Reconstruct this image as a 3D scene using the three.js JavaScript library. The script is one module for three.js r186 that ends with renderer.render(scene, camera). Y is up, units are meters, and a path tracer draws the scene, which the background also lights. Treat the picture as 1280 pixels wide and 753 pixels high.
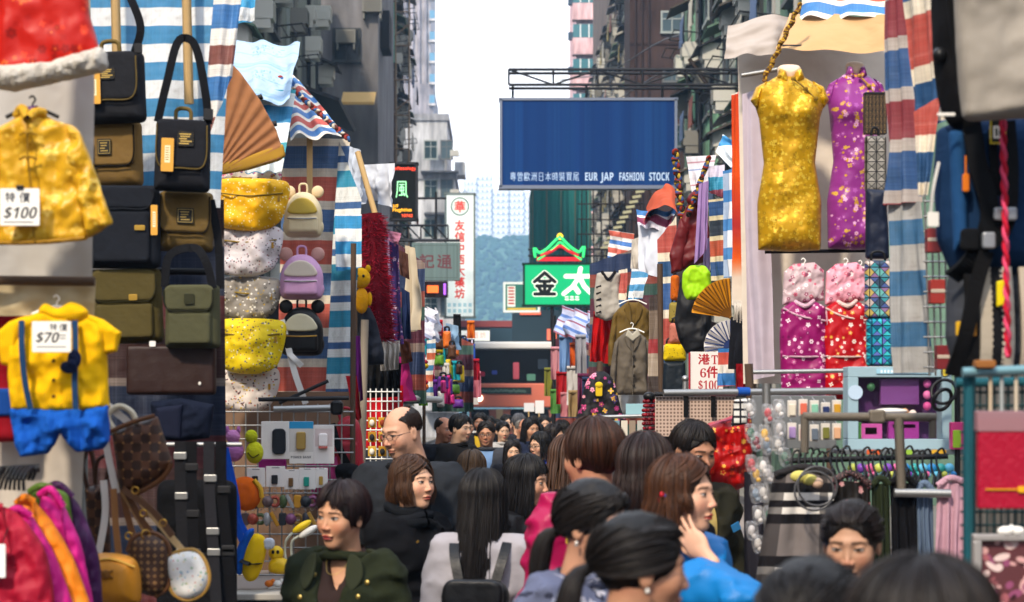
import * as THREE from 'three';
import { mergeGeometries, mergeVertices } from 'three/addons/utils/BufferGeometryUtils.js';
import { ImprovedNoise } from 'three/addons/math/ImprovedNoise.js';
// ---------- camera, sky, sun, exposure ----------
const F = 2500, CX = 625, CY = 520, EYE = 1.75;           // focal length and vanishing point, in pixels of the 1280-wide photograph
const scene = new THREE.Scene();
const camera = new THREE.PerspectiveCamera(2 * Math.atan(376.5 / F) * 180 / Math.PI, 1280 / 753, 0.1, 4000);
camera.position.set(0, EYE, 0);
camera.setViewOffset(1280, 753, 640 - CX, 376.5 - CY, 1280, 753);
camera.focus = 13; camera.userData.fStop = 4.5;
const SKY = (() => {                                       // bright hazy sky, white toward the horizon
const W = 256, H = 128, a = new Float32Array(W * H * 4);
for (let y = 0; y < H; y++) {
const e = (y + 0.5) / H * 2 - 1, up = Math.max(0, e);
const k = Math.pow(up, 0.55);
const low = e < 0 ? Math.max(0.12, 1 + e * 6) : 1;
for (let x = 0; x < W; x++) {
const i = (y * W + x) * 4;
a[i] = (1.42 - 0.70 * k) * low; a[i + 1] = (1.38 - 0.56 * k) * low; a[i + 2] = (1.36 - 0.34 * k) * low; a[i + 3] = 1;
}
}
const t = new THREE.DataTexture(a, W, H, THREE.RGBAFormat, THREE.FloatType);
t.mapping = THREE.EquirectangularReflectionMapping; t.magFilter = THREE.LinearFilter; t.needsUpdate = true;
return t;
})();
scene.background = SKY; scene.environment = SKY;
const sun = new THREE.DirectionalLight(0xffeed6, 2.35);
sun.position.set(-15, 32, 27); sun.target.position.set(0, 0, -6);
sun.shadow.radius = 9; sun.castShadow = true;
Object.assign(sun.shadow.camera, { left: -90, right: 90, top: 90, bottom: -90, near: 1, far: 400 });
scene.add(sun, sun.target);
const renderer = new THREE.WebGLRenderer();
renderer.toneMapping = THREE.LinearToneMapping; renderer.toneMappingExposure = 2.15;
renderer.shadowMap.enabled = true;
scene.fog = new THREE.FogExp2(0x8fb6de, 0.0006);
// ---------- helpers ----------
const V = (x, y, z) => new THREE.Vector3(x, y, z), PI = Math.PI, rad = (d) => d * PI / 180;
const clamp = (x, a, b) => Math.min(b, Math.max(a, x)), mixn = (a, b, t) => a + (b - a) * t;
const at = (px, py, d) => V((px - CX) / F * d, EYE - (py - CY) / F * d, -d);   // the point seen at a pixel of the photograph, d metres ahead
const mp = (px, d) => px / F * d;                                              // pixels to metres at a distance
let seed_ = 12345;
const rnd = () => { seed_ = (seed_ + 0x6d2b79f5) | 0; let t = Math.imul(seed_ ^ (seed_ >>> 15), 1 | seed_); t = (t + Math.imul(t ^ (t >>> 7), 61 | t)) ^ t; return ((t ^ (t >>> 14)) >>> 0) / 4294967296; };
const seed = (s) => { seed_ = s * 7919 + 17; };
const rr = (a, b) => a + (b - a) * rnd(), pick = (l) => l[Math.floor(rnd() * l.length)];
const IN = new ImprovedNoise(), n3 = (x, y, z) => IN.noise(x, y, z);
const fbm = (x, y, z) => n3(x, y, z) * 0.55 + n3(x * 2.1, y * 2.1, z * 2.1 + 7) * 0.3 + n3(x * 4.3, y * 4.3, z * 4.3 + 13) * 0.15;
const taken = {};
const numbered = (n) => { const k = taken[n] = (taken[n] ?? -1) + 1; return k ? n + '_' + String(k).padStart(3, '0') : n; };
function shade(o) { o.castShadow = o.receiveShadow = true; return o; }
function T(name, label, category, pos, group, turn = 0) {                      // a thing: a Group at its base
const g = new THREE.Group(); g.name = numbered(name);
if (pos) g.position.copy(pos); g.rotation.y = turn;
g.userData = { label, category }; if (group) g.userData.group = group;
scene.add(g); return g;
}
function part(parent, name, geo, mat, pos) { const m = shade(new THREE.Mesh(Array.isArray(geo) ? merge(geo) : geo, mat)); m.name = name; if (pos) m.position.copy(pos); parent.add(m); return m; }
function solo(name, label, category, geo, mat, group, pos) {                   // a thing that is one mesh
const m = shade(new THREE.Mesh(Array.isArray(geo) ? merge(geo) : geo, mat)); m.name = numbered(name); m.userData = { label, category };
if (group) m.userData.group = group; if (pos) m.position.copy(pos);
scene.add(m); return m;
}
function struct(name, geo, mat) { const m = shade(new THREE.Mesh(Array.isArray(geo) ? merge(geo) : geo, mat)); m.name = numbered(name); m.userData = { kind: 'structure' }; scene.add(m); return m; }
function copyOf(o, label, pos, turn) { const c = o.clone(); c.name = numbered(o.name.replace(/_\d{3}$/, '')); c.userData = { ...o.userData, label }; if (pos) c.position.copy(pos); if (turn !== undefined) c.rotation.y = turn; scene.add(c); return c; }
function merge(list) {
list = list.flat();
const anyColor = list.some((g) => g.attributes.color);
const out = list.map((g) => {
g = g.index ? g.toNonIndexed() : g.clone();
for (const k of Object.keys(g.attributes)) if (!['position', 'normal', 'uv', 'color'].includes(k)) g.deleteAttribute(k);
const n = g.attributes.position.count;
if (!g.attributes.normal) g.computeVertexNormals();
if (!g.attributes.uv) g.setAttribute('uv', new THREE.BufferAttribute(new Float32Array(n * 2), 2));
if (anyColor && !g.attributes.color) g.setAttribute('color', new THREE.BufferAttribute(new Float32Array(n * 3).fill(1), 3));
return g;
});
return out.length === 1 ? out[0] : mergeGeometries(out);
}
const mv = (g, x, y, z) => { g.translate(x, y, z); return g; };
const rot = (g, x = 0, y = 0, z = 0) => { if (x) g.rotateX(x); if (y) g.rotateY(y); if (z) g.rotateZ(z); return g; };
function uvM(g) {                                                              // uv in metres from the dominant axis of the normal
const p = g.attributes.position, n = g.attributes.normal, u = new Float32Array(p.count * 2);
for (let i = 0; i < p.count; i++) {
const ax = Math.abs(n.getX(i)), ay = Math.abs(n.getY(i)), az = Math.abs(n.getZ(i));
if (ax > ay && ax > az) { u[i * 2] = p.getZ(i); u[i * 2 + 1] = p.getY(i); } else if (ay > az) { u[i * 2] = p.getX(i); u[i * 2 + 1] = p.getZ(i); } else { u[i * 2] = p.getX(i); u[i * 2 + 1] = p.getY(i); }
}
g.setAttribute('uv', new THREE.BufferAttribute(u, 2)); return g;
}
const bx = (w, h, d, x = 0, y = 0, z = 0) => uvM(mv(new THREE.BoxGeometry(w, h, d), x, y, z));
function rbx(w, h, d, r = 0.01, x = 0, y = 0, z = 0) {                         // box with bevelled outline
const s = new THREE.Shape(), a = w / 2 - r, b = h / 2 - r;
s.moveTo(-a, -b - r); s.lineTo(a, -b - r); s.absarc(a, -b, r, -PI / 2, 0); s.lineTo(a + r, b); s.absarc(a, b, r, 0, PI / 2); s.lineTo(-a, b + r); s.absarc(-a, b, r, PI / 2, PI); s.lineTo(-a - r, -b); s.absarc(-a, -b, r, PI, PI * 1.5);
const e = Math.min(r, d / 2.5) * 0.6;
const g = new THREE.ExtrudeGeometry(s, { depth: Math.max(0.0005, d - 2 * e), bevelEnabled: true, bevelThickness: e, bevelSize: e, bevelOffset: -e, bevelSegments: 2, curveSegments: 4 });
return uvM(mv(g, x, y, z - d / 2 + e));
}
const cyl = (r0, r1, h, n = 10, x = 0, y = 0, z = 0) => mv(new THREE.CylinderGeometry(r0, r1, h, n), x, y, z);
function rod(a, b, r, n = 8, r2 = r) {
const d = b.clone().sub(a), g = new THREE.CylinderGeometry(r2, r, d.length(), n);
g.applyQuaternion(new THREE.Quaternion().setFromUnitVectors(V(0, 1, 0), d.normalize()));
return mv(g, (a.x + b.x) / 2, (a.y + b.y) / 2, (a.z + b.z) / 2);
}
const tube = (pts, r, n = 6, seg) => new THREE.TubeGeometry(new THREE.CatmullRomCurve3(pts), seg ?? pts.length * 5, r, n);
const ell = (rx, ry, rz, x = 0, y = 0, z = 0, s = 12) => mv(new THREE.SphereGeometry(1, s * 2, s).scale(rx, ry, rz), x, y, z);
// flat belt swept along a curve: w wide across `side`, th thick
function strap(pts, w, th = 0.004, side = V(1, 0, 0), seg) {
const c = new THREE.CatmullRomCurve3(pts), N = seg ?? pts.length * 6, pos = [], idx = [], uv = [];
for (let i = 0; i <= N; i++) {
const t = i / N, p = c.getPoint(t), tan = c.getTangent(t), nrm = new THREE.Vector3().crossVectors(side, tan).normalize(), sd = new THREE.Vector3().crossVectors(tan, nrm).normalize();
for (const [a, b] of [[-1, -1], [1, -1], [1, 1], [-1, 1]]) { const q = p.clone().addScaledVector(sd, a * w / 2).addScaledVector(nrm, b * th / 2); pos.push(q.x, q.y, q.z); uv.push(a * w / 2, t * c.getLength()); }
}
for (let i = 0; i < N; i++) for (let k = 0; k < 4; k++) { const a = i * 4 + k, b = i * 4 + (k + 1) % 4; idx.push(a, b, b + 4, a, b + 4, a + 4); }
idx.push(0, 2, 1, 0, 3, 2); const e = N * 4; idx.push(e, e + 1, e + 2, e, e + 2, e + 3);
const g = new THREE.BufferGeometry(); g.setAttribute('position', new THREE.Float32BufferAttribute(pos, 3)); g.setAttribute('uv', new THREE.Float32BufferAttribute(uv, 2)); g.setIndex(idx);
const f = g.toNonIndexed(); f.computeVertexNormals(); return f;
}
// naive surface nets of f over a box; f < 0 inside
function net(f, lo, hi, c, color) {
const nx = Math.ceil((hi.x - lo.x) / c) + 1, ny = Math.ceil((hi.y - lo.y) / c) + 1, nz = Math.ceil((hi.z - lo.z) / c) + 1;
const v = new Float32Array(nx * ny * nz), id = new Int32Array(nx * ny * nz).fill(-1), pos = [], idx = [];
for (let k = 0, o = 0; k < nz; k++) for (let j = 0; j < ny; j++) for (let i = 0; i < nx; i++, o++) v[o] = f(lo.x + i * c, lo.y + j * c, lo.z + k * c);
const sx = 1, sy = nx, sz = nx * ny, cor = [0, sx, sy, sx + sy, sz, sx + sz, sy + sz, sx + sy + sz];
const ED = [[0, 1], [2, 3], [4, 5], [6, 7], [0, 2], [1, 3], [4, 6], [5, 7], [0, 4], [1, 5], [2, 6], [3, 7]];
for (let k = 0; k < nz - 1; k++) for (let j = 0; j < ny - 1; j++) for (let i = 0; i < nx - 1; i++) {
const o = i + j * sy + k * sz; let m = 0;
for (let q = 0; q < 8; q++) if (v[o + cor[q]] < 0) m++;
if (m === 0 || m === 8) continue;
let x = 0, y = 0, z = 0, n = 0;
for (const [a, b] of ED) {
const va = v[o + cor[a]], vb = v[o + cor[b]];
if ((va < 0) === (vb < 0)) continue;
const t = va / (va - vb);
x += mixn(a & 1, b & 1, t); y += mixn((a >> 1) & 1, (b >> 1) & 1, t); z += mixn(a >> 2, b >> 2, t); n++;
}
id[o] = pos.length / 3; pos.push(lo.x + (i + x / n) * c, lo.y + (j + y / n) * c, lo.z + (k + z / n) * c);
}
const quad = (a, b, d, e, flip) => { if (flip) idx.push(a, d, b, a, e, d); else idx.push(a, b, d, a, d, e); };
for (let k = 1; k < nz - 1; k++) for (let j = 1; j < ny - 1; j++) for (let i = 1; i < nx - 1; i++) {
const o = i + j * sy + k * sz, s = v[o] < 0;
if (s !== v[o + sx] < 0) quad(id[o], id[o - sy], id[o - sy - sz], id[o - sz], s);
if (s !== v[o + sy] < 0) quad(id[o], id[o - sz], id[o - sz - sx], id[o - sx], s);
if (s !== v[o + sz] < 0) quad(id[o], id[o - sx], id[o - sx - sy], id[o - sy], s);
}
for (let i = 0; i < idx.length; i += 3) { const t = idx[i + 1]; idx[i + 1] = idx[i + 2]; idx[i + 2] = t; }
const g = new THREE.BufferGeometry(); g.setAttribute('position', new THREE.Float32BufferAttribute(pos, 3)); g.setIndex(idx);
const uv = new Float32Array(pos.length / 3 * 2); for (let i = 0; i < pos.length / 3; i++) { uv[i * 2] = pos[i * 3]; uv[i * 2 + 1] = pos[i * 3 + 1]; }
g.setAttribute('uv', new THREE.BufferAttribute(uv, 2)); g.computeVertexNormals();
if (color) paint(g, color);
return g;
}
function paint(g, color) { const p = g.attributes.position, a = new Float32Array(p.count * 3); for (let i = 0; i < p.count; i++) { const c = color(p.getX(i), p.getY(i), p.getZ(i)); a[i * 3] = c[0]; a[i * 3 + 1] = c[1]; a[i * 3 + 2] = c[2]; } g.setAttribute('color', new THREE.BufferAttribute(a, 3)); return g; }
const lin = (h) => new THREE.Color(h).toArray();
// a stuffed, sewn or filled shape from a closed outline (metres): puffed to half-thickness t, edge rounding r, wrinkles w
function puff(poly, t, o = {}) {
let pts = poly;
if (o.smooth) { const c = new THREE.CatmullRomCurve3(poly.map(([x, y]) => V(x, y, 0)), true, 'catmullrom', o.tension ?? 0.5); pts = c.getPoints(poly.length * 5).map((p) => [p.x, p.y]); pts.pop(); }
let x0 = 1e9, x1 = -1e9, y0 = 1e9, y1 = -1e9; for (const [x, y] of pts) { x0 = Math.min(x0, x); x1 = Math.max(x1, x); y0 = Math.min(y0, y); y1 = Math.max(y1, y); }
const c = o.cell ?? Math.max(x1 - x0, y1 - y0) / 44, r = o.r ?? t * 1.6, wr = o.w ?? 0.15, ws = o.ws ?? 9, sd0 = (o.seed ?? 1) * 3.7, n = pts.length;
const m = 3 * c, gx = Math.ceil((x1 - x0 + 2 * m) / c) + 2, cache = new Map();
const dist = (x, y) => {
let d = 1e9, inside = false;
for (let i = 0, j = n - 1; i < n; j = i++) {
const ax = pts[j][0], ay = pts[j][1], ex = pts[i][0] - ax, ey = pts[i][1] - ay, wx = x - ax, wy = y - ay, q = clamp((wx * ex + wy * ey) / (ex * ex + ey * ey + 1e-12), 0, 1), dx = wx - ex * q, dy = wy - ey * q;
d = Math.min(d, dx * dx + dy * dy);
if ((ay > y) !== (pts[i][1] > y) && x < (pts[i][0] - ax) * (y - ay) / (pts[i][1] - ay) + ax) inside = !inside;
}
return (inside ? -1 : 1) * Math.sqrt(d);
};
const f = (x, y, z) => {
const key = Math.round((x - x0 + m) / c) + Math.round((y - y0 + m) / c) * gx; let e = cache.get(key);
if (e === undefined) { const s = dist(x, y); const qx = x * ws * (o.wx ?? 1.8) + sd0, qy = y * ws * 0.5, wz = wr * t * (fbm(qx, qy, sd0) * 0.9 + (wr > 0.2 ? 1.1 * (0.28 - Math.abs(n3(qx * 0.8 + qy, qy * 1.6 - qx * 0.3, sd0 + 4))) : 0)) + (o.bend ? o.bend(x, y) : 0); e = [Math.max(0, 1 + s / r), wz, t * (1 + wr * fbm(x * ws + sd0 + 5, y * ws, 3) * 1.4)]; cache.set(key, e); }
const zz = (z - e[1]) / e[2];
return (Math.sqrt(e[0] * e[0] + zz * zz) - 1) * Math.min(r, t);
};
const zb = o.zb ?? t * (1.3 + wr * 2.2);
return net(f, V(x0 - m, y0 - m, -zb - 2 * c), V(x1 + m, y1 + m, zb + 2 * c), c);
}
const rrect = (w, h, r, x = 0, y = 0) => { const o = [], a = w / 2 - r, b = h / 2 - r; for (const [cx, cy, s] of [[a, -b, -PI / 2], [a, b, 0], [-a, b, PI / 2], [-a, -b, PI]]) for (let i = 0; i <= 4; i++) o.push([x + cx + r * Math.cos(s + i * PI / 8), y + cy + r * Math.sin(s + i * PI / 8)]); return o; };
// hanging cloth between four corners (top left, top right, bottom right, bottom left), with folds running down it
function sheet(a, b, c, d, o = {}) {
const nx = o.nx ?? 28, ny = o.ny ?? 24, amp = o.amp ?? 0.02, folds = o.folds ?? 5, sg = o.sag ?? 0, s = (o.seed ?? 1) * 1.93, pos = [], uv = [], idx = [];
const W = a.distanceTo(b), Hh = a.distanceTo(d), nrm = new THREE.Vector3().crossVectors(b.clone().sub(a), a.clone().sub(d)).normalize(), upright = !o.flat && Math.abs(nrm.y) < 0.4 && Hh > W * 0.6;
for (let j = 0; j <= ny; j++) for (let i = 0; i <= nx; i++) {
const u = i / nx, v = j / ny, p = a.clone().lerp(b, u).lerp(d.clone().lerp(c, u), v);
const k = o.flat ? 1 : 0.25 + 0.75 * v;
const y0_ = p.y; const w = amp * k * (Math.sin((u * folds + 0.35 * n3(u * 2, v * 1.5, s)) * 2 * PI + s) * 0.6 + fbm(u * folds * 0.9 + s, v * (o.vf ?? 1.3), s) * 1.5);
p.addScaledVector(nrm, w); p.y -= sg * 4 * u * (1 - u) * (1 - v * (o.sagv ?? 0));
if (o.wave) p.y += o.wave * v * n3(u * 4 + s, s, 0.5);
pos.push(p.x, p.y, p.z); uv.push(u * W, upright ? y0_ - c.y : (1 - v) * Hh);
}
for (let j = 0; j < ny; j++) for (let i = 0; i < nx; i++) { const q = j * (nx + 1) + i; idx.push(q, q + nx + 1, q + 1, q + 1, q + nx + 1, q + nx + 2); }
const g = new THREE.BufferGeometry(); g.setAttribute('position', new THREE.Float32BufferAttribute(pos, 3)); g.setAttribute('uv', new THREE.Float32BufferAttribute(uv, 2)); g.setIndex(idx); g.computeVertexNormals();
return g;
}
const sheetPx = (q, o) => sheet(...q.map((p) => at(...p)), o);                 // corners as [x, y, metres ahead]
// ---------- textures and materials ----------
function dataTex(S, fn, color) {
const a = new Uint8Array(S * S * 4);
for (let y = 0; y < S; y++) for (let x = 0; x < S; x++) { const c = fn(x / S, y / S), i = (y * S + x) * 4; const l = Array.isArray(c) ? c : [c, c, c]; for (let k = 0; k < 3; k++) a[i + k] = clamp(l[k] * 255, 0, 255); a[i + 3] = 255; }
const t = new THREE.DataTexture(a, S, S); t.magFilter = THREE.LinearFilter; t.wrapS = t.wrapT = THREE.RepeatWrapping; if (color) t.colorSpace = THREE.SRGBColorSpace; t.needsUpdate = true; return t;
}
const tileN = (x, y, f, s) => { const a = n3(x * f, y * f, s), b = n3((x - 1) * f, y * f, s), c = n3(x * f, (y - 1) * f, s), d = n3((x - 1) * f, (y - 1) * f, s); return mixn(mixn(a, b, x), mixn(c, d, x), y); };
const CREASE = dataTex(384, (x, y) => { const a = tileN(x, y, 3, 1) * 0.8 + tileN(x, y, 6, 3) * 0.35 - Math.pow(Math.abs(tileN(x, y, 7, 5)), 1.4) * 0.5; return clamp(0.5 + a * 0.6, 0, 1); });
const GRIT = dataTex(384, (x, y) => clamp(0.5 + 0.5 * (tileN(x, y, 6, 2) * 0.5 + tileN(x, y, 22, 5) * 0.4 + tileN(x, y, 70, 8) * 0.45), 0, 1));
const STREAK = dataTex(384, (x, y) => { const a = tileN(x, y * 0.12, 16, 4) * 0.55 + tileN(x, y, 5, 9) * 0.5 + tileN(x, y * 0.3, 40, 2) * 0.3; const v = clamp(0.86 + a * 0.42, 0.3, 1); return [v, v * 0.99, v * 0.97]; }, true);
const rep = (t, x, y = x) => { const c = t.clone(); c.repeat.set(x, y); c.needsUpdate = true; return c; };
function canvasTex(w, h, draw, rx = 1, ry = rx) {
const c = document.createElement('canvas'); c.width = w; c.height = h; const g = c.getContext('2d'); draw(g, w, h);
const t = new THREE.CanvasTexture(c); t.colorSpace = THREE.SRGBColorSpace; t.wrapS = t.wrapT = THREE.RepeatWrapping; t.repeat.set(rx, ry); return t;
}
const CR3 = rep(CREASE, 3.2), CR8 = rep(CREASE, 8), GR2 = rep(GRIT, 2), GR14 = rep(GRIT, 14), GRh = rep(GRIT, 0.35), STh = rep(STREAK, 0.16, 0.1);
const mats = {};
function mk(color, o = {}) {
const key = o.map ? null : color + JSON.stringify(o, (k, v) => v?.uuid ?? v);
if (key && mats[key]) return mats[key];
const { phys, ...q } = o;
const m = new THREE.MeshPhysicalMaterial({ color, roughness: 0.8, side: THREE.DoubleSide, specularIntensity: (q.roughness ?? 0.8) > 0.6 ? 0.22 : 0.5, ...q });
if (key) mats[key] = m; return m;
}
const cloth = (c, o = {}) => mk(c, { roughness: 0.88, bumpMap: CR3, bumpScale: 0.007, ...o });
const satin = (c, o = {}) => mk(c, { roughness: 0.42, bumpMap: CR3, bumpScale: 0.009, ...o });
const canvasM = (c, o = {}) => mk(c, { roughness: 0.85, bumpMap: CR8, bumpScale: 0.004, ...o });
const leather = (c, o = {}) => mk(c, { roughness: 0.45, bumpMap: GR14, bumpScale: 0.0012, ...o });
const tarpM = (map, o = {}) => mk(0xffffff, { map, roughness: 0.55, bumpMap: CR3, bumpScale: 0.009, ...o });
const steel = mk(0x9a9a98, { metalness: 0.85, roughness: 0.38, bumpMap: GR14, bumpScale: 0.0006 });
const darkSteel = mk(0x2a2a2c, { metalness: 0.6, roughness: 0.5, bumpMap: GR14, bumpScale: 0.001 });
const rust = mk(0x5b4a3d, { metalness: 0.5, roughness: 0.7, bumpMap: GR14, bumpScale: 0.002 });
const blackPl = mk(0x121214, { roughness: 0.4 }), whitePl = mk(0xe6e4de, { roughness: 0.5 }), brass = mk(0xb48a3c, { metalness: 0.9, roughness: 0.35 });
const wood = mk(0xb99a6a, { roughness: 0.7, bumpMap: GR14, bumpScale: 0.002 });
const glassM = mk(0x1a2126, { roughness: 0.12, metalness: 0.2 }), clearPl = mk(0xffffff, { phys: 1, transmission: 1, thickness: 0, roughness: 0.12, ior: 1.3 });
// hand-drawn strokes for the writing on the signs, on a 10 x 10 grid
const GL = {
gold: '5,.3 .5,4.2;5,.3 9.5,4.2;2.8,4 7.2,4;1.5,6 8.5,6;5,4 5,9.4;2.6,7 3.6,8.6;7.4,7 6.4,8.6;.7,9.5 9.3,9.5',
tai: '.5,3.2 9.5,3.2;5,.3 4.8,3.5 3.2,7 .5,9.7;5,3.5 7,7 9.6,9.6;4,7.4 5.3,9.2',
day: '2,1 8,1 8,9.5 2,9.5 2,1;2,5 8,5', root: '.5,3 9.5,3;5,.3 5,9.8;5,3 1,8;5,3 9,8;3,7.3 7,7.3',
big: '.5,3.5 9.5,3.5;5,.3 4.7,4 3,7.5 .6,9.7;5,3.8 7,7.2 9.5,9.7', mid: '1.2,2.5 8.8,2.5 8.8,6.2 1.2,6.2 1.2,2.5;5,.3 5,9.8',
west: '.7,1 9.3,1;1.3,3.4 8.7,3.4 8.7,9.3 1.3,9.3 1.3,3.4;3.8,1 3.8,4.5 2.2,6.6;6.2,1 6.2,6.2 8,6.6',
friend: '.8,2.5 9.2,2.5;4.6,.3 3.8,4 .6,9.6;3.5,4.8 8,4.8 5.5,8 2.4,9.8;4,5.5 6.4,8 9.4,9.8',
trust: '3,.5 .5,4.5;1.9,3 1.9,9.7;6.3,.3 7,1.3;3.8,2.2 9.6,2.2;4.6,4 8.8,4;4.6,5.7 8.8,5.7;4.6,7.3 8.8,7.3 8.8,9.6 4.6,9.6 4.6,7.3',
hua: '.7,1.6 9.3,1.6;3.4,.3 3.4,2.6;6.6,.3 6.6,2.6;.8,3.6 9.2,3.6;5,2.8 5,9.9;1,5.6 9,5.6;2.8,3.7 2.8,7.4;7.2,3.7 7.2,7.4;.6,7.5 9.4,7.5',
drug: '.7,1.3 9.3,1.3;3.2,.3 3.2,2.3;6.8,.3 6.8,2.3;3.8,2.8 6.3,2.8 6.3,5.4 3.8,5.4 3.8,2.8;3.8,4.1 6.3,4.1;2.6,2.8 1,4 2.6,5.4 .9,6;8,2.8 7.4,4 9,5.2 7.5,6;.7,7 9.3,7;5,5.5 5,9.9;4.6,7.2 1,9.6;5.4,7.2 9,9.6',
lane: '.5,3.5 3.6,3.5;2,.8 2,8.4;.4,8.6 3.8,7.6;6.5,.3 7.2,1.5;4,2.3 9.6,2.3;6,2.4 5.6,6 3.8,9.7;5.9,5 8.8,5 8.4,9.3 7.2,9',
note: '1.8,.4 2.6,1.2;.4,2 4.2,2;.8,3.6 3.8,3.6;.8,5 3.8,5;.9,6.5 3.7,6.5 3.7,9.2 .9,9.2 .9,6.5;5,1.2 9,1.2 9,4.6 5.3,4.6 5.3,9 9.5,9 9.5,7.5',
pass: '1,.8 2,2;.4,3.8 2.2,3.8 1.6,6.5 .5,8.5;.6,8.4 3,9 9.7,9.5;4,1 8.6,1 6.6,2.6;3.9,3 8.8,3 8.8,8.2;3.9,3 3.9,8.2;3.9,4.8 8.8,4.8;3.9,6.4 8.8,6.4;6.3,2.7 6.3,8.2',
port: '1,.8 2,1.8;.5,3.4 1.6,4.3;.6,9.2 2.2,6;4,1.7 9,1.7;3.2,3.9 9.7,3.9;5.2,.4 5.2,3.9;7.8,.4 7.8,3.9;5,4.1 3.2,6.4;7.6,4.1 9.7,6.3;5,5.6 7.8,5.6 7.8,7.4 5,7.4;5,5.6 5,9.4 9,9.4 9,8.4',
item: '3,.5 .6,4.6;1.9,3 1.9,9.7;5,.9 3.8,4;4.4,2.7 9.2,2.7;3.6,5.9 9.7,5.9;6.6,.3 6.6,9.8',
spec: '1.2,1 .6,4;1,2.6 4.2,2.6;2.5,.3 2.5,9.8;.4,6.4 4.2,5.4;5.4,1.8 9.4,1.8;7.3,.3 7.3,3.8;4.7,3.8 9.8,3.8;4.7,5.7 9.7,5.7;8,4.4 8,9.3 7,9;5.7,6.8 6.5,8',
price: '2.6,.5 .4,4.5;1.6,3 1.6,9.8;3.6,1 9.7,1;4,2.2 9.4,2.2 9.4,4 4,4 4,2.2;5.8,1 5.8,4;7.6,1 7.6,4;4.6,4.9 8.8,4.9 8.8,8.2 4.6,8.2 4.6,4.9;4.6,6 8.8,6;4.6,7.1 8.8,7.1;5.6,8.4 4,9.8;7.8,8.4 9.5,9.8',
sole: '.8,1.2 9.2,1.2;2,2.3 8,2.3 8,4.8 2,4.8 2,2.3;2,3.5 8,3.5;5,.2 5,5.6;1.4,5.7 8.8,5.7;.4,7 9.6,7;7,5.8 7,9.7 6,9.3;2.8,7.8 3.6,8.8',
camp: '2.8,.3 1.5,2.6;1.2,1 2,2;3.4,1.2 4.5,2.5;7,.3 5.8,2.6;5.4,1 6.2,2;7.8,1.2 8.9,2.5;.8,4.6 .8,3.2 9.3,3.2 9.3,4.6;3,4.2 7.2,4.2 7.2,6 3,6 3,4.2;2.2,7 8,7 8,9.6 2.2,9.6 2.2,7',
euro: '.6,1 4.8,1;.7,1 .7,9.2 5,9.2;1.7,2.2 3.9,2.2 3.9,4.2 1.7,4.2 1.7,2.2;1.3,5.5 2.6,5.5 2.6,7.6 1.3,7.6 1.3,5.5;3.3,5.5 4.6,5.5 4.6,7.6 3.3,7.6 3.3,5.5;6.4,.4 5.4,3.6;6,2.2 9.4,2.2 8.8,4;7.4,3 7,6.5 5.3,9.6;7.3,6 9.6,9.6',
isle: '1,.8 2,1.8;.5,3.4 1.6,4.3;.6,9.2 2.2,6;4,.6 4,6 3,9.5;6.4,.8 6.4,9;9,.5 9,9.8;2.8,3.6 3.2,5;5,3.4 5.6,4.8;7.5,3.4 8.1,4.8',
time: '.6,1.4 3.6,1.4 3.6,8.4 .6,8.4 .6,1.4;.6,4.8 3.6,4.8;5,1.7 9.3,1.7;7,.3 7,3.6;4.4,3.6 9.8,3.6;4.4,5.6 9.7,5.6;8.2,4.4 8.2,9.5 7,9;5.4,6.6 6.3,8',
dress: '1.2,.5 1.2,2.6;3.6,.3 3.6,5;.5,2.7 3.6,2.7;1.6,2.8 .6,5;5,1.6 9.6,1.6;7.2,.3 7.2,4.2;5.4,4.2 9.2,4.2;5,5 5,6.2;.5,6 9.5,6;4.8,6.2 .6,8.8;3,7.6 3,9.6 5,9;5,6.2 9.4,9.7;8,6.8 6.4,8',
buy: '1.2,.8 8.8,.8 8.8,3 1.2,3 1.2,.8;3.8,.8 3.8,3;6.2,.8 6.2,3;2.2,3.8 7.8,3.8 7.8,8 2.2,8 2.2,3.8;2.2,5.2 7.8,5.2;2.2,6.6 7.8,6.6;3.6,8.2 1.4,9.8;6.4,8.2 8.8,9.8',
tail: '1.4,.8 8.6,.8 8.6,3 1.4,3;1.4,.8 1.4,5 .5,9.6;7.4,3.6 2.6,4.6;2.4,6 8.6,5.4;2.2,7.8 8.8,7.2;5,4.2 5,9.4 9.2,9.4 9.2,8.2',
wind: '1.5,1 1.3,6 .4,9.5;1.5,1 8.4,1 8.6,8 9.8,9.4;3.4,2.6 6.8,2.6;3.4,4 6.6,4 6.6,6 3.4,6 3.4,4;5,2.6 5,8.4;3,8.5 7.4,7.8;6.4,7 7.4,8.6',
};
function glyph(g, k, x, y, s, lw, s2 = s) {
g.lineWidth = lw; g.lineCap = g.lineJoin = 'round';
for (const st of GL[k].split(';')) { g.beginPath(); st.trim().split(' ').forEach((p, i) => { const [a, b] = p.split(',').map(Number); i ? g.lineTo(x + a * s / 10, y + b * s2 / 10) : g.moveTo(x + a * s / 10, y + b * s2 / 10); }); g.stroke(); }
}
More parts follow.
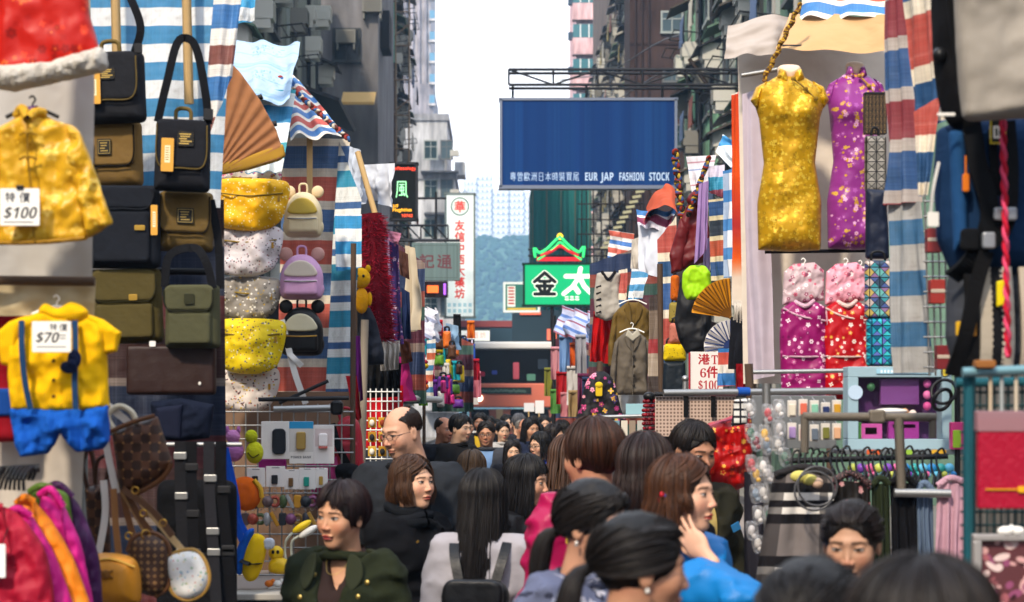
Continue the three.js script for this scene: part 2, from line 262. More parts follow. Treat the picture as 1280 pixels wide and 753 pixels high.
// stripes running across a sheet, list of [colour, share]; a faint woven grain on top
function stripes(list, period, vertical) {
return canvasTex(256, 256, (g, w, h) => {
const sum = list.reduce((a, b) => a + b[1], 0); let y = 0; seed(list.length * 31 + Math.round(period * 100));
for (const [c, s] of list) { g.fillStyle = c; if (vertical) g.fillRect(y, 0, s / sum * w + 1, h); else g.fillRect(0, y, w, s / sum * h + 1); y += s / sum * (vertical ? w : h); }
for (let i = 0; i < 1600; i++) { g.fillStyle = rnd() < 0.5 ? 'rgba(0,0,0,.05)' : 'rgba(255,255,255,.05)'; if (rnd() < 0.5) g.fillRect(rnd() * w, 0, 1, h); else g.fillRect(0, rnd() * h, w, 1); i += 4; }
for (let i = 0; i < 26; i++) { g.fillStyle = `rgba(60,50,40,${rr(0.02, 0.06)})`; g.beginPath(); g.ellipse(rnd() * w, rnd() * h, rr(5, 40), rr(4, 22), rnd() * 3, 0, 7); g.fill(); }
}, 1 / period, 1 / period);
}
function floral(bg, cols, n, r0, r1, period, extra) {
return canvasTex(320, 320, (g, w, h) => {
g.fillStyle = bg; g.fillRect(0, 0, w, h); seed(n + bg.length * 7 + Math.round(r1 * 13) + cols.join('').length);
for (let i = 0; i < n; i++) {
const x = rnd() * w, y = rnd() * h, r = rr(r0, r1), c = pick(cols), k = Math.floor(rr(4, 7)), a0 = rnd() * 6;
for (const ox of [-w, 0, w]) for (const oy of [-h, 0, h]) {
g.fillStyle = c; for (let j = 0; j < k; j++) { g.beginPath(); g.ellipse(x + ox + Math.cos(a0 + j / k * 6.283) * r * 0.55, y + oy + Math.sin(a0 + j / k * 6.283) * r * 0.55, r * 0.5, r * 0.36, a0 + j / k * 6.283, 0, 7); g.fill(); }
if (r > 6) { g.fillStyle = cols[(i + 1) % cols.length]; g.beginPath(); g.arc(x + ox, y + oy, r * 0.26, 0, 7); g.fill(); }
}
}
if (extra) extra(g, w, h);
}, 1 / period, 1 / period);
}
// ---------- ground, hills ----------
const asphalt = mk(0x3a3a3b, { roughness: 0.9, bumpMap: GR2, bumpScale: 0.006 });
struct('ground', (() => { const g = new THREE.PlaneGeometry(5000, 5000, 1, 1); g.rotateX(-PI / 2); g.translate(0, -0.004, -1200); return uvM(g); })(), mk(0x6d6a63, { roughness: 0.95 }));
struct('road', (() => { const g = new THREE.PlaneGeometry(9, 240, 4, 60); g.rotateX(-PI / 2); g.translate(0, 0, -100); return uvM(g); })(), asphalt);
for (const s of [-1, 1]) struct('pavement', bx(1.8, 0.13, 240, s * 5.4, 0.065, -100), mk(0x77736b, { roughness: 0.9, bumpMap: GR2, bumpScale: 0.004 }));
struct('hills', (() => {
const g = new THREE.PlaneGeometry(1800, 500, 110, 50); g.rotateX(-PI / 2); const p = g.attributes.position;
for (let i = 0; i < p.count; i++) { const x = p.getX(i), z = p.getZ(i); const k = clamp((250 - z) / 260, 0, 1); p.setY(i, (k * k * (3 - 2 * k)) * (88 + 22 * Math.sin(x * 0.011 + 1.2) + 10 * fbm(x * 0.012, z * 0.012, 1)) + 6 * fbm(x * 0.05, z * 0.05, 4)); }
g.translate(-20, -6, -1050); g.computeVertexNormals(); return uvM(g);
})(), mk(0x4d6e52, { roughness: 1, bumpMap: rep(GRIT, 0.03), bumpScale: 3 }));
const trees = new THREE.InstancedMesh(new THREE.IcosahedronGeometry(1, 1), mk(0x27472e, { roughness: 1 }), 7000);
{ seed(5); const m = new THREE.Matrix4(); for (let i = 0; i < 7000; i++) { const x = rr(-110, 130), t = rnd(), z = -820 - t * 260; const k = clamp((250 - (z + 1050)) / 260, 0, 1), y = -6 + (k * k * (3 - 2 * k)) * (88 + 22 * Math.sin((x + 20) * 0.011 + 1.2) + 10 * fbm((x + 20) * 0.012, (z + 1050) * 0.012, 1)); m.makeScale(rr(1, 2.6), rr(1, 2.4), rr(1, 2.6)); m.setPosition(x, y + 0.6, z); trees.setMatrixAt(i, m); } }
trees.name = 'far_wood'; trees.userData = { kind: 'stuff', label: 'far hazy green wood covering the hillside beyond the street', category: 'trees' }; shade(trees); scene.add(trees);
// ---------- building pieces ----------
const GC = {}, geoOnce = (k, f) => GC[k] ?? (GC[k] = f());
const frameG = (w, h) => geoOnce(`f${w},${h}`, () => merge([bx(w + 0.16, 0.09, 0.12, 0, h / 2 + 0.04), bx(w + 0.2, 0.1, 0.2, 0, -h / 2 - 0.05, 0.03), bx(0.08, h, 0.12, -w / 2 - 0.04), bx(0.08, h, 0.12, w / 2 + 0.04), bx(0.05, h, 0.08), bx(w, 0.05, 0.08, 0, h * 0.18)]));
const paneG = (w, h) => geoOnce(`p${w},${h}`, () => bx(w, h, 0.03));
const acG = () => geoOnce('ac', () => merge([bx(0.66, 0.44, 0.55, 0, 0, 0.28), ...[...Array(6)].map((_, i) => bx(0.56, 0.02, 0.02, 0, -0.15 + i * 0.06, 0.563)), bx(0.05, 0.3, 0.5, -0.28, -0.3, 0.25), bx(0.05, 0.3, 0.5, 0.28, -0.3, 0.25)]));
const rackG = () => geoOnce('rack', () => merge([rod(V(-0.8, 0, 0), V(-0.8, 0.1, 0.9), 0.02, 4), rod(V(0.8, 0, 0), V(0.8, 0.1, 0.9), 0.02, 4), ...[0.35, 0.6, 0.88].map((z) => rod(V(-0.85, z * 0.11, z), V(0.85, z * 0.11, z), 0.018, 4))]));
const hoodG = (w) => geoOnce('hood' + w, () => { const g = bx(w, 0.05, 0.8, 0, 0, 0.4); g.rotateX(0.42); return g; });
const frameMs = [mk(0x5a5d5c, { roughness: 0.6 }), mk(0x8f9692, { roughness: 0.6 }), mk(0x2c2f30, { roughness: 0.6 })], paneMs = [glassM, mk(0x2a3a3c, { roughness: 0.15 }), mk(0x45545a, { roughness: 0.2 })];
const acM = mk(0xb9b7ae, { roughness: 0.6 }), acM2 = mk(0x77756e, { roughness: 0.7 });
function put(parent, name, geo, mat, p, turn = 0) { const m = part(parent, name, geo, mat, p); m.rotation.y = turn; return m; }
function win(b, p, w, h, turn, k = 0, pm = 0) { const f = put(b, 'window', frameG(w, h), frameMs[k % 3], p, turn); part(f, 'pane', paneG(w, h), paneMs[pm % 3]); return f; }
// a long street front in the plane x = X facing the street (dir +1 to the right, -1 to the left), windows, coolers, racks, hoods and pipes
function front(b, X, dir, z0, z1, y0, y1, o = {}) {
const turn = dir * PI / 2, st = o.step ?? 2.6, fl = o.floor ?? 3; let col = 0;
for (let z = z0 - st / 2; z > z1; z -= st, col++) for (let y = y0; y < y1; y += fl) {
const p = V(X + dir * 0.03, y, z);
win(b, p, 1.3, 1.4, turn, Math.floor(rnd() * 3), Math.floor(rnd() * 3));
const q = rnd();
if (q < (o.ac ?? 0.65)) put(b, 'air_conditioner', acG(), rnd() < 0.6 ? acM : acM2, V(X, y + (rnd() < 0.5 ? -1 : 0.55), z + rr(-0.4, 0.4)), turn);
if (rnd() < (o.rack ?? 0.4)) put(b, 'drying_rack', rackG(), darkSteel, V(X, y - 0.7, z + rr(-0.2, 0.2)), turn);
if (rnd() < (o.hood ?? 0.35)) put(b, 'window_hood', hoodG(1.7), pick([darkSteel, mk(0x4c4640), mk(0x59705f)]), V(X, y + 0.95, z), turn);
if (rnd() < (o.wash ?? 0.2)) put(b, 'washing', geoOnce('wash', () => sheet(V(-0.7, 0, 0.8), V(0.6, 0, 0.8), V(0.62, -0.8, 0.84), V(-0.7, -0.75, 0.8), { nx: 10, ny: 6, amp: 0.06 })), cloth(pick([0x8a5a52, 0xb9b4a6, 0x5a6a86, 0x3d4148, 0x9c8f62])), V(X, y - 0.6, z), turn);
}
for (let i = 0; i < (o.pipes ?? 3); i++) { const z = mixn(z0, z1, (i + 0.5) / (o.pipes ?? 3)) + st / 2; part(b, 'drain_pipe', cyl(0.07, 0.07, y1 - 1, 6), pick([acM2, darkSteel, mk(0x8d8a84)]), V(X + dir * 0.1, (y1 + 1) / 2, z)); }
}
const wallM = (c, o = {}) => mk(c, { map: STh, roughness: 0.9, bumpMap: GRh, bumpScale: 0.02, ...o });
seed(11);
// left row -------------------------------------------------------------
{
const b = T('apartment_building', 'grey green concrete block nearest on the left behind the blue striped canopy', 'building', V(0, 0, 0));
part(b, 'wall', bx(12, 16.4, 26, -12, 8.2, -54), wallM(0x7d817a));
front(b, -6, 1, -41.5, -66, 3.5, 15, { step: 4.4, ac: 0.8, hood: 0.5, rack: 0.2, wash: 0.15, pipes: 6 });
for (const [x, y, d] of [[372, 18, 62], [392, 18, 64]]) put(b, 'air_conditioner', acG(), acM, at(x, y, d), PI / 2);
part(b, 'ledge', bx(0.5, 0.2, 25.6, -5.75, 8.2, -54), wallM(0x62645f));
part(b, 'canopy', rot(bx(1.8, 0.1, 6), 0, 0, -0.35), darkSteel, at(398, 132, 58));
const c = T('grey_building', 'dark grey rendered block with one window, beside the scaffold on the left', 'building', V(0, 0, 0));
part(c, 'wall', bx(12, 30, 10, -10.15, 15, -73), wallM(0x77767a));
const w1 = at(433, 57, 68); w1.z = -67.97; win(c, w1, 0.8, 1, 0, 2, 0);
const w2 = at(470, 20, 68); win(c, V(-4.12, w2.y, -70), 0.8, 1, PI / 2, 2, 0);
put(c, 'air_conditioner', acG(), acM2, V(w1.x, w1.y + 0.25, -68.1), 0);
put(c, 'air_conditioner', acG(), acM2, at(466, 10, 68.2), 0);
part(c, 'canopy', merge([bx(0.9, 1.3, 1.6)]), mk(0x2a2625), at(472, 42, 70));
part(c, 'ledge', bx(2, 0.15, 0.3, -5, 9.4, -67.9), wallM(0x55555a));
const a = solo('awning', 'sunlit cream awning jutting out below the dark grey building', 'awning', [rot(bx(1.1, 0.05, 1.1), 0.5, 0, 0), bx(1.1, 0.09, 0.04, 0, -0.24, 0.5)], mk(0xd9b878, { phys: 1, transmission: 0.4, roughness: 0.9 }), undefined, at(448, 123, 66.2));
a.castShadow = true;
}
{
const b = T('scaffolded_building', 'building wrapped in brown netting and bamboo scaffold on the left', 'building', V(0, 0, 0));
part(b, 'wall', bx(10, 34, 20, -9.9, 17, -91), wallM(0x3f3b3c));
part(b, 'netting', sheet(V(-6.4, 15.6, -80.2), V(-4.2, 15.6, -80.2), V(-4.2, 2.4, -80.2), V(-6.4, 2.4, -80.2), { nx: 20, ny: 40, amp: 0.12, folds: 4, flat: 1 }), mk(0x6b5a50, { roughness: 0.9, bumpMap: GR2, bumpScale: 0.02, phys: 1, transmission: 0.25, thickness: 0 }));
for (let i = 0; i < 7; i++) part(b, 'bamboo_pole', rod(V(-6.3 + i * 0.44, 2, -79.9), V(-6.3 + i * 0.44 + rr(-0.1, 0.1), 21, -79.9), 0.035, 5), mk(0x8a745c));
for (let i = 0; i < 13; i++) part(b, 'bamboo_pole', rod(V(-6.4, 3 + i * 1.35, -79.8), V(-3.6, 3 + i * 1.35 + rr(-0.1, 0.1), -79.8), 0.03, 5), mk(0x7d6852));
for (let i = 0; i < 5; i++) part(b, 'bamboo_pole', rod(V(-6.4, 3 + i * 3, -79.7), V(-3.6, 5.4 + i * 3, -79.7), 0.03, 5), mk(0x7d6852));
part(b, 'green_netting', sheet(V(-5.1, 18.2, -79.6), V(-4.2, 18.2, -79.6), V(-4.2, 15.8, -79.6), V(-5.1, 15.8, -79.6), { amp: 0.1 }), mk(0x6fae98, { roughness: 0.9, phys: 1, transmission: 0.4, thickness: 0 }));
part(b, 'lilac_pier', bx(0.5, 30, 0.4, -4.6, 15, -80.6), wallM(0x8a86a0));
front(b, -4.9, 1, -82, -101, 3.6, 22, { step: 2.6, ac: 0.95, rack: 0.8, hood: 0.8, wash: 0.45, pipes: 3 });
}
{
const b = T('tower_block', 'tall pale lilac residential tower rising highest on the left', 'building', V(0, 0, 0));
part(b, 'wall', bx(9, 120, 22, -14.2, 60, -290), wallM(0xb9b6bd));
for (let i = 0; i < 5; i++) part(b, 'rib', bx(0.35, 118, 0.5, -14.2 + i * 0.95, 59.4, -278.7), wallM(0xa9a5ae));
for (let f = 0; f < 17; f++) { const w = put(b, 'balcony', bx(0.7, 1.1, 1.2), mk(0x5f8ca8, { roughness: 0.4 }), V(-9.45, 34 + f * 2.95, -278.6)); part(w, 'slab', bx(0.9, 0.3, 1.4, 0, -0.75), wallM(0xd2d0d4)); }
part(b, 'podium', bx(9.4, 6, 22.6, -14, 45, -289.8), wallM(0x9b99a2));
}
{
const b = T('white_building', 'stepped white old building with balconies below the tall tower', 'building', V(0, 0, 0)), m = wallM(0xc3c6cc);
part(b, 'wall', bx(9, 19.5, 16, -7.9, 9.75, -158), m);
part(b, 'wall', bx(8, 4.6, 14, -8.0, 21.8, -158), m);
part(b, 'parapet', bx(9.3, 0.4, 16.3, -7.9, 19.7, -158), wallM(0x9b9ea6)); part(b, 'parapet', bx(8.3, 0.5, 14.3, -8, 24.3, -158), wallM(0x9b9ea6));
for (let f = 0; f < 7; f++) {
const y = 4 + f * 2.95;
win(b, V(-5.2, y, -149.95), 0.9, 1.3, 0, 1, 1); if (f < 7) win(b, V(-4.0, y, -149.95), 0.8, 1.3, 0, 0, 2);
if (f < 6) { const k = part(b, 'balcony', bx(2.3, 1, 1.3, -4.4, y - 1.35, -149.3), m); part(k, 'slab', bx(2.5, 0.14, 1.5, -4.4, y - 1.95, -149.3), wallM(0x6d7078)); }
if (f % 2 === 1) part(b, 'window_hood', bx(2.8, 0.12, 1.2, -4.5, y + 1.2, -149.4), wallM(0x5d6068));
put(b, 'air_conditioner', acG(), acM, V(-3.4, y - 0.3, -150), 0);
part(b, 'side_balcony', bx(0.8, 1, 3, -3.05, y - 1.2, -153), m); put(b, 'drying_rack', rackG(), darkSteel, V(-3.4, y, -153), PI / 2);
}
}
// right row ------------------------------------------------------------
{
const b = T('green_building', 'shabby green fronted block with coolers and canopies behind the right stalls', 'building', V(0, 0, 0));
part(b, 'wall', bx(10, 30, 26, 11, 15, -52), wallM(0x6d8a78));
part(b, 'side_wall', bx(9, 30, 0.4, 11.5, 15, -65.3), wallM(0x4c4a46));
front(b, 6, -1, -39.5, -65, 2.9, 18, { step: 2.7, ac: 0.85, hood: 0.7, rack: 0.7, wash: 0.5, pipes: 8, floor: 2.7 });
part(b, 'green_panel', bx(0.06, 3.2, 2.6, 5.95, 12.4, -62), wallM(0x8fc2a0)); part(b, 'green_panel', bx(0.06, 2.4, 3, 5.95, 9.2, -56), wallM(0x8fc2a0));
const c = part(b, 'truss_canopy', [rod(V(0, 0, 0), V(-1.2, 1.7, 0), 0.06, 4), rod(V(0.5, -0.2, 0), V(-0.7, 1.5, 0), 0.06, 4), rod(V(0, 0, 2), V(-1.2, 1.7, 2), 0.06, 4), rot(bx(0.05, 2.3, 2.2, 0, 0, 1), 0, 0, 0.62)], mk(0x3a312b), at(905, 162, 58)); c.rotation.y = 0;
}
{
const b = T('brown_tower', 'narrow dark brown windowed tower wall behind the blue shop sign', 'building', V(0, 0, 0)), m = wallM(0x4a3a36);
part(b, 'wall', bx(3.2, 34, 4, 7.45, 17, -92), m);
const w = at(840, 28, 90); w.z = -89.97; win(b, w, 0.85, 0.85, 0, 1, 2); const w2 = at(840, 95, 90); w2.z = -89.97; win(b, w2, 0.7, 0.45, 0, 0, 2); const w3 = at(845, 170, 90); w3.z = -89.97; win(b, w3, 0.7, 0.9, 0, 0, 1);
for (let i = 0; i < 3; i++) part(b, 'drain_pipe', cyl(0.05, 0.05, 32, 5), mk(0x332825), V(6.1 + i * 0.3, 16, -89.9));
for (let i = 0; i < 4; i++) part(b, 'drain_pipe', cyl(0.06, 0.06, 32, 6), mk(0x8d8378), V(8.7 + i * 0.14, 16, -88.9));
for (let i = 0; i < 6; i++) part(b, 'floor_band', bx(3.24, 0.1, 0.06, 7.45, 3.5 + i * 3, -89.98), wallM(0x3a2d2a));
}
{
const b = T('cluttered_building', 'flat fronts crowded with window cages and coolers between the pink and brown towers', 'building', V(0, 0, 0));
part(b, 'wall', bx(8, 36, 46, 10.6, 18, -119), wallM(0x6e625c));
front(b, 6.6, -1, -96, -141, 3, 26, { step: 2.5, ac: 0.9, rack: 0.85, hood: 0.7, wash: 0.5, pipes: 8, floor: 2.9 });
}
{
const b = T('pink_tower', 'pale pink residential tower with blue green windows behind the blue sign', 'building', V(0, 0, 0)), m = wallM(0xe0b9bd);
part(b, 'wall', bx(7, 46, 16, 9.8, 23, -173), m);
for (let f = 0; f < 14; f++) {
const y = 4 + f * 2.85, k = part(b, 'bay', bx(2.1, 1.35, 1.2, 7.0, y - 0.4, -164.6), m);
part(k, 'bay_window', bx(2.0, 1.1, 1.1, 7.0, y + 0.85, -164.6), mk(0x3f6a70, { roughness: 0.2 })); part(k, 'mullion', [bx(0.07, 1.1, 0.06, 6.6, y + 0.85, -164.02), bx(0.07, 1.1, 0.06, 7.3, y + 0.85, -164.02)], whitePl);
win(b, V(9, y + 0.6, -164.95), 1, 1.2, 0, 1, 1); part(b, 'hanging_box', bx(0.5, 0.6, 0.6, 5.85, y + 0.5, -164.6), mk(0x3a4a58));
put(b, 'air_conditioner', acG(), acM, V(8.2, y, -165), 0);
}
}
{
const b = T('netted_building', 'building shrouded in teal green netting below the blue sign', 'building', V(0, 0, 0));
part(b, 'wall', bx(2.9, 13.2, 8, 3, 6.6, -103), wallM(0x4d5552));
part(b, 'netting', sheet(V(1.5, 13.6, -98.6), V(4.5, 13.6, -98.6), V(4.5, 2, -98.6), V(1.5, 2, -98.6), { nx: 40, ny: 30, amp: 0.16, folds: 7, flat: 1 }), mk(0x2f7f7c, { roughness: 0.9, bumpMap: GR2, bumpScale: 0.02 }));
for (let i = 0; i < 5; i++) part(b, 'bamboo_pole', rod(V(1.6 + i * 0.7, 1, -98.3), V(1.6 + i * 0.7, 13.8, -98.3), 0.035, 5), mk(0x6d7a6a));
const c = T('bamboo_scaffold', 'dark bamboo scaffold with pale slats between netting and right stalls', 'scaffold', V(0, 0, 0));
for (let i = 0; i < 9; i++) part(c, 'pole', rod(V(3.2 + i * 0.3, 1, -80), V(3.2 + i * 0.3 + rr(-0.1, 0.1), 12, -80), 0.03, 5), mk(0x241f1c));
for (let i = 0; i < 16; i++) part(c, 'cross_pole', rod(V(3.1, 3 + i * 0.6, -79.8), V(5.8, 3 + i * 0.6 + rr(-0.1, 0.1), -79.8), 0.028, 5), mk(0x2b2420));
for (let i = 0; i < 12; i++) part(c, 'slat', rot(bx(0.34, 0.1, 0.1), 0, 0, 0.15), mk(0xa8a584), at(756 + i * 4, 310 - i * 6.4, 79.5));
}
// far housing estate
{
seed(21);
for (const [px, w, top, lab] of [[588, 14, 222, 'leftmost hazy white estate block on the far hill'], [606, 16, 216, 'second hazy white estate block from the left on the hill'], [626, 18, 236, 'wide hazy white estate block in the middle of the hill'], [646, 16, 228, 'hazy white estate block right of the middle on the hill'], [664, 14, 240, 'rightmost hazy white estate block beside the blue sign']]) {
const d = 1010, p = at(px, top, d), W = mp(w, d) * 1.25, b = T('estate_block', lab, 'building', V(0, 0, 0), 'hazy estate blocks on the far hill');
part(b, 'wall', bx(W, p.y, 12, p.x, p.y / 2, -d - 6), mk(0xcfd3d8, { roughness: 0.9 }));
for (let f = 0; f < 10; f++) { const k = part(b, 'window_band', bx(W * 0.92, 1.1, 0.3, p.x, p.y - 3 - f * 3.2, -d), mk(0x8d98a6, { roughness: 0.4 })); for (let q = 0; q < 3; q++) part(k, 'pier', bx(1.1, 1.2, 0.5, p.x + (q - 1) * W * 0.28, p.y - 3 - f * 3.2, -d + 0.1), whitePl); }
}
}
{
const b = T('low_building', 'low concrete shop row along the left pavement behind the stalls', 'building', V(0, 0, 0));
part(b, 'wall', bx(9, 6.8, 68, -10.6, 3.4, -4), wallM(0x6c6a66)); part(b, 'parapet', bx(0.4, 0.3, 68.2, -6.2, 6.95, -4), wallM(0x55534f));
for (let z = -34; z < 26; z += 5) for (const y of [5]) win(b, V(-6.07, y, z), 1.6, 1.5, PI / 2, 0, 1);
const c = T('low_building', 'low concrete shop row along the right pavement behind the stalls', 'building', V(0, 0, 0));
part(c, 'wall', bx(9, 7, 60, 10.9, 3.5, 2), wallM(0x74706a)); for (let z = -24; z < 28; z += 5) win(c, V(6.37, 5, z), 1.6, 1.5, -PI / 2, 0, 1);
}
// ---------- shop signs ----------
{
const d = 45, s = T('shop_sign', 'big plain blue hanging shop sign with small white lettering along its foot', 'sign', V(0, 0, 0)), a = at(626, 124, d), b = at(845, 234, d), w = b.x - a.x, h = a.y - b.y, cx = (a.x + b.x) / 2, cy = (a.y + b.y) / 2;
const tex = canvasTex(1024, 512, (g, W, H) => {
g.fillStyle = '#052c60'; g.fillRect(0, 0, W, H); seed(3);
for (let i = 0; i < 60; i++) { g.fillStyle = `rgba(${rnd() < 0.5 ? '0,20,60' : '60,130,200'},${rr(0.02, 0.06)})`; g.fillRect(rnd() * W, 0, rr(10, 80), H); }
g.strokeStyle = '#b4c8e0'; 'sole camp euro isle day root time dress buy tail'.split(' ').forEach((k, i) => glyph(g, k, 54 + i * 41, 424, 35, 3.2, 52));
g.fillStyle = '#b4c8e0'; g.font = 'bold 56px sans-serif';
for (const [t, x, ww] of [['EUR', 490, 76], ['JAP', 587, 74], ['FASHION', 690, 150], ['STOCK', 866, 120]]) { const m = g.measureText(t).width; g.save(); g.translate(x, 474); g.scale(ww / m, 1.18); g.fillText(t, 0, 0); g.restore(); }
});
part(s, 'panel', (() => { const g = new THREE.BoxGeometry(w, h, 0.3); return g; })(), [mk(0x123a70), mk(0x123a70), mk(0x123a70), mk(0x123a70), mk(0xffffff, { map: tex, roughness: 0.7 }), mk(0x123a70)], V(cx, cy, -d - 0.15));
part(s, 'frame', [bx(w + 0.1, 0.06, 0.36, cx, a.y, -d - 0.15), bx(w + 0.1, 0.08, 0.36, cx, b.y, -d - 0.15), bx(0.06, h, 0.36, a.x, cy, -d - 0.15), bx(0.06, h, 0.36, b.x, cy, -d - 0.15)], mk(0x6d7482, { metalness: 0.5, roughness: 0.5 }));
const tr = T('sign_truss', 'black steel truss arm holding up the blue shop sign', 'truss', V(0, 0, 0)), t0 = at(636, 88, d), t1 = at(636, 107, d), E = at(1010, 88, d).x, z = -d - 0.15, R_ = 0.035;
const seg = [];
for (const zz of [z - 0.25, z + 0.25]) { seg.push(rod(V(t0.x, t0.y, zz), V(E, t0.y, zz), R_, 5), rod(V(t0.x, t1.y, zz), V(E, t1.y, zz), R_, 5)); }
part(tr, 'chord', seg, darkSteel);
for (let i = 0, x = t0.x; x < E; i++, x += 1.0) part(tr, 'brace', [rod(V(x, t0.y, z + 0.25), V(x, t1.y, z + 0.25), 0.025, 5), rod(V(x, i % 2 ? t1.y : t0.y, z + 0.25), V(x + 1, i % 2 ? t0.y : t1.y, z + 0.25), 0.025, 5), rod(V(x, t0.y, z - 0.25), V(x, t0.y, z + 0.25), 0.025, 5)], darkSteel);
for (const px of [641, 733, 828]) part(tr, 'hanger', rod(at(px, 107, d + 0.15), at(px, 126, d + 0.15), 0.03, 5), darkSteel);
for (const [y, n] of [[150, 0], [110, 1]]) solo('overhead_cable', ['thin black cable sagging above the blue sign to the pink tower', 'thin black cable running from the pink tower to the green block'][n], 'cable', tube([at(700, y - 10, 90), at(760, y - 20, 80), at(830, y - 60, 70), at(960, y - 75, 50)], 0.025, 4), blackPl);
}
{
const d = 60, s = T('shop_sign', 'lit green sign with a black and a white character under a neon crown', 'sign', V(0, 0, 0)), a = at(655, 330, d), b = at(752, 382, d), w = b.x - a.x, h = a.y - b.y;
const tex = canvasTex(512, 280, (g, W, H) => {
g.fillStyle = '#0aa268'; g.fillRect(0, 0, W, H);
g.strokeStyle = '#f2f5e8'; glyph(g, 'gold', 62, 56, 150, 36, 155); g.strokeStyle = '#0a0e0c'; glyph(g, 'gold', 62, 56, 150, 25, 155);
g.strokeStyle = '#f6f7ea'; g.save(); g.transform(1, 0, -0.12, 1, 22, 0); glyph(g, 'tai', 255, 26, 200, 30, 180); g.restore(); g.fillStyle = '#e8f2e0'; for (let i = 0; i < 3; i++) { g.fillRect(270 + i * 34, 218, 24, 9); g.fillRect(270 + i * 34, 234, 26, 11); }
});
part(s, 'panel', new THREE.BoxGeometry(w, h, 0.3), [mk(0x0e5a3c), mk(0x0e5a3c), mk(0x0e5a3c), mk(0x0e5a3c), mk(0xffffff, { map: tex, roughness: 0.4, emissive: 0xffffff, emissiveMap: tex, emissiveIntensity: 0.36 }), mk(0x0e5a3c)], V((a.x + b.x) / 2, (a.y + b.y) / 2, -d - 0.15));
part(s, 'frame', [bx(w + 0.12, 0.06, 0.34, (a.x + b.x) / 2, a.y, -d - 0.15), bx(w + 0.12, 0.06, 0.34, (a.x + b.x) / 2, b.y, -d - 0.15), bx(0.06, h, 0.34, a.x, (a.y + b.y) / 2, -d - 0.15), bx(0.06, h, 0.34, b.x, (a.y + b.y) / 2, -d - 0.15)], mk(0x18352a));
const neon = (c, i = 0.75) => mk(c, { emissive: c, emissiveIntensity: i, roughness: 0.5 }), P = (l) => l.map(([x, y]) => at(x, y, d));
part(s, 'neon_crown', [tube(P([[669, 322], [668, 310], [674, 316], [684, 311], [692, 303], [700, 297], [708, 304], [716, 311], [724, 315], [730, 308], [729, 322]]), 0.045), tube(P([[672, 325], [684, 317], [694, 309], [700, 303], [707, 309], [716, 317], [727, 325]]), 0.035)], neon(0x2fd06a));
part(s, 'neon_ring', tube(P([[700, 292], [703, 295.5], [700, 299], [697, 295.5], [700, 292]]), 0.03), neon(0xe8c02a));
part(s, 'neon_roof', [bx(mp(56, d), mp(5, d), 0.1, at(699, 324, d).x, at(699, 324, d).y, -d - 0.05), tube(P([[676, 320], [690, 314], [700, 308], [711, 314], [723, 320]]), 0.05)], neon(0xc0202a, 0.45));
part(s, 'backing', [rod(at(660, 320, d + 0.3), at(770, 320, d + 0.3), 0.03, 5), rod(at(660, 312, d + 0.3), at(770, 312, d + 0.3), 0.03, 5), rod(at(690, 382, d + 0.1), at(691, 500, d + 0.1), 0.06, 6)], darkSteel);
solo('lit_sign', 'small white sign with yellow and red border left of the green sign', 'sign', (() => new THREE.BoxGeometry(mp(46, 66), mp(38, 66), 0.2))(), [mk(0x666666), mk(0x666666), mk(0x666666), mk(0x666666), mk(0xffffff, { roughness: 0.5, map: canvasTex(128, 108, (g, W, H) => { g.fillStyle = '#dfe8e6'; g.fillRect(0, 0, W, H); g.fillStyle = '#2b6f62'; g.fillRect(8, 8, W - 16, H - 16); g.fillStyle = '#e6ece8'; g.fillRect(14, 14, 28, 74); g.fillStyle = '#b4463c'; for (let i = 0; i < 6; i++) g.fillRect(18, 18 + i * 11, 20, 6); g.fillStyle = '#d8b440'; g.fillRect(14, 92, W - 28, 7); }) }), mk(0x666666)], undefined, at(652, 372, 66));
const m = T('lit_sign', 'dark shop front panel with glowing red and yellow signs below the green sign', 'sign', at(670, 408, 70));
part(m, 'panel', bx(mp(60, 70), mp(40, 70), 0.2), mk(0x2c3d48)); for (const g of [bx(mp(12, 70), mp(14, 70), 0.06, 0.55, -0.3, 0.14), bx(mp(26, 70), mp(4, 70), 0.06, -0.2, 0.45, 0.14)]) part(m, 'glow_strip', g, neon(0xd86a50, 0.3));
}
{
const d = 52, a = at(557, 243, d), b = at(593, 397, d), w = b.x - a.x, h = a.y - b.y, s = T('shop_sign', 'tall narrow white pharmacy sign with a column of red characters', 'sign', V((a.x + b.x) / 2, (a.y + b.y) / 2, -d));
const tex = canvasTex(128, 544, (g, W, H) => {
g.fillStyle = '#dfe9e6'; g.fillRect(0, 0, W, H); g.strokeStyle = '#2c5a50'; g.lineWidth = 5; g.beginPath(); g.arc(64, 56, 38, 0, 7); g.stroke(); g.fillStyle = '#c9d8d0'; g.beginPath(); g.arc(64, 56, 32, 0, 7); g.fill();
g.strokeStyle = '#c8362e'; glyph(g, 'hua', 40, 32, 48, 6); 'friend trust mid west big drug lane'.split(' ').forEach((k, i) => glyph(g, k, 42, 118 + i * 50, 43, 6));
g.fillStyle = '#9fc6ce'; for (let i = 0; i < 5; i++) for (let j = 0; j < 2; j++) g.fillRect(10 + i * 23, 482 + j * 26, 14, 16);
});
part(s, 'panel', new THREE.BoxGeometry(w, h, 0.25), [whitePl, whitePl, whitePl, whitePl, mk(0xffffff, { map: tex, roughness: 0.4, emissive: 0xffffff, emissiveMap: tex, emissiveIntensity: 0.18 }), whitePl]);
part(s, 'frame', [bx(w + 0.08, 0.05, 0.3, 0, h / 2), bx(w + 0.08, 0.05, 0.3, 0, -h / 2), bx(0.05, h, 0.3, -w / 2), bx(0.05, h, 0.3, w / 2)], mk(0x7d8a8a, { metalness: 0.4 }));
}
